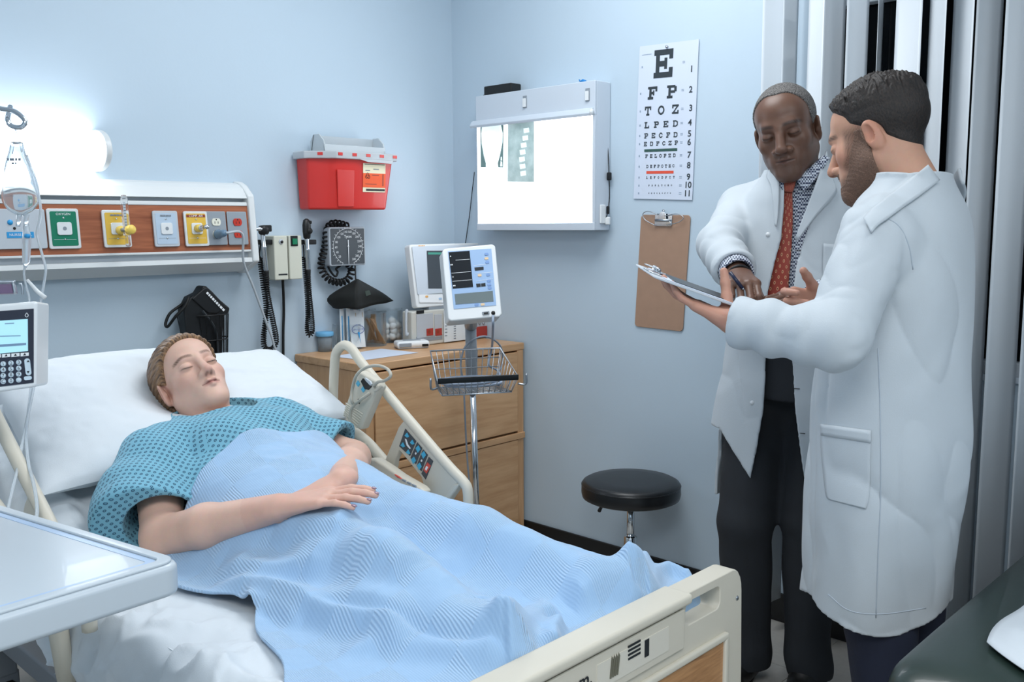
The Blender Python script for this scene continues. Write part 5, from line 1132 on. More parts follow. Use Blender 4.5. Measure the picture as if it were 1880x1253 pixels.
B('return_tube', MB().tube(catmull([on(x, y, D=HD-0.5*max(0, (y-560)/400)) for x, y in ((49, 285), (62, 325), (73, 370), (74, 395), (68, 425), (70, 440), (78, 470), (84, 495), (79, 530), (72, 570), (69, 620), (66, 680), (60, 720), (44, 800), (30, 870), (18, 920), (14, 945))], 6), 0.0032, 8), m_tubing, bag, smooth=True)
B('second_tube', MB().tube(catmull([on(x, y, D=HD-0.5*max(0, (y-560)/400)) for x, y in ((60, 690), (52, 760), (48, 800), (52, 850), (62, 890), (68, 930), (66, 960))], 6), 0.0032, 8), m_tubing, bag, smooth=True)
B('connector', MB().tube([on(50, 514, D=HD-0.01), on(68, 535, D=HD-0.01), on(83, 547, D=HD-0.01)], [0.0035, 0.005, 0.0055], 8), m_whiteg, bag, smooth=True)
# pump
PD = 1.72
pu = thing('infusion_pump', on(30, 718, D=PD), 'white infusion pump with blue screen and round number keys', 'pump')
TR_, BR_, TL_ = on(66, 558, D=PD), on(64, 712, D=PD), on(-70, 570, D=PD-0.03)
U = TR_-TL_; U /= np.linalg.norm(U); W = TR_-BR_; W = W-U*(W@U); W /= np.linalg.norm(W); N = np.cross(U, W)
def mq(px, py, o=0.0): return onp(px, py, TR_+N*o, N)
cs = [mq(x, y) for x, y in ((-90, 566), (68, 553), (66, 711), (-90, 733))]
B('case', MB().prism(cs, -N*0.10), m_whiteg, pu, bevel=0.006, seg=3)
def pq(name, pts, m, o, t=0.001): return B(name, MB().prism([mq(x, y, o) for x, y in pts], N*t), m, pu)
pq('front_panel', ((-88, 578), (62, 567), (62, 703), (-88, 721)), mat('pump navy', '#262a3a', 0.35), 0.0005)
pq('screen', ((-60, 593), (51, 586), (51.5, 645), (-60, 655)), mat('pump screen', '#a4d3e2', 0.25, emit='#9fd0e0', estr=0.35), 0.0015)
pq('screen_bar', ((-50, 636), (48, 630), (48, 634), (-50, 641)), mat('screen slate', '#7b97b4', 0.3), 0.0028, 0.0004); 
for a, b, y in ((9, 26, 593), (0, 38, 616)): pq('screen_text', ((a, y+1), (b, y), (b, y+1.5), (a, y+2.5)), MATS['screen slate'], 0.0028, 0.0004)
for k in range(4): pq('soft_key', ((-13+17*k, 651.5-k), (2+17*k, 650.5-k), (2+17*k, 656.5-k), (-13+17*k, 658-k)), m_whiteprint, 0.0015); pq('arrow', ((-8.5+17*k, 656-k), (-3+17*k, 655.5-k), (-5.5+17*k, 651.5-k)), m_ink, 0.0027, 0.0004)
m_keyw = mat('pump key', '#cfe0ea', 0.35)
for r_, rowt in enumerate(('123', '456', '789', 'C0.')):
    for k, ch_ in enumerate(rowt):
        x = 6+14.3*k; y = 668.5+10.8*r_-1.4*k
        B('key', MB().lathe([(0, 0.0022), (0.0042, 0.002), (0.005, 0)], mq(x, y, 0.0015), 18, np.array([U, W, N]).T), m_keyw, pu, smooth=True)
        lettering(ch_, 0.0085, mq(x, y, 0.0034), U, W, m_ink, pu, lift=0.0004)
B('select_key', MB().prism([mq(51.5, 674, 0.0015)+U*a+W*b for a, b in rrect(0.0095, 0.031, 0.0046, 6)], N*0.002), m_keyw, pu)
pq('arrow', ((49, 665.5), (54.5, 665), (51.7, 661.5)), m_ink, 0.0038, 0.0004); pq('arrow', ((49, 682), (54.5, 681.5), (51.7, 686)), m_ink, 0.0038, 0.0004)
B('volume_key', MB().prism([mq(51.5, 694.5, 0.0015)+U*a+W*b for a, b in rrect(0.013, 0.007, 0.003, 6)], N*0.002), m_keyw, pu)
B('drop_symbol', MB().tube([mq(49+3*math.cos(t)*(1 if math.sin(t) < 0 else 1-0.6*math.sin(t)), 578-4.5*math.sin(t)+(1.5 if math.sin(t) > 0 else 0), 0.002) for t in np.linspace(0, 2*math.pi, 20, endpoint=False)], 0.0006, 4, closed=True), m_whiteprint, pu)
B('handle', MB().tube(catmull([mq(-80, 520, -0.05), mq(18, 517.5, -0.05), mq(24, 521, -0.05), mq(28, 540, -0.05)], 5), 0.003, 8), m_steel, pu, smooth=True)
B('purple_block', MB().prism([mq(x, y, -0.05) for x, y in ((-70, 524), (22, 521), (26, 539), (-70, 542))], -N*0.03), mat('purple plastic', '#6f5b78', 0.35), pu, bevel=0.003)
B('hose_clip', MB().tube(catmull([mq(34, 521, -0.04), mq(39, 522, -0.04), mq(41.5, 533, -0.04), mq(41, 541, -0.04)], 5), 0.0018, 6), m_steel, pu, smooth=True)
B('clamp', MB().tube([mq(-60, 640, -0.1), mq(-60, 640, -0.1)*0+V((pb[0], pb[1], mq(-60, 640)[2]))], 0.016, 10), m_mgrey, pu, smooth=True)

# ------------------------------------------------------------------ green couch at the right
gc_ = thing('exam_couch', (-0.75, -2.9, 0), 'dark green vinyl couch end at the lower right', 'couch')
m_gv = mat('dark green vinyl', '#26342f', 0.32, bump=0.06, bscale=60, coat=0.2)
gx0, gx1, gy0, gy1, gz = -1.335, -0.2, -2.47, -3.10, 0.605
nU, nV = 48, 40; U1 = np.linspace(0, 1, nU); V1 = np.linspace(0, 1, nV)
pts = np.zeros((nV, nU, 3))
for j in range(nV):
    for i in range(nU):
        # superellipse section swept: v around (closed), u along X with rounded end
        u, a = U1[i], 2*math.pi*j/nV
        x = gx0+(gx1-gx0)*u**1.6; e = min(1, (x-gx0)/0.11); k = math.sqrt(max(0, 1-(1-e)**2)) if e < 1 else 1; k = max(k, 0.02)
        ca, sa = math.cos(a), math.sin(a); sg = lambda v, p: math.copysign(abs(v)**p, v)
        pts[j, i] = (x, (gy0+gy1)/2+(gy0-gy1)/2*sg(ca, 0.4)*(0.80+0.20*k), gz-0.07+0.07*sg(sa, 0.6)*(0.35+0.65*k)+0.012*max(0, sa)*math.sin(min(1, u*1.2)*math.pi))
P2 = np.transpose(pts, (1, 0, 2))
grid_obj('cushion', P2[::-1], m_gv, gc_, closed_u=True)
B('base', MB().box(((gx0+gx1)/2+0.08, (gy0+gy1)/2, 0.46), (gx1-gx0-0.16, 0.56, 0.06)), m_black, gc_, bevel=0.01)
for x in (gx0+0.25, gx1-0.1):
    for y in (gy0-0.08, gy1+0.08): B('leg', MB().box((x, y, 0.215), (0.05, 0.05, 0.43)), m_black, gc_, bevel=0.005)
ps_ = np.zeros((40, 40, 3)); 
sx, sy = np.meshgrid(np.linspace(0, 1, 40), np.linspace(0, 1, 40))
Xs_ = -1.315+1.03*sx+0.16*(1-sy)**3*(1-sx); Ys_ = gy0-0.100-0.45*sy-0.03*(1-sx)+0.008*np.sin(sx*17)
Z_ = gz+0.017-0.045*np.clip((-1.235-Xs_)/0.08, 0, 1)**2+0.020*ridged(sx*4+sy*2, sy*4-sx, 21)*np.clip(np.minimum(np.minimum(sx, 1-sx), np.minimum(sy, 1-sy))*9, 0.1, 1)
cs_ = grid_obj('couch_sheet', np.stack([Xs_, Ys_, Z_], -1), m_sheet, None, thick=0.002)
tag(cs_, 'crumpled white sheet lying on the dark green couch', 'sheet')
# ================================================================== implicit-surface toolkit for people, clothes and pillows
def nrm(v): v = V(v); return v/np.linalg.norm(v)
def smin(a, b, k):
    if k <= 0: return np.minimum(a, b)
    h = np.clip(0.5+0.5*(b-a)/k, 0, 1); return b+(a-b)*h-k*h*(1-h)
def smax(a, b, k): return -smin(-a, -b, k)
def d_cap(P, a, b, ra, rb=None, sq=None):
    a, b = V(a), V(b); rb = ra if rb is None else rb; Q = P-a; ba = b-a
    if sq is not None:                       # squash along axis n by factor s (<1 = flatter)
        n, s = sq; n = nrm(n); n = n-ba*(n@ba)/(ba@ba); n /= np.linalg.norm(n); Q = Q+np.outer(Q@n, n)*(1/s-1)
    h = np.clip(Q@ba/(ba@ba), 0, 1); d = np.linalg.norm(Q-h[:, None]*ba, axis=1)-(ra+(rb-ra)*h)
    return d*(sq[1] if sq is not None and sq[1] < 1 else 1.0)
def d_ell(P, c, r, R=None):
    Q = P-V(c)
    if R is not None: Q = Q@R                # R columns = local axes
    r = V(r); k0 = np.linalg.norm(Q/r, axis=1); k1 = np.linalg.norm(Q/(r*r), axis=1); return k0*(k0-1)/np.maximum(k1, 1e-9)
def d_box(P, c, hf, R=None, rd=0.0):
    Q = P-V(c)
    if R is not None: Q = Q@R
    q = np.abs(Q)-(V(hf)-rd); return np.linalg.norm(np.maximum(q, 0), axis=1)+np.minimum(q.max(axis=1), 0)-rd
class SDF:
    def __init__(s): s.ops = []
    def cap(s, a, b, ra, rb=None, k=0.02, sq=None, m='u'): s.ops.append((m, k, lambda P: d_cap(P, a, b, ra, rb, sq))); return s
    def ell(s, c, r, k=0.02, R=None, m='u'): s.ops.append((m, k, lambda P: d_ell(P, c, r, R))); return s
    def box(s, c, hf, k=0.01, R=None, rd=0.0, m='u'): s.ops.append((m, k, lambda P: d_box(P, c, hf, R, rd))); return s
    def chain(s, pts, rad, k=0.02, sq=None, m='u'):
        for i in range(len(pts)-1): s.cap(pts[i], pts[i+1], rad[i], rad[i+1], k, sq, m)
        return s
    def plane(s, p, n, k=0.0, m='s'): s.ops.append((m, k, lambda P: -((P-V(p))@nrm(n)))); return s      # removes the side n points to
    def fn(s, f, k=0.0, m='u'): s.ops.append((m, k, f)); return s
    def disp(s, f): s.ops.append(('d', 0, f)); return s
    def sub(s, other, T=None): s.ops += other.ops; return s
    def __call__(s, P):
        d = None
        for m, k, f in s.ops:
            if m == 'd': d = d+f(P); continue
            e = f(P)
            if d is None: d = e
            elif m == 'u': d = smin(d, e, k)
            elif m == 's': d = smax(d, -e, k)
            elif m == 'i': d = smax(d, e, k)
        return d
def local(f, o, R, s=1.0):
    """field given in a local frame (origin o, columns of R = axes, scale s) -> world field"""
    return lambda P: f(((P-V(o))@R)/s)*s
def surface_nets(f, lo, hi, h, name, band=1.35):
    lo, hi = V(lo), V(hi); n = np.ceil((hi-lo)/h).astype(int)+1; c = 8; nb = -(-n//c); n = nb*c
    # coarse pass
    g = [lo[i]+(np.arange(nb[i])+0.5)*c*h for i in range(3)]; C = np.stack(np.meshgrid(*g, indexing='ij'), -1).reshape(-1, 3)
    dc = f(C).reshape(nb); act = np.abs(dc) < c*h*0.87*band
    G = np.repeat(np.repeat(np.repeat(np.where(dc > 0, 1.0, -1.0).astype(np.float32), c, 0), c, 1), c, 2)
    bi = np.argwhere(act); e = 4; o2_ = np.stack(np.meshgrid([0, 1], [0, 1], [0, 1], indexing='ij'), -1).reshape(-1, 3)
    sb = (bi[:, None, :]*2+o2_[None]).reshape(-1, 3); ds = f(lo+(sb+0.5)*e*h-0.5*h) if len(sb) else np.zeros(0)
    off = np.stack(np.meshgrid(np.arange(e), np.arange(e), np.arange(e), indexing='ij'), -1).reshape(-1, 3)
    far = np.abs(ds) >= e*h*0.87*band+h
    for s in range(0, int(far.sum()), 20000):
        q = sb[far][s:s+20000]; idx = (q[:, None, :]*e+off[None]).reshape(-1, 3); G[idx[:, 0], idx[:, 1], idx[:, 2]] = np.repeat(np.where(ds[far][s:s+20000] > 0, 1.0, -1.0), e**3)
    bi = sb[~far]; c = e
    step = 12000
    for s in range(0, len(bi), step):
        idx = (bi[s:s+step, None, :]*c+off[None]).reshape(-1, 3); P = lo+idx*h
        G[idx[:, 0], idx[:, 1], idx[:, 2]] = f(P)
    S = G < 0
    # cells with a sign change
    X, Y, Z = G.shape; cs = [(i, j, k) for i in (0, 1) for j in (0, 1) for k in (0, 1)]
    cnt = sum(S[i:X-1+i, j:Y-1+j, k:Z-1+k].astype(np.int8) for i, j, k in cs); cell = (cnt > 0) & (cnt < 8); ci = np.argwhere(cell)
    vid = -np.ones(cell.shape, np.int64); vid[cell] = np.arange(len(ci)); acc = np.zeros((len(ci), 3)); num = np.zeros(len(ci))
    val = {q: G[ci[:, 0]+q[0], ci[:, 1]+q[1], ci[:, 2]+q[2]] for q in cs}
    for a in cs:
        for ax in range(3):
            if a[ax] == 0:
                b = list(a); b[ax] = 1; va, vb = val[a], val[tuple(b)]; m = (va < 0) != (vb < 0)
                t = np.where(m, va/np.where(m, va-vb, 1), 0); p = np.tile(V(a), (len(ci), 1)); p[:, ax] = t
                acc += np.where(m[:, None], p, 0); num += m
    verts = lo+(ci+acc/num[:, None])*h; faces = []
    for ax in range(3):
        o1, o2 = [(1, 2), (2, 0), (0, 1)][ax]
        sl0 = [slice(0, s) for s in G.shape]; sl1 = list(sl0); sl0[ax] = slice(0, G.shape[ax]-1); sl1[ax] = slice(1, G.shape[ax])
        a, b = S[tuple(sl0)], S[tuple(sl1)]; e = np.argwhere(a != b)
        ok = (e[:, o1] > 0) & (e[:, o2] > 0) & (e[:, o1] < G.shape[o1]-1) & (e[:, o2] < G.shape[o2]-1); e = e[ok]; fl = a[tuple(e.T)]
        def cv(d1, d2): q = e.copy(); q[:, o1] -= d1; q[:, o2] -= d2; return vid[tuple(q.T)]
        q = np.stack([cv(1, 1), cv(0, 1), cv(0, 0), cv(1, 0)], -1); q[~fl] = q[~fl][:, ::-1]; faces.append(q)
    F_ = np.concatenate(faces); F_ = F_[(F_ >= 0).all(1)]
    me = bpy.data.meshes.new(name); me.vertices.add(len(verts)); me.vertices.foreach_set('co', verts.astype(np.float32).ravel())
    me.loops.add(len(F_)*4); me.loops.foreach_set('vertex_index', F_.astype(np.int32).ravel()); me.polygons.add(len(F_))
    me.polygons.foreach_set('loop_start', np.arange(len(F_), dtype=np.int32)*4); me.polygons.foreach_set('loop_total', np.full(len(F_), 4, np.int32))
    me.update(); me.validate()
    return me
def join_meshes(name, mes):
    vs, fs, off = [], [], 0
    for me in mes:
        v = np.empty(len(me.vertices)*3, np.float32); me.vertices.foreach_get('co', v); vs.append(v.reshape(-1, 3))
        l = np.empty(len(me.loops), np.int32); me.loops.foreach_get('vertex_index', l); fs.append(l.reshape(-1, 4)+off); off += len(me.vertices)
    v = np.concatenate(vs); F_ = np.concatenate(fs); out = bpy.data.meshes.new(name); out.vertices.add(len(v)); out.vertices.foreach_set('co', v.ravel())
    out.loops.add(len(F_)*4); out.loops.foreach_set('vertex_index', F_.ravel()); out.polygons.add(len(F_))
    out.polygons.foreach_set('loop_start', np.arange(len(F_), dtype=np.int32)*4); out.polygons.foreach_set('loop_total', np.full(len(F_), 4, np.int32)); out.update()
    for me in mes: bpy.data.meshes.remove(me)
    return out
def verts_of(me): v = np.empty(len(me.vertices)*3, np.float32); me.vertices.foreach_get('co', v); return v.reshape(-1, 3).astype(float)
def relax(me, it=2, f=0.5):
    v = verts_of(me); l = np.empty(len(me.loops), np.int32); me.loops.foreach_get('vertex_index', l); q = l.reshape(-1, 4)
    e = np.concatenate([q[:, [0, 1]], q[:, [1, 2]], q[:, [2, 3]], q[:, [3, 0]]]); n = len(v); deg = np.bincount(e[:, 0], minlength=n)+np.bincount(e[:, 1], minlength=n)
    for _ in range(it):
        a = np.stack([np.bincount(e[:, 0], v[e[:, 1], k], n)+np.bincount(e[:, 1], v[e[:, 0], k], n) for k in range(3)], -1)/np.maximum(deg, 1)[:, None]
        v = v*(1-f)+a*f
    me.vertices.foreach_set('co', v.astype(np.float32).ravel()); me.update(); return me
def n3(P, sc, seed=0):
    """cheap smooth 3D noise in -1..1 from sums of sines"""
    r = np.random.default_rng(seed); o = np.zeros(len(P))
    for k in range(6):
        d = r.normal(size=3); d /= np.linalg.norm(d); o += np.sin(P@d*sc*(0.7+0.18*k)+r.random()*6.28+1.7*np.sin(P@r.normal(size=3)*sc*0.45+r.random()*6))
    return o/4
def set_col(me, col):
    a = me.color_attributes.new('Col', 'FLOAT_COLOR', 'POINT'); c = np.ones((len(col), 4), np.float32); c[:, :3] = col; a.data.foreach_set('color', c.ravel())
def skin_mat(name, rough=0.5, sss=0.12, bump=0.15, spec=0.4):
    if name in MATS: return MATS[name]
    m = bpy.data.materials.new(name); m.use_nodes = True; nt = m.node_tree; b = nt.nodes['Principled BSDF']; L = nt.links.new
    at = nt.nodes.new('ShaderNodeAttribute'); at.attribute_name = 'Col'; tc = nt.nodes.new('ShaderNodeTexCoord')
    n = nt.nodes.new('ShaderNodeTexNoise'); n.inputs['Scale'].default_value = 90; n.inputs['Detail'].default_value = 5
    mx = nt.nodes.new('ShaderNodeMix'); mx.data_type = 'RGBA'; mx.blend_type = 'MULTIPLY'; mx.inputs['Factor'].default_value = 0.12
    L(tc.outputs['Object'], n.inputs['Vector']); L(at.outputs['Color'], mx.inputs['A']); L(n.outputs['Color'], mx.inputs['B']); L(mx.outputs['Result'], b.inputs['Base Color'])
    n2 = nt.nodes.new('ShaderNodeTexNoise'); n2.inputs['Scale'].default_value = 420; bp = nt.nodes.new('ShaderNodeBump'); bp.inputs['Strength'].default_value = bump; bp.inputs['Distance'].default_value = 0.001
    L(tc.outputs['Object'], n2.inputs['Vector']); L(n2.outputs['Fac'], bp.inputs['Height']); L(bp.outputs['Normal'], b.inputs['Normal'])
    b.inputs['Roughness'].default_value = rough; b.inputs['Specular IOR Level'].default_value = spec
    b.inputs['Subsurface Weight'].default_value = sss; b.inputs['Subsurface Radius'].default_value = (0.01, 0.004, 0.002); b.inputs['Subsurface Scale'].default_value = 0.5
    MATS[name] = m; return m
def hair_mat(name, c1, c2, scale=(260, 260, 12), rough=0.45):
    if name in MATS: return MATS[name]
    m = bpy.data.materials.new(name); m.use_nodes = True; nt = m.node_tree; b = nt.nodes['Principled BSDF']; L = nt.links.new
    at = nt.nodes.new('ShaderNodeAttribute'); at.attribute_name = 'Strand'; mp = nt.nodes.new('ShaderNodeMapping'); mp.inputs['Scale'].default_value = scale
    n = nt.nodes.new('ShaderNodeTexNoise'); n.inputs['Scale'].default_value = 1.0; n.inputs['Detail'].default_value = 4
    cr = nt.nodes.new('ShaderNodeValToRGB'); cr.color_ramp.elements[0].position = 0.32; cr.color_ramp.elements[1].position = 0.7; cr.color_ramp.elements[0].color = lin(c1); cr.color_ramp.elements[1].color = lin(c2)
    bp = nt.nodes.new('ShaderNodeBump'); bp.inputs['Strength'].default_value = 0.9; bp.inputs['Distance'].default_value = 0.002
    L(at.outputs['Vector'], mp.inputs['Vector']); L(mp.outputs['Vector'], n.inputs['Vector']); L(n.outputs['Fac'], cr.inputs['Fac']); L(cr.outputs['Color'], b.inputs['Base Color'])
    L(n.outputs['Fac'], bp.inputs['Height']); L(bp.outputs['Normal'], b.inputs['Normal']); b.inputs['Roughness'].default_value = rough
    MATS[name] = m; return m
def set_vec(me, vec):
    a = me.attributes.new('Strand', 'FLOAT_VECTOR', 'POINT'); a.data.foreach_set('vector', vec.astype(np.float32).ravel())

# ------------------------------------------------------------------ heads: x = subject's left, y = back, z = up, origin between the eyes inside the skull
def head_sdf(nose=1.0, jaw=1.0, lipf=1.0, brow=1.0, neck_to=(0, 0.05, -0.2), neck_r=0.056, pout=0.0, cheek=1.0, width=1.0, nosew=1.0):
    s = SDF(); w = width
    s.ell((0, 0.016, 0.038), (0.076*w, 0.096, 0.080))
    s.ell((0, -0.040, 0.042), (0.058*w, 0.046, 0.050), 0.03)
    s.ell((0, -0.028, -0.038), (0.060*w, 0.060, 0.078), 0.03)
    for x in (-1, 1):
        s.ell((x*0.041*w, -0.049, -0.024), (0.024*cheek, 0.027, 0.022), 0.025)
        s.cap((x*0.050*w*jaw, 0.002, -0.055), (x*0.016, -0.072, -0.101), 0.020, 0.018, 0.030)
    s.ell((0, -0.079, -0.103), (0.023*jaw, 0.017, 0.017), 0.02)
    s.cap((-0.030, -0.080, 0.019), (0.030, -0.080, 0.019), 0.0125*brow, None, 0.018)
    for x in (-1, 1): s.ell((x*0.0325, -0.103, -0.003), (0.019, 0.020, 0.0125), 0.014, m='s')
    for x in (-1, 1): s.ell((x*0.0325, -0.0765, -0.0015), (0.0162, 0.0150, 0.0128), 0.004)
    s.cap((0, -0.089, 0.010), (0, -0.109*1.0-0.006*(nose-1)*5, -0.034), 0.0085*nosew, 0.0122*nose, 0.012)
    s.ell((0, -0.111-0.004*(nose-1)*5, -0.0375), (0.0115*nosew, 0.0115*nose, 0.0095), 0.006)
    for x in (-1, 1):
        s.ell((x*0.0135*nosew, -0.098, -0.040), (0.0085*nosew, 0.011, 0.0078), 0.005)
        s.ell((x*0.0068*nosew, -0.106, -0.0478), (0.0036, 0.0055, 0.0032), 0.002, m='s')
    s.ell((0, -0.072, -0.064), (0.036, 0.0235, 0.028), 0.02)
    py = -0.0935-0.006*pout
    s.chain([(-0.0235+0.004*pout, -0.0845, -0.0665), (-0.008, py-0.0015, -0.0625), (0, py-0.0005, -0.0632), (0.008, py-0.0015, -0.0625), (0.0235-0.004*pout, -0.0845, -0.0665)], [0.0022, 0.0045*lipf, 0.004*lipf, 0.0045*lipf, 0.0022], 0.004)
    s.chain([(-0.020+0.003*pout, -0.0850, -0.0695), (0, py, -0.0735), (0.020-0.003*pout, -0.0850, -0.0695)], [0.003, 0.0060*lipf, 0.003], 0.004)
    s.chain([(-0.024, -0.0915, -0.0672), (0, py-0.0055, -0.0676), (0.024, -0.0915, -0.0672)], [0.0012, 0.0012, 0.0012], 0.003, m='s')
    for x in (-1, 1):
        e = V((x*0.0765*w, 0.020, -0.010)); R = np.array([nrm((x*0.86, 0.5, 0)), nrm((-0.5*x, 0.86, 0.22)), nrm((0.05*x, -0.22, 0.97))]).T
        s.ell(e, (0.0085, 0.0185, 0.0315), 0.005, R); s.ell(e+V((x*0.007, -0.004, 0.002)), (0.006, 0.0105, 0.020), 0.003, R, m='s')
        s.ell(e+V((x*0.001, -0.011, -0.004)), (0.006, 0.005, 0.008), 0.003, R)
    s.cap((0, 0.022, -0.055), neck_to, neck_r*0.96, neck_r, 0.035)
    return s
def head_colors(Q, base, lip, opts):
    """pigment plus painted shade (mouth line, lid crease, nostrils) from local head coordinates"""
    c = np.tile(V(lin(base)[:3]), (len(Q), 1)); x, y, z = Q.T; front = y < -0.05
    def mixc(mask, colr): nonlocal c; mask = np.clip(mask, 0, 1)[:, None]; c = c*(1-mask)+V(lin(colr)[:3])*mask
    g = lambda cx, cy, cz, r: np.exp(-(((np.abs(x)-cx)/r[0])**2+((y-cy)/r[1])**2+((z-cz)/r[2])**2))
    if 'blush' in opts:
        mixc(0.5*g(0.048, -0.06, -0.03, (0.022, 0.03, 0.022)), opts['blush']); mixc(0.5*g(0, -0.115, -0.038, (0.014, 0.014, 0.014)), opts['blush']); mixc(0.5*g(0.08, 0.02, -0.01, (0.02, 0.025, 0.035)), opts['blush'])
    if 'stubble' in opts:
        col, am = opts['stubble']; jawm = np.clip((-0.045-z-0.35*np.maximum(0, -(y+0.03)))/0.016, 0, 1)*np.clip((z+0.150)/0.03, 0, 1)
        side = np.clip((np.abs(x)-0.045)/0.012, 0, 1)*np.clip((0.012-y)/0.014, 0, 1)*np.clip((0.030-z)/0.02, 0, 1)*np.clip((y+0.052+np.clip(-(z+0.03), 0, 0.05)*0.9)/0.012, 0, 1)*np.clip((z+0.150)/0.03, 0, 1)
        must = np.clip(1-np.abs(z+0.056)/0.007, 0, 1)*(np.abs(x) < 0.028)*(y < -0.07)
        low = jawm*np.clip((0.022-y)/0.02, 0, 1)
        tex = 0.75+0.25*np.sin(x*2100)*np.sin(y*1900+z*2300)
        mixc(am*np.maximum(np.maximum(low, side), must*0.9)*tex, col)
    lm = ((np.abs(x) < 0.0245) & (y < -0.083)); lz = np.exp(-((z+0.0685)/0.0062)**4)*(1-(np.abs(x)/0.0255)**2); mixc(lm*np.clip(lz, 0, 1)*opts.get('lipm', 0.8), lip)
    ml = np.exp(-((z+0.0674)/0.0013)**2)*(np.abs(x) < 0.024)*(y < -0.083); mixc(0.8*ml, opts.get('mouthline', '#4a2622'))  # shade between the lips put into the colour
    ax = np.abs(x)-0.0325
    if 'brow' in opts:
        col, th, am = opts['brow']; bz = 0.0205+0.0035*np.cos(ax/0.02*1.3)-0.10*np.maximum(0, ax-0.008); bm = np.exp(-((z-bz)/th)**4)*np.clip(1-(np.abs(ax)/0.0235)**6, 0, 1)*(y < -0.055)
        mixc(am*bm*(0.8+0.2*np.sin(x*1500+z*900)), col)
    lash = np.exp(-((z+opts.get('lashz', 0.0075)-2.2*(ax/0.0165)**2*0.0018)/0.0013)**2)*np.clip(1-(np.abs(ax)/0.0165)**6, 0, 1)*(y < -0.075); mixc(opts.get('lash', 0.9)*lash, opts.get('lashc', '#2a1c18'))
    lid = np.exp(-((z-0.0085-0.001*np.cos(ax*90))/0.0012)**2)*np.clip(1-(np.abs(ax)/0.0165)**4, 0, 1)*(y < -0.07); mixc(0.35*lid, opts.get('crease', '#8a5a4a'))  # shade of the lid crease put into the colour
    nost = np.exp(-(((np.abs(x)-0.0068)/0.0035)**2+((z+0.0475)/0.003)**2))*(y < -0.095); mixc(0.7*nost, '#3a1e1a')  # shade inside the nostrils put into the colour
    return c
def hand_sdf(s, wrist, d, n, l, curls, sc=1.0, thumb=(0.8, 0.55, 0.25), tcurl=(0.25, 0.25), spread=0.05, k=0.006, wr=0.024):
    """wrist point, d = along the hand, n = out of the palm, l = towards the thumb side; curls = four (a1,a2,a3) index..little"""
    w = V(wrist); d, n, l = nrm(d), nrm(n), nrm(l)
    kn = [w+(d*0.092+l*0.030)*sc, w+(d*0.095+l*0.010)*sc, w+(d*0.091-l*0.011)*sc, w+(d*0.083-l*0.030)*sc]
    for q, r in zip(kn, (0.0125, 0.0125, 0.0120, 0.0110)):
        s.cap(w+(d*0.012+(q-w)@l*0.45*l/sc)*sc, q, 0.0155*sc, r*sc, 0.010*sc)
    s.cap(w-d*0.03*sc, w+d*0.03*sc, wr*sc, wr*0.95*sc, 0.015*sc, (n, 0.70))
    ln = ((0.044, 0.026, 0.020), (0.048, 0.029, 0.021), (0.045, 0.027, 0.020), (0.035, 0.021, 0.018))
    for i in range(4):
        p = kn[i]; a = 0; dd = d+l*spread*(1.5-i); dd = nrm(dd); rr = (0.0095, 0.0098, 0.0092, 0.0082)[i]
        for j in range(3):
            a += curls[i][j]; v = math.cos(a)*dd+math.sin(a)*n; q = p+v*ln[i][j]*sc; s.cap(p, q, rr*sc*(1-0.09*j), rr*sc*(1-0.09*(j+1)), k*0.55*sc); p = q
    b = w+(d*0.022+l*0.020+n*0.006)*sc; tv = nrm(l*thumb[0]+d*thumb[1]+n*thumb[2]); q = b+tv*0.044*sc; s.cap(b, q, 0.0165*sc, 0.0118*sc, 0.012*sc)
    a = 0
    for j, L_ in enumerate((0.032, 0.026)):
        a += tcurl[j]; v = nrm(math.cos(a)*tv+math.sin(a)*nrm(d*0.6+n*0.6-l*0.3)); p = q+v*L_*sc; s.cap(q, p, (0.0112-0.001*j)*sc, (0.0102-0.0015*j)*sc, k*sc); q = p
    return s
# ================================================================== the woman in the bed
def raycast(px, py, f, D0=1.2, D1=3.4, n=420):
    d = ray(px, py)/F; t = np.linspace(D0, D1, n); v = f(CAM+t[:, None]*d)
    i = np.argmax(v < 0)
    if v[i] >= 0: return None
    if i == 0: return CAM+t[0]*d
    a = v[i-1]/(v[i-1]-v[i]); return CAM+(t[i-1]+a*(t[i]-t[i-1]))*d
def project_patch(name, f, L, R, m, parent, off=0.003, thick=0.003, nu=8, nv=24, uvs=None):
    """cloth strip lying on an implicit body: left and right edge polylines in photo pixels"""
    a = catmull([V((*q, 0)) for q in L], 8); b = catmull([V((*q, 0)) for q in R], 8); P = np.zeros((nv, nu, 3)); miss = []; ds = []; bad = set()
    for j in range(nv):
        def at(c): i = j/(nv-1)*(len(c)-1); k = min(int(i), len(c)-2); return c[k]*(1-i+k)+c[k+1]*(i-k)
        p, q = at(a), at(b)
        for i in range(nu):
            u = i/(nu-1); c = p*(1-u)+q*u; h = raycast(c[0], c[1], f)
            if h is None: miss.append((j, i, c)); continue
            ds.append((h-CAM)@_f); P[j, i] = h-ray(c[0], c[1])/F*off
    for j, i, c in miss:                      # beyond the silhouette: keep the depth of the nearest hit
        k = min(((abs(jj-j)+abs(ii-i), jj, ii) for jj in range(nv) for ii in range(nu) if P[jj, ii].any() and (jj, ii) not in bad), default=None)
        bad.add((j, i)); P[j, i] = on(c[0], c[1], D=((P[k[1], k[2]]-CAM)@_f) if k else 2.3)
    uu, vv = np.meshgrid(np.linspace(0, 1, nu), np.linspace(0, 1, nv))
    o = grid_obj(name, P, m, parent, uv=np.stack([uu, vv], -1)); md = o.modifiers.new('solid', 'SOLIDIFY'); md.thickness = thick; md.offset = 0
    return o
HP_O = V((-1.7412, -0.8985, 0.9763)); HP_R = np.array([[0.9859, 0.1328, -0.1019], [-0.0364, 0.7643, 0.6438], [0.1634, -0.631, 0.7584]]); HP_S = 0.97
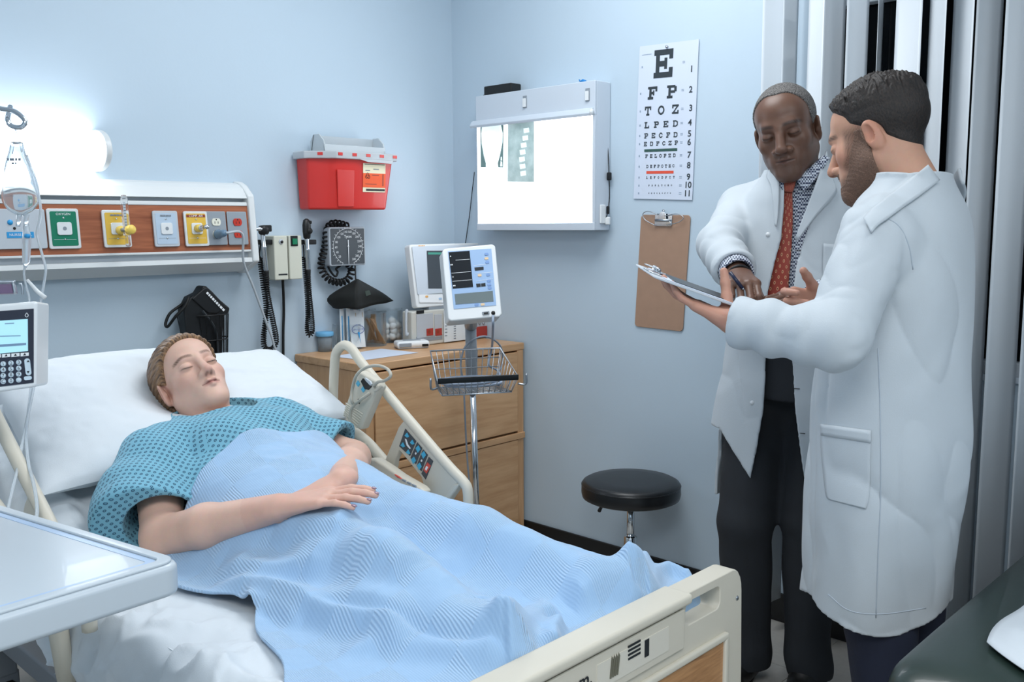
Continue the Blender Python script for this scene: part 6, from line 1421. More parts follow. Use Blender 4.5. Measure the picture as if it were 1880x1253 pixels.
nbP = V((-1.725, -1.000, 0.858)); chP = V((-1.73, -1.12, 0.795)); beP = V((-1.74, -1.27, 0.752)); peP = V((-1.75, -1.40, 0.738))
RS, LS = V((-1.915, -1.065, 0.822)), V((-1.545, -0.995, 0.828))
RE, LE = V((-2.005, -1.255, 0.718)), V((-1.455, -1.175, 0.770))
tn = nrm((0, -math.sin(INC), math.cos(INC)))          # outward normal of the raised back
torso = SDF(); torso.cap(nbP, chP, 0.10, 0.155, 0.05, (tn, 0.62)).cap(chP, beP, 0.155, 0.150, 0.05, (tn, 0.66)).cap(beP, peP, 0.150, 0.165, 0.05, (ZA, 0.62))
for sx in (-1, 1): torso.ell(chP+V((sx*0.068, -0.015, 0.062)), (0.062, 0.062, 0.048), 0.04)
legs = SDF()
for sx in (-1, 1):
    hip = peP+V((sx*0.085, -0.02, -0.005)); kn = V((-1.735+sx*0.115, -1.80, 0.745)); an = V((-1.70+sx*0.135, -2.045, 0.700)); toe = V((-1.69+sx*0.175, -2.11, 0.712))
    legs.cap(hip, kn, 0.082, 0.058, 0.03).cap(kn, an, 0.056, 0.04, 0.02).cap(an, toe, 0.036, 0.026, 0.02)
lower = lambda P: smin(torso(P)-0.022, legs(P), 0.04)

# ---- blanket height over torso and legs
NX, NY = 150, 190
bX = np.linspace(-2.30, -1.30, NX); bY = np.linspace(-2.22, -1.10, NY); BX, BY = np.meshgrid(bX, bY)
zt_ = np.full(BX.shape, -1.0); zz = np.linspace(0.96, 0.66, 34); alive = np.ones(BX.shape, bool)
for z in zz:
    idx = np.argwhere(alive)
    if not len(idx): break
    P = np.stack([BX[alive], BY[alive], np.full(len(idx), z)], -1); hit = lower(P) < 0
    sel = idx[hit]; zt_[sel[:, 0], sel[:, 1]] = z; alive[sel[:, 0], sel[:, 1]] = False
base = deck(BY); H = np.maximum(zt_, base)
def blur(a, r):
    k = np.exp(-np.arange(-3*r, 3*r+1)**2/(2*r*r)); k /= k.sum(); p = np.pad(a, 3*r, mode='edge')
    p = np.apply_along_axis(lambda v: np.convolve(v, k, 'valid'), 0, p); return np.apply_along_axis(lambda v: np.convolve(v, k, 'valid'), 1, p)
Hs = H.copy()
for r in (7, 5, 3): Hs = np.maximum(blur(Hs, r), H*0.7+blur(H, 2)*0.3)
Hs = blur(np.maximum(Hs, H), 2)+0.010
def bl_z(x, y):
    x = np.clip((np.asarray(x, float)-bX[0])/(bX[1]-bX[0]), 0, NX-1.001); y = np.clip((np.asarray(y, float)-bY[0])/(bY[1]-bY[0]), 0, NY-1.001)
    i = x.astype(int); j = y.astype(int); a = x-i; b = y-j
    return (Hs[j, i]*(1-a)+Hs[j, i+1]*a)*(1-b)+(Hs[j+1, i]*(1-a)+Hs[j+1, i+1]*a)*b
# arms rest on the blanket
def on_bl(px, py, lift):
    """point on the photo ray that floats `lift` above the blanket"""
    d = ray(px, py)/F
    for D in np.linspace(1.3, 3.0, 900):
        p = CAM+d*D
        if -2.3 < p[0] < -1.3 and -2.2 < p[1] < -1.1 and p[2] < bl_z(p[0], p[1])+lift: return p
    return CAM+d*2.0
RW_, RH = on_bl(512, 932, 0.030), on_bl(606, 912, 0.028)
LW_, LH = on_bl(626, 884, 0.032), on_bl(566, 918, 0.004)
print('patient arms', RW_, RH, LW_, LH, np.linalg.norm(RW_-RE), np.linalg.norm(LW_-LE))
arms = SDF()
arms.chain([RS, RE], [0.056, 0.042], 0.03).chain([RE, RE*0.6+RW_*0.4, RW_], [0.043, 0.043, 0.027], 0.02)
arms.chain([LS, LE], [0.054, 0.041], 0.03).chain([LE, LE*0.6+LW_*0.4, LW_], [0.042, 0.041, 0.027], 0.02)
def axes(w, tip, upv, thumb_hint):
    d = nrm(tip-w); n = -nrm(upv); n = nrm(n-d*(n@d)); l = np.cross(d, n); 
    if l@V(thumb_hint) < 0: l = -l
    return d, n, l
d_, n_, l_ = axes(RW_, RH, (0, -0.15, 1), (0, 1, 0)); hand_sdf(arms, RW_+d_*0.012, d_, n_, l_, [(0.05, 0.22, 0.15), (0.08, 0.22, 0.15), (0.12, 0.22, 0.15), (0.15, 0.25, 0.15)], 0.94, thumb=(0.55, 0.8, 0.25), spread=0.03)
d2_, n2_, l2_ = axes(LW_, LH, (0, -0.15, 1), (-0.3, 1, 0)); hand_sdf(arms, LW_+d2_*0.012, d2_, n2_, l2_, [(0.5, 0.7, 0.5)]*4, 0.92, thumb=(0.35, 0.9, 0.2), spread=0.0)
hd = head_sdf(nose=0.95, jaw=0.92, lipf=1.1, brow=0.8, neck_to=(0.0, 0.0, -0.165), neck_r=0.052, pout=0.7, cheek=1.02, width=0.97, nosew=0.92)
headW = local(hd, HP_O, HP_R, HP_S)
bodyf = lambda P: smin(smin(smin(torso(P)+0.012, legs(P)+0.008, 0.03), arms(P), 0.012), d_cap(P, nbP, chP, 0.06, 0.05), 0.03)
pw = thing('person', (-1.74, -1.4, 0.66), 'woman in teal patterned hospital gown lying in the bed, eyes closed, hands on belly', 'person')
me1 = surface_nets(headW, HP_O-0.19, HP_O+0.17, 0.0021, 'head'); me2 = surface_nets(bodyf, (-2.12, -2.2, 0.6), (-1.36, -0.92, 0.96), 0.0034, 'trunk')
n_head = len(me1.vertices); mb_ = join_meshes('body', [me1, me2]); relax(mb_, 1, 0.4)
vv = verts_of(mb_); Q = ((vv-HP_O)@HP_R)/HP_S
SK = '#e0b7a4'
col = head_colors(Q, SK, '#b4726c', dict(blush='#cf8f80', brow=('#5d3e2e', 0.0044, 0.92), lashz=0.0080, lash=1.0, lashc='#33211a', crease='#b08070', mouthline='#7d4038', lipm=0.75))
col[n_head:] = V(lin(SK)[:3])
hm = (np.linalg.norm(vv-RH, axis=1) < 0.13) | (np.linalg.norm(vv-LH, axis=1) < 0.13); hm[:n_head] = False
col[hm] = col[hm]*0.75+V(lin('#cf9486')[:3])*0.25
set_col(mb_, col); link('body', mb_, skin_mat('fair skin', 0.5, 0.1), pw, smooth=True)
# finger nails of the upper hand
m_nail = mat('mauve nail polish', '#9c7d8c', 0.25, coat=0.4)
kn_ = [RW_+d_*0.012+(d_*0.092+l_*0.030)*0.94, RW_+d_*0.012+(d_*0.095+l_*0.010)*0.94, RW_+d_*0.012+(d_*0.091-l_*0.011)*0.94, RW_+d_*0.012+(d_*0.083-l_*0.030)*0.94]
for i, ln in enumerate(((0.044, 0.026, 0.020), (0.048, 0.029, 0.021), (0.045, 0.027, 0.020), (0.035, 0.021, 0.018))):
    a = 0; p = kn_[i]; dd = nrm(d_+l_*0.03*(1.5-i)); cu = [(0.05, 0.22, 0.15), (0.08, 0.22, 0.15), (0.12, 0.22, 0.15), (0.15, 0.25, 0.15)][i]
    for j in range(3): a += cu[j]; v_ = math.cos(a)*dd+math.sin(a)*n_; p = p+v_*ln[j]*0.94
    up_ = nrm(np.cross(np.cross(v_, -n_), v_)); c_ = p+v_*0.001+up_*0.0052
    B('fingernail', MB().lathe([(0, 0.0016), (0.0035, 0.0012), (0.0045, 0)], c_, 14, np.array([v_, np.cross(up_, v_), up_]).T, 1.35, 0.95), m_nail, pw, smooth=True)
# hair, combed back into a low knot
def hair_f(Q):
    d = smin(d_ell(Q, (0, 0.016, 0.038), (0.076*0.97, 0.096, 0.080)), d_ell(Q, (0, -0.040, 0.042), (0.058*0.97, 0.046, 0.050)), 0.03)
    d = smin(d, d_cap(Q, (0, 0.035, -0.03), (0, 0.06, -0.10), 0.058, 0.03), 0.03)-0.0095-0.006*np.clip((Q[:, 1]-0.02)/0.06, 0, 1)
    th = np.arctan2(Q[:, 0], Q[:, 2]+0.02); d = d+0.0012*np.sin(th*46+3*np.sin(Q[:, 1]*30))+0.0008*np.sin(th*97+2)
    d = smin(d, d_ell(Q, (0.0, 0.098, -0.055), (0.034, 0.026, 0.034)), 0.012)
    yh = np.interp(Q[:, 2], [-0.12, -0.06, -0.03, 0, 0.03, 0.06, 0.085, 0.11], [0.052, 0.046, 0.040, -0.002, -0.034, -0.060, -0.082, -0.11]); yh = yh+0.0*Q[:, 0]
    ear = d_ell(Q, (0, 0.016, -0.012), (0.2, 0.024, 0.030))
    return smax(smax(d, (yh-Q[:, 1])*0.8, 0.006), -ear, 0.006)
hw = surface_nets(local(hair_f, HP_O, HP_R, HP_S), HP_O-0.19, HP_O+0.2, 0.0022, 'hair'); Q = ((verts_of(hw)-HP_O)@HP_R)/HP_S
set_vec(hw, np.stack([np.arctan2(Q[:, 0], Q[:, 2]+0.02)*0.08, np.linalg.norm(Q[:, [0, 2]], axis=1), Q[:, 1]], -1))
link('hair', hw, hair_mat('light brown hair', '#3f291c', '#a5805c', (300, 90, 10)), pw, smooth=True)
# gown
gown = SDF()
gown.fn(lambda P: torso(P)-0.016)
gown.cap(nbP+V((-0.10, -0.01, -0.01)), RS, 0.062, 0.078, 0.04).cap(nbP+V((0.09, 0.0, 0.0)), LS, 0.062, 0.076, 0.04)
RHm = RS+(RE-RS)*0.72; LHm = LS+(LE-LS)*0.80
gown.cap(RS, RHm+V((-0.03, 0.01, 0.0)), 0.074, 0.100, 0.04).cap(LS, LHm, 0.076, 0.082, 0.04)
gown.cap(RS, V((-2.03, -1.15, 0.765)), 0.07, 0.070, 0.05)
gown.disp(lambda P: 0.0045*n3(P, 34, 4)+0.0028*np.sin((P@nrm((0.75, 0.5, -0.2)))*75+2.5*n3(P, 9, 9)))
g_out = gown
def gown_f(P):
    d = g_out(P)
    inner = smin(smin(d_cap(P, RS+(RE-RS)*0.35, RE+(RE-RS)*0.4, 0.055, 0.102), d_cap(P, LS+(LE-LS)*0.45, LE+(LE-LS)*0.4, 0.055, 0.085), 0.01), 9.0, 0.0)
    d = smax(d, -inner, 0.006)
    hemR = -((RHm+(RE-RS)*0.10-P)@nrm(RE-RS)); hemL = -((LHm-P)@nrm(LE-LS))
    nearR = P[:, 0] < -1.885; nearL = P[:, 0] > -1.575
    d = np.where(nearR, np.maximum(d, hemR), d); d = np.where(nearL, np.maximum(d, hemL), d)
    d = smax(d, -d_ell(P, nbP+V((0.0, 0.01, 0.05)), (0.105, 0.085, 0.072)), 0.008)
    return np.maximum(d, -(P[:, 1]+1.45))
gm = surface_nets(gown_f, (-2.2, -1.47, 0.62), (-1.38, -0.88, 1.0), 0.0036, 'gown')
def gown_mat():
    m = bpy.data.materials.new('gown print'); m.use_nodes = True; nt = m.node_tree; b = nt.nodes['Principled BSDF']; L = nt.links.new
    tc = nt.nodes.new('ShaderNodeTexCoord'); ge = nt.nodes.new('ShaderNodeNewGeometry'); sx = nt.nodes.new('ShaderNodeSeparateXYZ'); L(tc.outputs['Object'], sx.inputs[0])
    def pat(a, b_):
        cb = nt.nodes.new('ShaderNodeCombineXYZ'); L(a, cb.inputs[0]); L(b_, cb.inputs[1]); mp = nt.nodes.new('ShaderNodeMapping'); mp.inputs['Rotation'].default_value = (0, 0, math.radians(45)); mp.inputs['Scale'].default_value = (84, 84, 1)
        vo = nt.nodes.new('ShaderNodeTexVoronoi'); vo.voronoi_dimensions = '2D'; vo.inputs['Scale'].default_value = 1; vo.inputs['Randomness'].default_value = 0
        L(cb.outputs[0], mp.inputs[0]); L(mp.outputs[0], vo.inputs['Vector']); return vo.outputs['Distance']
    ad = nt.nodes.new('ShaderNodeMath'); ad.operation = 'MULTIPLY_ADD'; ad.inputs[1].default_value = 0.35; L(sx.outputs[2], ad.inputs[0]); L(sx.outputs[1], ad.inputs[2])
    p1 = pat(sx.outputs[0], ad.outputs[0]); p2 = pat(sx.outputs[1], sx.outputs[2])
    sn = nt.nodes.new('ShaderNodeSeparateXYZ'); L(ge.outputs['Normal'], sn.inputs[0]); ab = nt.nodes.new('ShaderNodeMath'); ab.operation = 'ABSOLUTE'; L(sn.outputs[0], ab.inputs[0])
    gt = nt.nodes.new('ShaderNodeMath'); gt.operation = 'GREATER_THAN'; gt.inputs[1].default_value = 0.60; L(ab.outputs[0], gt.inputs[0]); aby = nt.nodes.new('ShaderNodeMath'); aby.operation = 'ABSOLUTE'; L(sn.outputs[1], aby.inputs[0]); gty = nt.nodes.new('ShaderNodeMath'); gty.operation = 'GREATER_THAN'; gty.inputs[1].default_value = 0.75; L(aby.outputs[0], gty.inputs[0]); p3 = pat(sx.outputs[0], sx.outputs[2]); mx0 = nt.nodes.new('ShaderNodeMix'); L(gty.outputs[0], mx0.inputs['Factor']); L(p1, mx0.inputs['A']); L(p3, mx0.inputs['B'])
    mx = nt.nodes.new('ShaderNodeMix'); L(gt.outputs[0], mx.inputs['Factor']); L(mx0.outputs['Result'], mx.inputs['A']); L(p2, mx.inputs['B'])
    cr = nt.nodes.new('ShaderNodeValToRGB'); e = cr.color_ramp.elements; cr.color_ramp.interpolation = 'LINEAR'
    blue, dark, mid = lin('#74aec4'), lin('#2a5069'), lin('#5f9bb3')
    e[0].position = 0.0; e[0].color = dark; e[1].position = 0.06; e[1].color = mid
    for pos, cc in ((0.10, mid), (0.15, dark), (0.24, dark), (0.30, blue), (1.0, blue)): q = e.new(pos); q.color = cc
    L(mx.outputs['Result'], cr.inputs['Fac']); L(cr.outputs['Color'], b.inputs['Base Color']); b.inputs['Roughness'].default_value = 0.8; b.inputs['Sheen Weight'].default_value = 0.1
    return m
link('gown', relax(gm, 1, 0.4), gown_mat(), pw, smooth=True)
B('undershirt_strap', MB().tube(catmull([on(419, 752, X=-1.66), on(426, 748, X=-1.655), on(431, 755, X=-1.65), on(430, 762, X=-1.65)], 5), 0.005, 8), mat('white strap', '#e6e8ea', 0.6), pw, smooth=True)

# ---- blanket
def poly_d(x, y, pts):
    d = np.full(x.shape, 9.0); sgn = np.zeros(x.shape); tt = np.zeros(x.shape)
    for i in range(len(pts)-1):
        a, b = V(pts[i][:2]), V(pts[i+1][:2]); ba = b-a; t = np.clip(((x-a[0])*ba[0]+(y-a[1])*ba[1])/(ba@ba), 0, 1)
        dx, dy = x-a[0]-t*ba[0], y-a[1]-t*ba[1]; e = np.hypot(dx, dy); c = ba[0]*dy-ba[1]*dx; m = e < d
        d = np.where(m, e, d); sgn = np.where(m, np.sign(c), sgn); tt = np.where(m, (i+t)/(len(pts)-1), tt)
    return d, sgn, tt
def c3(x, y): p = on_bl(420+x/3.189, 860+y/3.189, 0.012); return (p[0], p[1])
def c4(x, y): p = on_bl(900+x/3.615, 960+y/3.615, 0.012); return (p[0], p[1])
folds = [([c3(*q) for q in ((-60, 560), (80, 600), (210, 640), (340, 620), (470, 560), (600, 470))], 0.020, 0.028),
         ([c3(*q) for q in ((-100, 660), (60, 710), (220, 750), (420, 805), (620, 890), (820, 915), (960, 985), (1010, 1040))], 0.024, 0.026),
         ([c3(*q) for q in ((440, 790), (640, 840), (860, 900), (1080, 925), (1260, 985), (1440, 990), (1600, 950), (1720, 900))], -0.016, 0.016),
         ([c3(*q) for q in ((500, 760), (700, 800), (900, 850), (1100, 880), (1290, 930), (1470, 930), (1620, 880), (1740, 820))], 0.018, 0.028),
         ([c3(*q) for q in ((30, 800), (170, 800), (300, 830), (430, 890))], 0.015, 0.022),
         ([c3(*q) for q in ((640, 1050), (900, 1010), (1200, 1040), (1450, 1060), (1640, 1090))], 0.012, 0.03),
         ([c3(*q) for q in ((430, 460), (560, 470), (680, 540), (740, 620))], -0.010, 0.035), ([c3(*q) for q in ((640, 420), (820, 440), (960, 520), (1010, 640))], 0.014, 0.04),
         ([c3(*q) for q in ((250, 360), (420, 330), (620, 290), (820, 270))], 0.009, 0.025), ([c3(*q) for q in ((120, 420), (320, 410), (520, 370), (700, 330))], -0.006, 0.02),
         ([c3(*q) for q in ((1000, 330), (1150, 430), (1250, 520), (1400, 560))], 0.008, 0.04), ([c3(*q) for q in ((1250, 620), (1400, 700), (1560, 720))], -0.007, 0.03),
         ([c4(*q) for q in ((930, 345), (980, 260), (1040, 215), (1120, 225), (1190, 265))], 0.022, 0.030), ([c4(*q) for q in ((1060, 420), (1110, 340), (1190, 310), (1290, 320), (1380, 350))], 0.018, 0.024),
         ([c4(*q) for q in ((540, 540), (640, 460), (760, 400), (900, 380), (1010, 400))], 0.020, 0.035), ([c4(*q) for q in ((930, 370), (1000, 360), (1060, 380))], -0.02, 0.014),
         ([c4(*q) for q in ((40, 720), (180, 680), (330, 600), (470, 560))], 0.016, 0.03), ([c4(*q) for q in ((440, 830), (430, 740), (470, 650))], 0.020, 0.022), ([c4(*q) for q in ((100, 850), (220, 880), (360, 850))], 0.018, 0.025)]
nu, nv = 330, 380
uu, vvv = np.meshgrid(np.linspace(0, 1, nu), np.linspace(0, 1, nv))      # u: left edge -> right edge, v: foot -> top
Yt = lambda X: np.interp(X, [-2.05, -1.98, -1.90, -1.80, -1.70, -1.6, -1.5, -1.42, -1.33], [-1.285, -1.275, -1.255, -1.245, -1.265, -1.27, -1.275, -1.30, -1.32])
Xl = lambda Y: np.interp(Y, [-2.17, -1.9, -1.75, -1.65, -1.52, -1.38, -1.27, -1.2], [-2.19, -2.135, -2.07, -2.025, -2.045, -2.06, -2.04, -1.99])+0.012*np.sin(Y*23)
Yg = -2.185+vvv*0.98; Xg = Xl(Yg)*(1-uu)+(-1.325)*uu
Yg = -2.185+vvv*(Yt(Xg)+2.185); Xg = Xl(Yg)*(1-uu)+(-1.325)*uu
zb = bl_z(Xg, Yg)
for pts, am, wd in folds:
    d, sg, tt = poly_d(Xg, Yg, pts); fade = np.clip(np.minimum(tt, 1-tt)*6, 0, 1); wd2 = np.where(sg > 0, wd*1.2, wd*0.55); am = am*1.55 if 0 < am < 0.026 else am
    zb = zb+am*np.exp(-(d/wd2)**2)*fade
zb += 0.006*(vnoise(Xg*9, Yg*9, 31)-0.5)+0.0035*(ridged(Xg*20+Yg*9, Yg*14, 33)-0.6)
# rounded over the right mattress edge, thin crumpled hem on the left and at the top
zb = zb-0.07*np.clip((-2.13-Yg)/0.05, 0, 1)**1.5; edgeR = np.clip((Xg+1.36)/0.035, 0, 1); zb = zb-0.05*edgeR**2
hemt = np.exp(-((1-vvv)/0.035)**2); zb = zb+0.012*hemt*(0.6+0.6*np.sin(Xg*38))
heml = np.exp(-(uu/0.03)**2); zb = zb+0.010*heml
P = np.stack([Xg+0.03*edgeR*0, Yg, zb], -1)
def blanket_mat():
    m = bpy.data.materials.new('ribbed blue blanket'); m.use_nodes = True; nt = m.node_tree; b = nt.nodes['Principled BSDF']; L = nt.links.new
    uv = nt.nodes.new('ShaderNodeUVMap'); mp = nt.nodes.new('ShaderNodeMapping'); mp.inputs['Rotation'].default_value = (0, 0, math.radians(8)); L(uv.outputs[0], mp.inputs[0])
    wv = nt.nodes.new('ShaderNodeTexWave'); wv.wave_type = 'BANDS'; wv.bands_direction = 'X'; wv.inputs['Scale'].default_value = 84; wv.inputs['Distortion'].default_value = 0.6; wv.inputs['Detail'].default_value = 1; wv.inputs['Detail Scale'].default_value = 3
    ck = nt.nodes.new('ShaderNodeTexChecker'); ck.inputs['Scale'].default_value = 13; ck.inputs['Color1'].default_value = (1, 1, 1, 1); ck.inputs['Color2'].default_value = (0.22, 0.22, 0.22, 1)
    L(mp.outputs[0], wv.inputs['Vector']); L(mp.outputs[0], ck.inputs['Vector'])
    mu = nt.nodes.new('ShaderNodeMath'); mu.operation = 'MULTIPLY'; L(wv.outputs['Fac'], mu.inputs[0]); L(ck.outputs['Fac'], mu.inputs[1])
    ck2 = nt.nodes.new('ShaderNodeMix'); L(ck.outputs['Fac'], ck2.inputs['Factor']); ck2.inputs['A'].default_value = 0.22; ck2.inputs['B'].default_value = 1.0
    mu2 = nt.nodes.new('ShaderNodeMath'); mu2.operation = 'MULTIPLY'; L(wv.outputs['Fac'], mu2.inputs[0]); L(ck2.outputs['Result'], mu2.inputs[1])
    n = nt.nodes.new('ShaderNodeTexNoise'); n.inputs['Scale'].default_value = 350; tc = nt.nodes.new('ShaderNodeTexCoord'); L(tc.outputs['Object'], n.inputs['Vector'])
    ad = nt.nodes.new('ShaderNodeMath'); ad.operation = 'MULTIPLY_ADD'; ad.inputs[1].default_value = 0.25; L(n.outputs['Fac'], ad.inputs[0]); L(mu2.outputs[0], ad.inputs[2])
    bp = nt.nodes.new('ShaderNodeBump'); bp.inputs['Strength'].default_value = 0.6; bp.inputs['Distance'].default_value = 0.0018; L(ad.outputs[0], bp.inputs['Height']); L(bp.outputs['Normal'], b.inputs['Normal'])
    cr = nt.nodes.new('ShaderNodeValToRGB'); cr.color_ramp.elements[0].color = lin('#98b9da'); cr.color_ramp.elements[1].color = lin('#a9c6e3'); L(ad.outputs[0], cr.inputs['Fac']); L(cr.outputs['Color'], b.inputs['Base Color'])
    b.inputs['Roughness'].default_value = 0.9; b.inputs['Sheen Weight'].default_value = 0.25
    return m
bk_ = thing('blanket', (-1.7, -1.7, 0.66), 'ribbed light blue blanket draped over the woman in the bed', 'blanket')
grid_obj('cover', P, blanket_mat(), bk_, uv=np.stack([Xg, Yg], -1), thick=0.006)

# ---- pillows
def pillow(name, label, c, U, W, w, h, t, seed, dent=None):
    U, W = nrm(U), nrm(W); W = nrm(W-U*(U@W)); N = np.cross(U, W); o = thing(name, c, label, 'pillow', 'pillows'); n = 70
    a, b = np.meshgrid(np.linspace(-1, 1, n), np.linspace(-1, 1, n)); prof = (np.clip(1-np.abs(a)**3.0, 0, 1)*np.clip(1-np.abs(b)**3.0, 0, 1))**0.55
    pin = 1-0.10*(1-np.abs(b)**2)*(np.abs(a) > 2)*0; sx = a*(w/2)*(1-0.06*(1-b*b)*np.abs(a)**4); sy = b*(h/2)*(1-0.06*(1-a*a)*np.abs(b)**4)
    wr = 0.007*(ridged(a*2.2+b, b*2.0-a*0.5, seed)-0.6)+0.004*(ridged(a*5, b*5+a, seed+1)-0.6)
    for s_, nm in ((1, 'case_front'), (-1, 'case_back')):
        hgt = s_*(prof*t/2)+wr*(prof > 0.03)*np.clip(prof*2, 0, 1)
        if dent is not None and s_ > 0: hgt = hgt-dent[2]*np.exp(-(((sx-dent[0])/dent[3])**2+((sy-dent[1])/dent[3])**2))
        PP = V(c)+sx[..., None]*U+sy[..., None]*W+hgt[..., None]*N
        grid_obj(nm, PP if s_ > 0 else PP[:, ::-1], m_pil, o)
    return o
m_pil = cloth_mat('white pillow cotton', '#d6dce1', 0.7, 0.35, 4.5, 450, 0.012)
pU, pW = V((1, 0, 0)), V((0, math.cos(INC), math.sin(INC)))
pc1 = V((-1.905, -0.850, 0.915)); pillow('pillow', 'white pillow under the woman\u2019s head, left in the photo', pc1, nrm((0.98, -0.10, 0.03)), nrm((0.10, 0.91, 0.40)), 0.50, 0.52, 0.13, 41, dent=(0.15, 0.0, 0.075, 0.12))
pc2 = V((-1.545, -0.805, 0.905)); pillow('pillow', 'second white pillow beyond the woman\u2019s head, nearer the cabinet', pc2, nrm((0.99, 0.05, 0.0)), nrm((-0.05, 0.92, 0.39)), 0.49, 0.40, 0.11, 51, dent=(-0.2, 0.0, 0.03, 0.10))
# ================================================================== two doctors
m_coat = cloth_mat('white lab coat', '#c0c8ce', 0.7, 0.45, 4.2, 350, 0.016)
m_coats = mat('coat stitching', '#b4bec8', 0.7)
def column(sec, P, lat, fwd, o, pw_=2.3):
    """lofted body: sec rows (z, centre_u, centre_v, half_u, half_v); lat / fwd horizontal axes through o"""
    sec = np.array(sec); order = np.argsort(sec[:, 0]); sec = sec[order]; z = P[:, 2]; Q = P-V(o)
    u = Q@V(lat); v = Q@V(fwd); I = lambda k: np.interp(z, sec[:, 0], sec[:, k])
    a, b = I(3), I(4); r = (np.abs((u-I(1))/a)**pw_+np.abs((v-I(2))/b)**pw_)**(1/pw_)
    d = (r-1)*np.minimum(a, b)
    return np.maximum(d, np.maximum(z-sec[-1, 0], sec[0, 0]-z))
def smooth_sec(sec, n=60):
    s = np.array(sec)[np.argsort(np.array(sec)[:, 0])]; z = np.linspace(s[0, 0], s[-1, 0], n); out = [z]
    for k in range(1, 5):
        y = np.interp(z, s[:, 0], s[:, k]); ker = np.ones(5)/5; y = np.convolve(np.pad(y, 2, mode='edge'), ker, 'valid'); out.append(y)
    return np.array(out).T
def limb_frame(a, b): d = nrm(b-a); return d
# ------------------------------------------------------------------ doctor in front, seen from his left and behind
H2o = V((-0.7044, -2.1817, 1.5506)); H2R = np.array([[-0.9966, -0.0253, 0.0784], [0.0477, -0.953, 0.2992], [0.0672, 0.3019, 0.951]]); H2S = 1.08
o2 = V((-0.72, 0, 0)); lat2, fwd2 = V((-1, 0, 0)), V((0, 1, 0))
# v is world Y here
s2 = smooth_sec([(1.455, 0, -2.275, 0.080, 0.055), (1.42, 0, -2.272, 0.120, 0.082), (1.38, 0, -2.264, 0.162, 0.110), (1.32, 0, -2.256, 0.185, 0.130), (1.22, 0, -2.252, 0.190, 0.140), (1.10, 0, -2.245, 0.185, 0.145),
                 (0.98, 0, -2.240, 0.185, 0.152), (0.85, 0, -2.245, 0.192, 0.160), (0.70, 0, -2.240, 0.198, 0.156), (0.55, 0, -2.235, 0.202, 0.152), (0.40, 0, -2.23, 0.205, 0.152)])
LS2, RS2 = V((-0.885, -2.268, 1.325)), V((-0.555, -2.262, 1.325))
LE2, LW2 = on(1535, 622, D=1.90), on(1350, 592, D=2.02)
RE2, RW2 = V((-0.53, -2.08, 1.06)), on(1512, 560, D=2.24)
print('dr2 arm', LE2, LW2, np.linalg.norm(LE2-LS2), np.linalg.norm(LW2-LE2))
def crease(P, a, b, am, fr, seed):
    d = nrm(b-a); return am*np.sin((P-a)@d*fr+1.6*n3(P, 14, seed))*np.exp(-np.clip(np.abs(((P-a)@d)/np.linalg.norm(b-a)-0.5)-0.3, 0, 9)*6)
def fold(P, sc, seed):
    """sharp cloth creases: ridged noise, 0 mean"""
    return 0.35-np.abs(n3(P, sc, seed))**0.6
FM2 = np.diag([1.0, 1.0, 0.45])@np.array([[0.9, -0.3, 0.2], [0.3, 0.9, 0.3], [-0.3, -0.2, 0.9]])
FMv = np.diag([1.0, 1.0, 0.30])
def coat2(P):
    d = column(s2, P, lat2, YA, o2)
    th = np.arctan2(P[:, 1]+2.23, P[:, 0]+0.72); low = np.clip((1.05-P[:, 2])/0.6, 0, 1)
    d = d+0.007*low*np.sin(th*5+2.0*np.sin(P[:, 2]*3+1))+0.011*fold(P@FMv, 14, 61)+0.009*fold(P@FM2, 21, 62)
    arm = d_cap(P, V((-0.80, -2.262, 1.362)), LS2, 0.075, 0.070); arm = smin(arm, d_cap(P, LS2, LE2, 0.071, 0.062), 0.03)
    sl = d_cap(P, LE2, LW2, 0.062, 0.050); arm = smin(arm, sl, 0.025)
    arm = arm+crease(P, LE2, LW2, 0.0045, 85, 6)+0.008*fold(P, 18, 63)+0.004*fold(P, 38, 64)
    cuff = (P-LW2)@nrm(LW2-LE2); inner = d_cap(P, LW2-(LW2-LE2)*0.3, LW2+(LW2-LE2)*0.3, 0.043, 0.043)
    arm = np.maximum(np.maximum(arm, cuff), -inner)
    ra = smin(d_cap(P, V((-0.64, -2.262, 1.362)), RS2, 0.075, 0.070), d_cap(P, RS2, RE2, 0.070, 0.060), 0.03); ra = smin(ra, d_cap(P, RE2, RW2, 0.062, 0.047), 0.025)
    ra = np.maximum(ra, (P-RW2)@nrm(RW2-RE2))
    d = smin(d, smin(arm, ra, 0.0), 0.022)
    d = smax(d, -d_cap(P, V((-0.715, -2.27, 1.36)), V((-0.71, -2.215, 1.56)), 0.060, 0.085), 0.008)
    return np.maximum(d, 0.475+0.02*np.sin(th*3)-P[:, 2])
p2 = thing('person', (-0.72, -2.23, 0), 'bearded man in a white lab coat seen from the side, holding out a clipboard', 'person')
cm = surface_nets(coat2, (-1.22, -2.47, 0.42), (-0.44, -1.95, 1.52), 0.0042, 'lab_coat'); link('lab_coat', relax(cm, 1, 0.4), m_coat, p2, smooth=True)
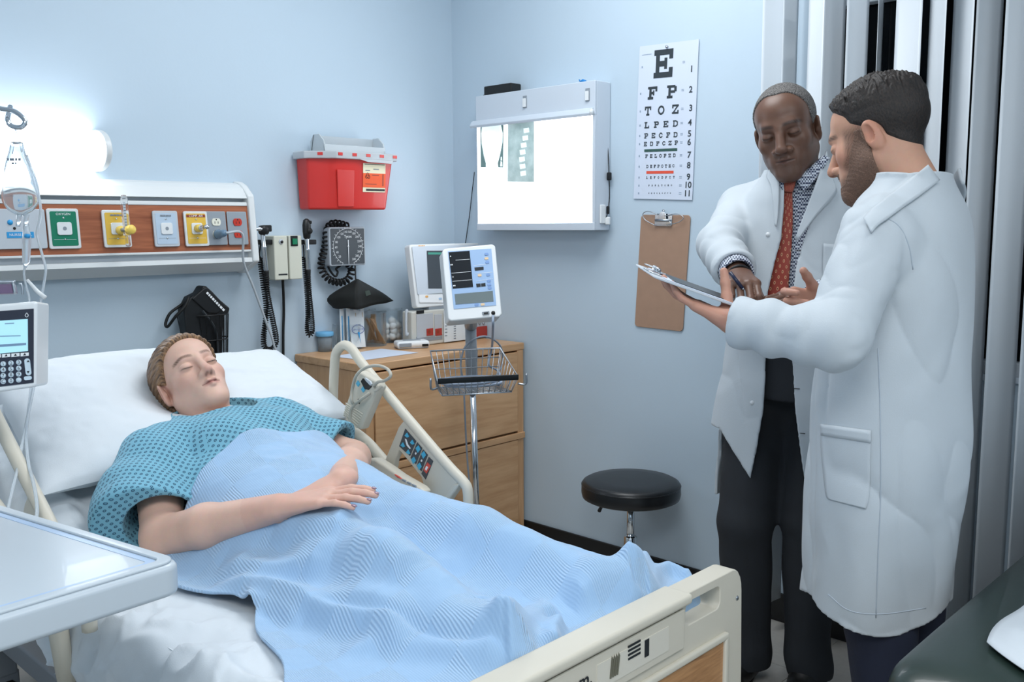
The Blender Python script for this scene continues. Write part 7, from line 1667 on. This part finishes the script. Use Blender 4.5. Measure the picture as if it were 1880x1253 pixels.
# collar, wrapped round the neck
def collar(parent, ring, top, m, th=0.004, name='collar'):
    a = catmull(ring, 6); b = catmull(top, 6); n = len(a); P = np.zeros((6, n, 3))
    for i in range(n):
        for j in range(6): t = j/5; P[j, i] = a[i]*(1-t)+b[i]*t
    o = grid_obj(name, P, m, parent); md = o.modifiers.new('solid', 'SOLIDIFY'); md.thickness = th; md.offset = 0; return o
co_ = project_patch('collar', coat2, [(1586, 402), (1598, 388), (1614, 374), (1642, 352), (1675, 326), (1703, 303)], [(1600, 428), (1612, 414), (1632, 400), (1662, 378), (1696, 354), (1724, 332)], m_coat, p2, 0.012, 0.007, 8, 26)
mc_ = co_.data.copy(); vv = verts_of(mc_); vv[:, 0] = -1.43-vv[:, 0]; mc_.vertices.foreach_set('co', vv.astype(np.float32).ravel()); mc_.flip_normals()
oc_ = co_.copy(); oc_.data = mc_; COL.objects.link(oc_)
project_patch('pocket', coat2, [(1506, 779), (1508, 830), (1516, 905), (1522, 917)], [(1599, 791), (1598, 840), (1596, 910), (1590, 935)], m_coat, p2, 0.003, 0.003, 16, 24)
project_patch('pocket_hem', coat2, [(1506, 779), (1507, 790), (1507, 800)], [(1599, 791), (1599, 803), (1599, 814)], m_coat, p2, 0.0055, 0.002, 16, 4)
def seam(name, f, pts, m, parent, r=0.0014, off=0.0):
    P = []
    for q in catmull([V((*p, 0)) for p in pts], 6):
        h = raycast(q[0], q[1], f)
        if h is not None: P.append(h-ray(q[0], q[1])/F*off)
    return B(name, MB().tube(P, r, 5), m, parent, smooth=True)
seam('side_seam', coat2, [(1612, 640), (1616, 750), (1617, 900), (1612, 1020), (1608, 1135)], m_coats, p2)
seam('shoulder_seam', coat2, [(1618, 395), (1650, 415), (1668, 450), (1676, 495)], m_coats, p2); seam('hem_seam', coat2, [(1520, 1092), (1560, 1122), (1620, 1128), (1700, 1117)], m_coats, p2)
# trousers and shoes
tr2 = SDF()
for sx in (-1, 1): tr2.cap(V((-0.72+sx*0.085, -2.25, 0.85)), V((-0.72+sx*0.085, -2.275, 0.45)), 0.10, 0.075, 0.02).cap(V((-0.72+sx*0.085, -2.275, 0.45)), V((-0.72+sx*0.085, -2.315, 0.06)), 0.075, 0.068, 0.02)
tr2.disp(lambda P: 0.004*n3(P, 25, 71)); tr2f = lambda P: np.maximum(tr2(P), 0.045-P[:, 2])
link('trousers', surface_nets(tr2f, (-0.95, -2.45, 0.03), (-0.49, -2.08, 0.98), 0.006, 'trousers'), mat('navy trousers', '#1a2033', 0.8, bump=0.15, bscale=300), p2, smooth=True)
m_shoe = mat('black leather', '#121212', 0.45, bump=0.1, bscale=120)
def shoe(parent, heel, d, L=0.28, name='shoe'):
    d = nrm(d); s = SDF(); h = V(heel); sd = np.cross(ZA, d)
    s.cap(h+d*0.03+ZA*0.042, h+d*(L-0.07)+ZA*0.036, 0.040, 0.042, 0.02, (ZA, 0.85)).cap(h+d*(L-0.09)+ZA*0.032, h+d*(L-0.045)+ZA*0.028, 0.045, 0.036, 0.02, (ZA, 0.7)).cap(h+d*0.05+ZA*0.06, h+d*0.09+ZA*0.055, 0.042, 0.04, 0.03)
    f = lambda P: np.maximum(np.maximum(s(P), 0.008-P[:, 2]), -1)
    o = link(name, surface_nets(f, h-0.09+V((0, 0, 0.085)), h+d*L+V((0.09, 0.09, 0.13)) if True else None, 0.004, name) if False else surface_nets(f, np.minimum(h, h+d*L)-V((0.08, 0.08, 0.01)), np.maximum(h, h+d*L)+V((0.08, 0.08, 0.13)), 0.004, name), m_shoe, parent, smooth=True)
    pts = [h+d*(L*0.5+L*0.47*math.cos(t))+sd*(0.043*math.sin(t)*(1+0.12*math.cos(t))) for t in np.linspace(0, 2*math.pi, 28, endpoint=False)]
    B('sole', MB().prism([p*V((1, 1, 0))+V((0, 0, 0.001)) for p in pts], (0, 0, 0.012)), m_rubber, o)
    return o
for sx in (-1, 1): shoe(p2, V((-0.72+sx*0.085, -2.375, 0)), (sx*0.06, 1, 0))
# body: head, neck, hands
BASE2, BASE1 = '#c8987f', '#6b4b3b'
hd2 = head_sdf(nose=1.08, jaw=1.06, lipf=0.9, brow=1.0, neck_to=(0, 0.055, -0.19), neck_r=0.060, width=1.0)
CB = dict(L1=on(1203, 508, D=2.00), R1=on(1426, 588, D=2.04)); cbU = CB['R1']-CB['L1']; cbL = np.linalg.norm(cbU); cbU /= cbL
cbV = on(1266, 521, D=2.20)-CB['L1']; cbV = nrm(cbV-cbU*(cbV@cbU)); cbN = np.cross(cbU, cbV); cbN = cbN if cbN[2] > 0 else -cbN
print('clipboard', cbL, cbU, cbV, cbN)
def hb2():
    s = SDF()
    # left hand: fingers under the board, thumb on top
    w = LW2+nrm(LW2-LE2)*0.0; tip = on(1262, 550, D=2.06); d = nrm(tip-w); n = nrm(cbN-d*(cbN@d)); l = np.cross(n, d); l = l if l@cbV > 0 else -l
    w2 = w-n*0.004
    hand_sdf(s, w2, d, n, l, [(0.05, 0.25, 0.2), (0.05, 0.28, 0.25), (0.08, 0.3, 0.25), (0.1, 0.35, 0.25)], 1.02, thumb=(0.30, 0.55, 0.85), tcurl=(0.1, 0.15), spread=0.05)
    s.cap(w-nrm(LW2-LE2)*0.08, w, 0.032, 0.026, 0.02)
    # right hand: half open fist pointing at the sheet
    w = RW2; tip = on(1428, 560, D=2.18); d = nrm(tip-w); l = nrm(V((0, 0, 1))-d*d[2]); n = np.cross(d, l); n = n if n@_f < 0 else -n
    hand_sdf(s, w, d, n, l, [(0.35, 0.9, 0.6), (0.6, 1.1, 0.6), (0.7, 1.2, 0.6), (0.8, 1.2, 0.6)], 1.02, thumb=(0.62, 0.75, 0.25), tcurl=(0.05, 0.1), spread=0.02)
    s.cap(w-nrm(RW2-RE2)*0.08, w, 0.031, 0.026, 0.02)
    return s
hs2 = hb2(); h2W = local(hd2, H2o, H2R, H2S)
trunk2 = lambda P: np.minimum(np.minimum(np.maximum(column(s2, P, lat2, YA, o2)+0.035, 0.85-P[:, 2]), np.minimum(np.minimum(d_cap(P, LS2, LE2, 0.05, 0.042), d_cap(P, LE2, LW2, 0.042, 0.028)), np.minimum(d_cap(P, RS2, RE2, 0.05, 0.042), d_cap(P, RE2, RW2, 0.042, 0.028)))), tr2(P)+0.012)
m1 = surface_nets(h2W, H2o-V((0.14, 0.20, 0.26)), H2o+V((0.14, 0.20, 0.17)), 0.0023, 'head'); m2 = surface_nets(hs2, np.minimum(LW2, RW2)-V((0.14, 0.14, 0.14)), np.maximum(LW2, RW2)+V((0.14, 0.24, 0.14)), 0.0024, 'hands')
m3 = surface_nets(trunk2, (-1.2, -2.45, 0.1), (-0.44, -1.97, 1.44), 0.011, 'trunk')
nh = len(m1.vertices); nt_ = nh+len(m2.vertices); bm2 = join_meshes('body', [m1, m2, m3]); relax(bm2, 1, 0.35); vv = verts_of(bm2); Q = ((vv-H2o)@H2R)/H2S
col = head_colors(Q, BASE2, '#a86a5c', dict(blush='#c27a66', brow=('#2a1e18', 0.0055, 0.95), stubble=('#33261f', 0.80), lashz=0.0062, lash=0.9, lashc='#241813', crease='#8a5a48', lipm=0.6)); col[nh:] = V(lin('#c4917c')[:3])
set_col(bm2, col); link('body', bm2, skin_mat('olive skin', 0.48, 0.08), p2, smooth=True)
# hair: faded sides, longer textured top
def hair2(Q):
    d = smin(d_ell(Q, (0, 0.016, 0.038), (0.076, 0.096, 0.080)), d_ell(Q, (0, -0.040, 0.042), (0.058, 0.046, 0.050)), 0.03); d = smin(d, d_cap(Q, (0, 0.022, -0.055), (0, 0.055, -0.19), 0.0576, 0.060), 0.03)
    top = np.clip((Q[:, 2]-0.045)/0.045, 0, 1); th = 0.0028+0.0110*top
    spike = top*(0.0032*np.sin(Q[:, 0]*420+3*np.sin(Q[:, 1]*180))*np.sin(Q[:, 1]*380+2*np.sin(Q[:, 0]*160))+0.002*n3(Q, 160, 17))
    yh = np.interp(Q[:, 2], [-0.10, -0.065, -0.02, 0.015, 0.03, 0.05, 0.068, 0.085, 0.12], [0.14, 0.085, 0.035, -0.004, -0.026, -0.036, -0.056, -0.080, -0.10])
    tp = np.clip((Q[:, 1]-yh)/0.016, 0, 1)*np.clip((Q[:, 2]+0.062)/0.03, 0, 1); d = d-(th*tp-0.0012*(1-tp))+spike*tp
    ear = d_ell(Q, (0, 0.020, -0.012), (0.2, 0.021, 0.030))
    return smax(smax(d, (yh-Q[:, 1])*0.8, 0.003), -ear, 0.004)
hm2 = surface_nets(local(hair2, H2o, H2R, H2S), H2o-V((0.14, 0.2, 0.18)), H2o+V((0.14, 0.2, 0.17)), 0.0022, 'hair'); Q = ((verts_of(hm2)-H2o)@H2R)/H2S
set_vec(hm2, np.stack([Q[:, 0], Q[:, 1], Q[:, 2]], -1)); link('hair', hm2, hair_mat('dark brown hair', '#0e0a08', '#2c211b', (300, 300, 160), 0.6), p2, smooth=True)
# beard as a thin textured layer
def beard2(Q):
    d = hd2(Q)-0.0016-0.0008*np.sin(Q[:, 0]*900)*np.sin(Q[:, 2]*800+Q[:, 1]*700)
    a = np.abs(Q[:, 0]); yb = np.interp(Q[:, 2], [-0.13, -0.10, -0.08, -0.06, -0.03, 0.0, 0.02], [-0.055, -0.2, -0.075, -0.052, -0.038, -0.022, -0.018])
    front = yb-Q[:, 1]; front = np.where(Q[:, 2] < -0.082, -0.02, front)
    back = Q[:, 1]-np.interp(Q[:, 2], [-0.14, -0.09, -0.05, 0.02], [-0.02, 0.012, 0.012, 0.004])
    lo_ = -0.128-Q[:, 2]; hi_ = Q[:, 2]-0.012
    region = np.maximum(np.maximum(front, back), np.maximum(lo_, hi_))
    must = np.maximum(np.maximum(np.abs(Q[:, 2]+0.0555)-0.0048, a-0.027), Q[:, 1]+0.080)
    chin = np.maximum(np.maximum(Q[:, 2]+0.0835, -0.126-Q[:, 2]), np.maximum(a-0.03, Q[:, 1]+0.05))
    r = np.minimum(np.minimum(region, must), chin)
    return np.maximum(d, r*0.8)
bm_ = surface_nets(local(beard2, H2o, H2R, H2S), H2o-V((0.14, 0.2, 0.2)), H2o+V((0.14, 0.2, 0.1)), 0.0021, 'beard'); Q = ((verts_of(bm_)-H2o)@H2R)/H2S
set_vec(bm_, Q); link('beard', bm_, hair_mat('short beard', '#4a372d', '#94705c', (900, 900, 700), 0.6), p2, smooth=True)
# dark shirt collar glimpse
B('shirt_front', MB().prism([on(1573, 400, D=2.08), on(1584, 384, D=2.08), on(1590, 392, D=2.08), on(1580, 408, D=2.08)], _f*0.01), m_black, p2)

# ------------------------------------------------------------------ older doctor by the window, coat open over shirt and tie
H1o = V((-0.3881, -1.7881, 1.615)); H1R = np.array([[0.2571, 0.9381, -0.2323], [-0.9487, 0.2907, 0.124], [0.1839, 0.1885, 0.9647]]); H1S = 1.08
lat1 = nrm((0.26, -0.966, 0)); fwd1 = V((-lat1[1]*-1, 0, 0)); fwd1 = nrm((-0.966, -0.26, 0)); o1 = V((-0.300, -1.795, 0))
W1 = lambda u, v, z: o1+lat1*u+fwd1*v+V((0, 0, z))
s1 = smooth_sec([(1.505, 0, 0.045, 0.080, 0.082), (1.465, 0, 0.035, 0.118, 0.100), (1.42, 0, 0.022, 0.160, 0.115), (1.36, 0, 0.02, 0.185, 0.125), (1.25, 0, 0.025, 0.188, 0.135), (1.12, 0, 0.03, 0.185, 0.140),
                 (1.0, 0, 0.035, 0.188, 0.145), (0.88, 0, 0.04, 0.20, 0.155), (0.70, 0, 0.045, 0.222, 0.168), (0.52, 0, 0.05, 0.235, 0.178), (0.34, 0, 0.05, 0.235, 0.178)])
RS1, LS1 = W1(-0.175, 0.0, 1.395), W1(0.175, 0.0, 1.395)
RE1, RW1 = on(1322, 452, D=2.66), on(1352, 500, D=2.47)
LE1, LW1 = W1(0.25, 0.03, 1.12), on(1500, 548, D=2.40)
print('dr1 arm', RS1, RE1, RW1, np.linalg.norm(RE1-RS1), np.linalg.norm(RW1-RE1), 'proj')
def uz1(px, py, D=2.56): p = on(px, py, D=D)-o1; return (p@lat1, p[2])
edR = sorted([uz1(*q)[::-1] for q in ((1432, 318), (1430, 380), (1424, 440), (1412, 480), (1396, 540), (1390, 620), (1390, 700), (1386, 760), (1370, 840), (1356, 893), (1330, 1000))])
edL = sorted([uz1(*q)[::-1] for q in ((1512, 330), (1500, 370), (1475, 430), (1455, 490), (1447, 560), (1445, 660), (1452, 760), (1466, 860), (1482, 960), (1494, 1060))])
eRz, eRu = np.array(edR).T; eLz, eLu = np.array(edL).T
def coat1(P, raw=False):
    d = column(s1, P, lat1, fwd1, o1); Q = P-o1; u, v, z = Q@lat1, Q@fwd1, P[:, 2]; th = np.arctan2(v, u); low = np.clip((1.05-z)/0.6, 0, 1)
    d = d+0.009*low*np.sin(th*6+2*np.sin(z*3.3))+0.009*fold(P@FMv, 13, 81)+0.005*fold(P@FM2, 24, 82)
    if not raw: d = np.maximum(d, -(d+0.0085))
    ra = smin(d_cap(P, W1(-0.09, -0.005, 1.425), RS1, 0.070, 0.066), d_cap(P, RS1, RE1, 0.067, 0.060), 0.03); ra = smin(ra, d_cap(P, RE1, RW1, 0.060, 0.052), 0.025)
    ra = ra+crease(P, RE1, RW1, 0.004, 100, 16)+0.007*fold(P, 18, 83)+0.003*fold(P, 38, 84); ra = np.maximum(ra, (P-RW1)@nrm(RW1-RE1)+0.012)
    ra = np.maximum(ra, -d_cap(P, RW1-(RW1-RE1)*0.4, RW1+(RW1-RE1)*0.3, 0.044, 0.046))
    la = smin(d_cap(P, W1(0.09, -0.005, 1.425), LS1, 0.070, 0.066), d_cap(P, LS1, LE1, 0.067, 0.060), 0.03); la = smin(la, d_cap(P, LE1, LW1, 0.064, 0.050), 0.025); la = np.maximum(la, (P-LW1)@nrm(LW1-LE1)+0.012)
    d = smin(d, smin(ra, la, 0.0), 0.018)
    if raw: return d
    op = np.maximum(np.maximum(np.interp(z, eRz, eRu)-u, u-np.interp(z, eLz, eLu)), -(v-0.0)); d = np.maximum(d, -op)
    d = np.maximum(d, -d_cap(P, W1(0, 0.03, 1.42), W1(0, 0.085, 1.62), 0.060, 0.085))
    hem = np.clip(0.545-1.2*u, 0.40, 0.76); hem = np.where(v < 0.02, 0.52, hem); return np.maximum(d, (hem-z)*0.6)
p1 = thing('person', (-0.33, -1.77, 0), 'older man in an open white lab coat over checked shirt and red tie, writing', 'person')
cm = surface_nets(coat1, (-0.78, -2.16, 0.36), (-0.09, -1.42, 1.54), 0.0042, 'lab_coat', 1.6); link('lab_coat', relax(cm, 1, 0.4), m_coat, p1, smooth=True)
# shirt
def shirt1(P):
    d = column(s1, P, lat1, fwd1, o1)+0.022; d = d+0.002*n3(P, 30, 91)
    d = np.maximum(d, 0.90-P[:, 2]); d = np.maximum(d, -d_cap(P, W1(0, 0.03, 1.455), W1(0, 0.09, 1.62), 0.048, 0.070))
    cf_ = d_cap(P, RE1*0.4+RW1*0.6, RW1+(RW1-RE1)*0.10, 0.046, 0.044); cf_ = np.maximum(cf_, (P-RW1)@nrm(RW1-RE1)-0.018); cf_ = np.maximum(cf_, -d_cap(P, RW1, RW1+(RW1-RE1)*0.3, 0.036, 0.038))
    cl_ = np.maximum(d_cap(P, LE1*0.4+LW1*0.6, LW1+(LW1-LE1)*0.1, 0.045, 0.043), (P-LW1)@nrm(LW1-LE1)-0.012)
    return np.minimum(np.minimum(d, cf_), cl_)
def check_mat():
    m = bpy.data.materials.new('fine navy check'); m.use_nodes = True; nt = m.node_tree; b = nt.nodes['Principled BSDF']; L = nt.links.new
    tc = nt.nodes.new('ShaderNodeTexCoord'); mp = nt.nodes.new('ShaderNodeMapping'); mp.inputs['Rotation'].default_value = (0, 0, math.atan2(lat1[1], lat1[0]))
    ck = nt.nodes.new('ShaderNodeTexChecker'); ck.inputs['Scale'].default_value = 190; ck.inputs['Color1'].default_value = lin('#d4dae4'); ck.inputs['Color2'].default_value = lin('#39425c')
    L(tc.outputs['Object'], mp.inputs['Vector']); L(mp.outputs[0], ck.inputs['Vector']); L(ck.outputs['Color'], b.inputs['Base Color']); b.inputs['Roughness'].default_value = 0.75; return m
m_check = check_mat()
link('shirt', surface_nets(shirt1, (-0.78, -2.1, 0.86), (-0.1, -1.5, 1.52), 0.005, 'shirt'), m_check, p1, smooth=True)
# tie with small pale motifs
def tie_mat():
    m = bpy.data.materials.new('rust tie print'); m.use_nodes = True; nt = m.node_tree; b = nt.nodes['Principled BSDF']; L = nt.links.new
    uv = nt.nodes.new('ShaderNodeUVMap'); mp = nt.nodes.new('ShaderNodeMapping'); mp.inputs['Scale'].default_value = (6.5, 22, 1); mp.inputs['Rotation'].default_value = (0, 0, math.radians(45))
    vo = nt.nodes.new('ShaderNodeTexVoronoi'); vo.voronoi_dimensions = '2D'; vo.inputs['Scale'].default_value = 1; vo.inputs['Randomness'].default_value = 0
    mp0 = nt.nodes.new('ShaderNodeMapping'); mp0.inputs['Scale'].default_value = (5.0, 15.0, 1); mp.inputs['Scale'].default_value = (1, 1, 1)
    L(uv.outputs[0], mp0.inputs[0]); L(mp0.outputs[0], mp.inputs[0]); L(mp.outputs[0], vo.inputs['Vector'])
    cr = nt.nodes.new('ShaderNodeValToRGB'); e = cr.color_ramp.elements; cr.color_ramp.interpolation = 'CONSTANT'; e[0].color = lin('#5a1a12'); e[1].position = 0.10; e[1].color = lin('#c08a66')
    q = e.new(0.22); q.color = lin('#8a2f1e')
    L(vo.outputs['Distance'], cr.inputs['Fac']); L(cr.outputs['Color'], b.inputs['Base Color']); b.inputs['Roughness'].default_value = 0.5; b.inputs['Sheen Weight'].default_value = 0.2; return m
c7 = lambda pts: [(1180+x/2.506, 120+y/2.506) for x, y in pts]
m_tie = tie_mat()
project_patch('tie', shirt1, c7(((652, 575), (640, 640), (612, 760), (582, 880), (560, 1000), (548, 1120))), c7(((688, 578), (690, 680), (688, 780), (680, 900), (672, 1000), (668, 1120))), m_tie, p1, 0.010, 0.004, 8, 30)
project_patch('tie_knot', shirt1, c7(((645, 530), (652, 555), (656, 582))), c7(((706, 530), (698, 560), (688, 585))), m_tie, p1, 0.016, 0.012, 6, 8)
# shirt collar leaves and coat lapels
shr = lambda P: column(s1, P, lat1, fwd1, o1)+0.012
project_patch('collar_leaf', shr, c7(((700, 520), (770, 470), (830, 415))), c7(((742, 580), (800, 520), (862, 425))), m_check, p1, 0.014, 0.003, 6, 10)
project_patch('collar_leaf', shr, c7(((628, 500), (640, 515), (650, 530))), c7(((626, 545), (634, 560), (644, 575))), m_check, p1, 0.014, 0.003, 5, 6)
cr1 = lambda P: coat1(P, True)
project_patch('lapel', cr1, c7(((845, 395), (812, 500), (760, 640), (700, 800))), c7(((880, 545), (888, 592), (800, 690), (712, 805))), m_coat, p1, 0.007, 0.004, 8, 20)
project_patch('lapel', cr1, c7(((588, 470), (570, 510), (588, 550), (602, 640), (608, 740))), c7(((628, 510), (628, 550), (628, 600), (624, 680), (616, 745))), m_coat, p1, 0.007, 0.004, 6, 20)
cn1 = W1(0, 0.035, 0); ang = np.radians([165, 140, 115, 90, 65, 40, 15])
inn = [cn1+lat1*0.078*math.cos(a)-fwd1*0.082*math.sin(a)+V((0, 0, 1.455+0.045*max(0, math.sin(a)))) for a in ang]; outr = [cn1+lat1*0.118*math.cos(a)-fwd1*0.115*math.sin(a)+V((0, 0, 1.415+0.04*max(0, math.sin(a)))) for a in ang]
collar(p1, inn, outr, m_coat, 0.006)
for x, y in ((1410, 431), (1381, 740)):
    h = raycast(x, y, cr1); B('button', MB().lathe([(0, 0.003), (0.006, 0.0025), (0.0068, 0)], h, 16, np.array([lat1, ZA, fwd1]).T), mat('white button', '#dfe3e6', 0.3), p1, smooth=True)
for x, y in ((1465, 460), (1463, 714), (1473, 796)):
    h = raycast(x, y, cr1); B('buttonhole', MB().tube([h-lat1*0.008+fwd1*0.001, h+lat1*0.008+fwd1*0.001], 0.0012, 5), m_black, p1)
project_patch('breast_pocket', cr1, [(1512, 447), (1511, 480), (1511, 520)], [(1548, 450), (1548, 482), (1548, 520)], m_coat, p1, 0.004, 0.002, 8, 10)
h = raycast(1513, 522, cr1); B('badge_reel', MB().lathe([(0, 0.010), (0.010, 0.009), (0.015, 0.005), (0.016, 0)], h, 20, np.array([lat1, ZA, fwd1]).T), m_clear, p1, smooth=True)
B('badge_centre', MB().lathe([(0, 0.012), (0.007, 0.011), (0.008, 0.009)], h, 16, np.array([lat1, ZA, fwd1]).T), mat('blue badge', '#24508a', 0.35), p1, smooth=True)
# trousers, shoes
RK, LK, RA_, LA_ = on(1366, 960, D=2.74), on(1480, 960, D=2.70), on(1374, 1165, D=2.80), on(1488, 1150, D=2.72)
tr1 = SDF(); hip1 = W1(0, 0.02, 0.90)
tr1.fn(lambda P: np.maximum(np.maximum(column(s1, P, lat1, fwd1, o1)+0.014, 0.86-P[:, 2]), P[:, 2]-1.03))
tr1.cap(W1(-0.088, 0.025, 0.88), RK, 0.105, 0.075, 0.05).cap(RK, RA_*V((1, 1, 0))+V((0, 0, 0.06)), 0.075, 0.066, 0.02)
tr1.cap(W1(0.088, 0.025, 0.88), LK, 0.102, 0.066, 0.05).cap(LK, LA_*V((1, 1, 0))+V((0, 0, 0.06)), 0.066, 0.066, 0.01)
tr1.disp(lambda P: 0.004*n3(P, 22, 95)+0.003*np.sin(P[:, 2]*45+3*n3(P, 10, 96))*np.clip((0.4-P[:, 2])/0.3, 0, 1)); tr1f = lambda P: np.maximum(tr1(P), 0.055-P[:, 2])
link('trousers', surface_nets(tr1f, (-0.66, -2.1, 0.04), (-0.10, -1.48, 1.06), 0.006, 'trousers'), mat('charcoal trousers', '#23262b', 0.85, bump=0.15, bscale=300), p1, smooth=True)
fd = nrm(on(1405, 1255, Z=0)-on(1470, 1185, Z=0)); fd[2] = 0
shoe(p1, LA_*V((1, 1, 0))-nrm(fd)*0.06, fd, 0.29); shoe(p1, RA_*V((1, 1, 0))-nrm((-0.9, -0.3, 0))*0.06, (-0.9, -0.1, 0), 0.28)
# body
hd1 = head_sdf(nose=1.06, jaw=1.0, lipf=1.0, brow=1.1, neck_to=(0, 0.05, -0.19), neck_r=0.060, nosew=1.22, width=0.98)
def hb1():
    s = SDF(); w = RW1+nrm(RW1-RE1)*0.012; tip = on(1372, 530, D=2.33); d = nrm(tip-w); n = nrm(V((0, 0, -1))-d*(-d[2])); l = np.cross(n, d); l = l if l@lat1 > 0 else -l
    hand_sdf(s, w, d, n, l, [(0.5, 0.8, 0.4), (0.6, 0.9, 0.4), (0.7, 0.9, 0.5), (0.8, 0.9, 0.5)], 1.02, thumb=(0.45, 0.75, 0.5), tcurl=(0.3, 0.3), spread=0.0); s.cap(w-nrm(RW1-RE1)*0.08, w, 0.031, 0.026, 0.02)
    w = LW1; tip = on(1385, 545, D=2.30); d = nrm(tip-w); n = nrm(V((-0.2, 0, 1))-d*d[2]); n = nrm(n-d*(n@d)); l = np.cross(n, d); l = l if l@_f < 0 else -l
    hand_sdf(s, w, d, -n, -l, [(0.2, 0.5, 0.3), (0.25, 0.5, 0.3), (0.3, 0.55, 0.3), (0.35, 0.6, 0.3)], 1.02, thumb=(0.4, 0.85, 0.25), tcurl=(0.1, 0.15), spread=0.03); s.cap(w-nrm(LW1-LE1)*0.08, w, 0.031, 0.026, 0.02)
    return s
hs1 = hb1(); h1W = local(hd1, H1o, H1R, H1S)
trunk1 = lambda P: np.minimum(np.minimum(np.maximum(column(s1, P, lat1, fwd1, o1)+0.05, 0.95-P[:, 2]), np.minimum(np.minimum(d_cap(P, RS1, RE1, 0.05, 0.04), d_cap(P, RE1, RW1, 0.04, 0.028)), np.minimum(d_cap(P, LS1, LE1, 0.05, 0.04), d_cap(P, LE1, LW1, 0.04, 0.028)))), tr1(P)+0.015)
m1 = surface_nets(h1W, H1o-V((0.2, 0.2, 0.26)), H1o+V((0.2, 0.2, 0.17)), 0.0023, 'head'); m2 = surface_nets(hs1, np.minimum(LW1, RW1)-V((0.2, 0.16, 0.15)), np.maximum(LW1, RW1)+V((0.12, 0.16, 0.12)), 0.0025, 'hands'); m3 = surface_nets(trunk1, (-0.7, -2.1, 0.12), (-0.12, -1.5, 1.46), 0.011, 'trunk')
nh = len(m1.vertices); bm1 = join_meshes('body', [m1, m2, m3]); relax(bm1, 1, 0.35); vv = verts_of(bm1); Q = ((vv-H1o)@H1R)/H1S
col = head_colors(Q, BASE1, '#5a3630', dict(brow=('#1c1512', 0.0048, 0.85), stubble=('#3a302b', 0.35), lashz=0.0055, lash=0.9, lashc='#150e0b', crease='#3a2620', lipm=0.6, mouthline='#20100d')); col[nh:] = V(lin('#6d4e3f')[:3])
set_col(bm1, col); link('body', bm1, skin_mat('deep brown skin', 0.42, 0.04, spec=0.5), p1, smooth=True)
def hair1(Q):
    d = smin(d_ell(Q, (0, 0.016, 0.038), (0.076*0.98, 0.096, 0.080)), d_ell(Q, (0, -0.040, 0.042), (0.058*0.98, 0.046, 0.050)), 0.03); d = smin(d, d_cap(Q, (0, 0.022, -0.055), (0, 0.055, -0.19), 0.0576, 0.060), 0.03)
    d = d-0.0035-0.0008*np.sin(Q[:, 0]*800)*np.sin(Q[:, 1]*760+Q[:, 2]*700)
    a = np.abs(Q[:, 0]); yh = np.interp(Q[:, 2], [-0.10, -0.065, -0.02, 0.012, 0.03, 0.055, 0.078, 0.10, 0.125], [0.075, 0.052, 0.022, -0.010, -0.026, -0.030, -0.042, -0.052, -0.06])
    yh = yh-0.010*np.clip(1-a/0.03, 0, 1)
    ear = d_ell(Q, (0, 0.020, -0.012), (0.2, 0.021, 0.030)); return smax(smax(d, (yh-Q[:, 1])*0.8, 0.003), -ear, 0.004)
hm1 = surface_nets(local(hair1, H1o, H1R, H1S), H1o-V((0.2, 0.2, 0.16)), H1o+V((0.2, 0.2, 0.17)), 0.0023, 'hair'); Q = ((verts_of(hm1)-H1o)@H1R)/H1S
set_vec(hm1, Q); link('hair', hm1, hair_mat('cropped grey hair', '#141211', '#8a8683', (330, 330, 330), 0.75), p1, smooth=True)
B('wristband', MB().tube([RW1+nrm(RW1-RE1)*0.030+0.029*(math.cos(t)*nrm(np.cross(RW1-RE1, ZA))+math.sin(t)*nrm(np.cross(np.cross(RW1-RE1, ZA), RW1-RE1))) for t in np.linspace(0, 2*math.pi, 24, endpoint=False)], 0.004, 8, closed=True), m_black, p1, smooth=True)

# ------------------------------------------------------------------ what they hold
cbd = thing('held_clipboard', CB['L1'], 'clipboard held out flat between the two doctors', 'clipboard')
def cq(a, b, h=0.0): return CB['L1']+cbU*a+cbV*b+cbN*h
B('board', MB().prism([cq(cbL/2+a, 0.105+b, -0.004) for a, b in rrect(cbL, 0.21, 0.012, 5)], cbN*0.004), m_lgrey, cbd, bevel=0.001)
clipboard_clip(cbd, cq(0.022, 0.105, 0.0008), -cbV, -cbU, cbN, 0.9)
B('paper', MB().prism([cq(a, b, 0.0004) for a, b in ((0.03, 0.012), (cbL-0.004, 0.008), (cbL-0.004, 0.2), (0.03, 0.2))], cbN*0.0014), m_paper, cbd)
xf_ = thing('xray_film', cq(0.1, 0.1, 0.002), 'dark x-ray film lying on the held clipboard', 'x-ray film')
B('sheet', MB().prism([cq(a, b, 0.0022) for a, b in ((0.05, 0.02), (cbL-0.03, 0.03), (cbL-0.012, 0.19), (0.06, 0.185))], cbN*0.0008), mat('dark film', '#1d2327', 0.35, var=0.4, vscale=14), xf_)
pn = thing('pen', RW1, 'dark pen in the hand of the older doctor', 'pen')
pa, pb_ = on(1366, 533, D=2.35), on(1340, 500, D=2.36)
B('barrel', MB().tube([pa*0.9+pb_*0.1, pb_], 0.0045, 10), mat('navy pen', '#1b2440', 0.3), pn, smooth=True); B('tip', MB().tube([pa, pa*0.9+pb_*0.1], [0.001, 0.004], 10), m_steel, pn, smooth=True)
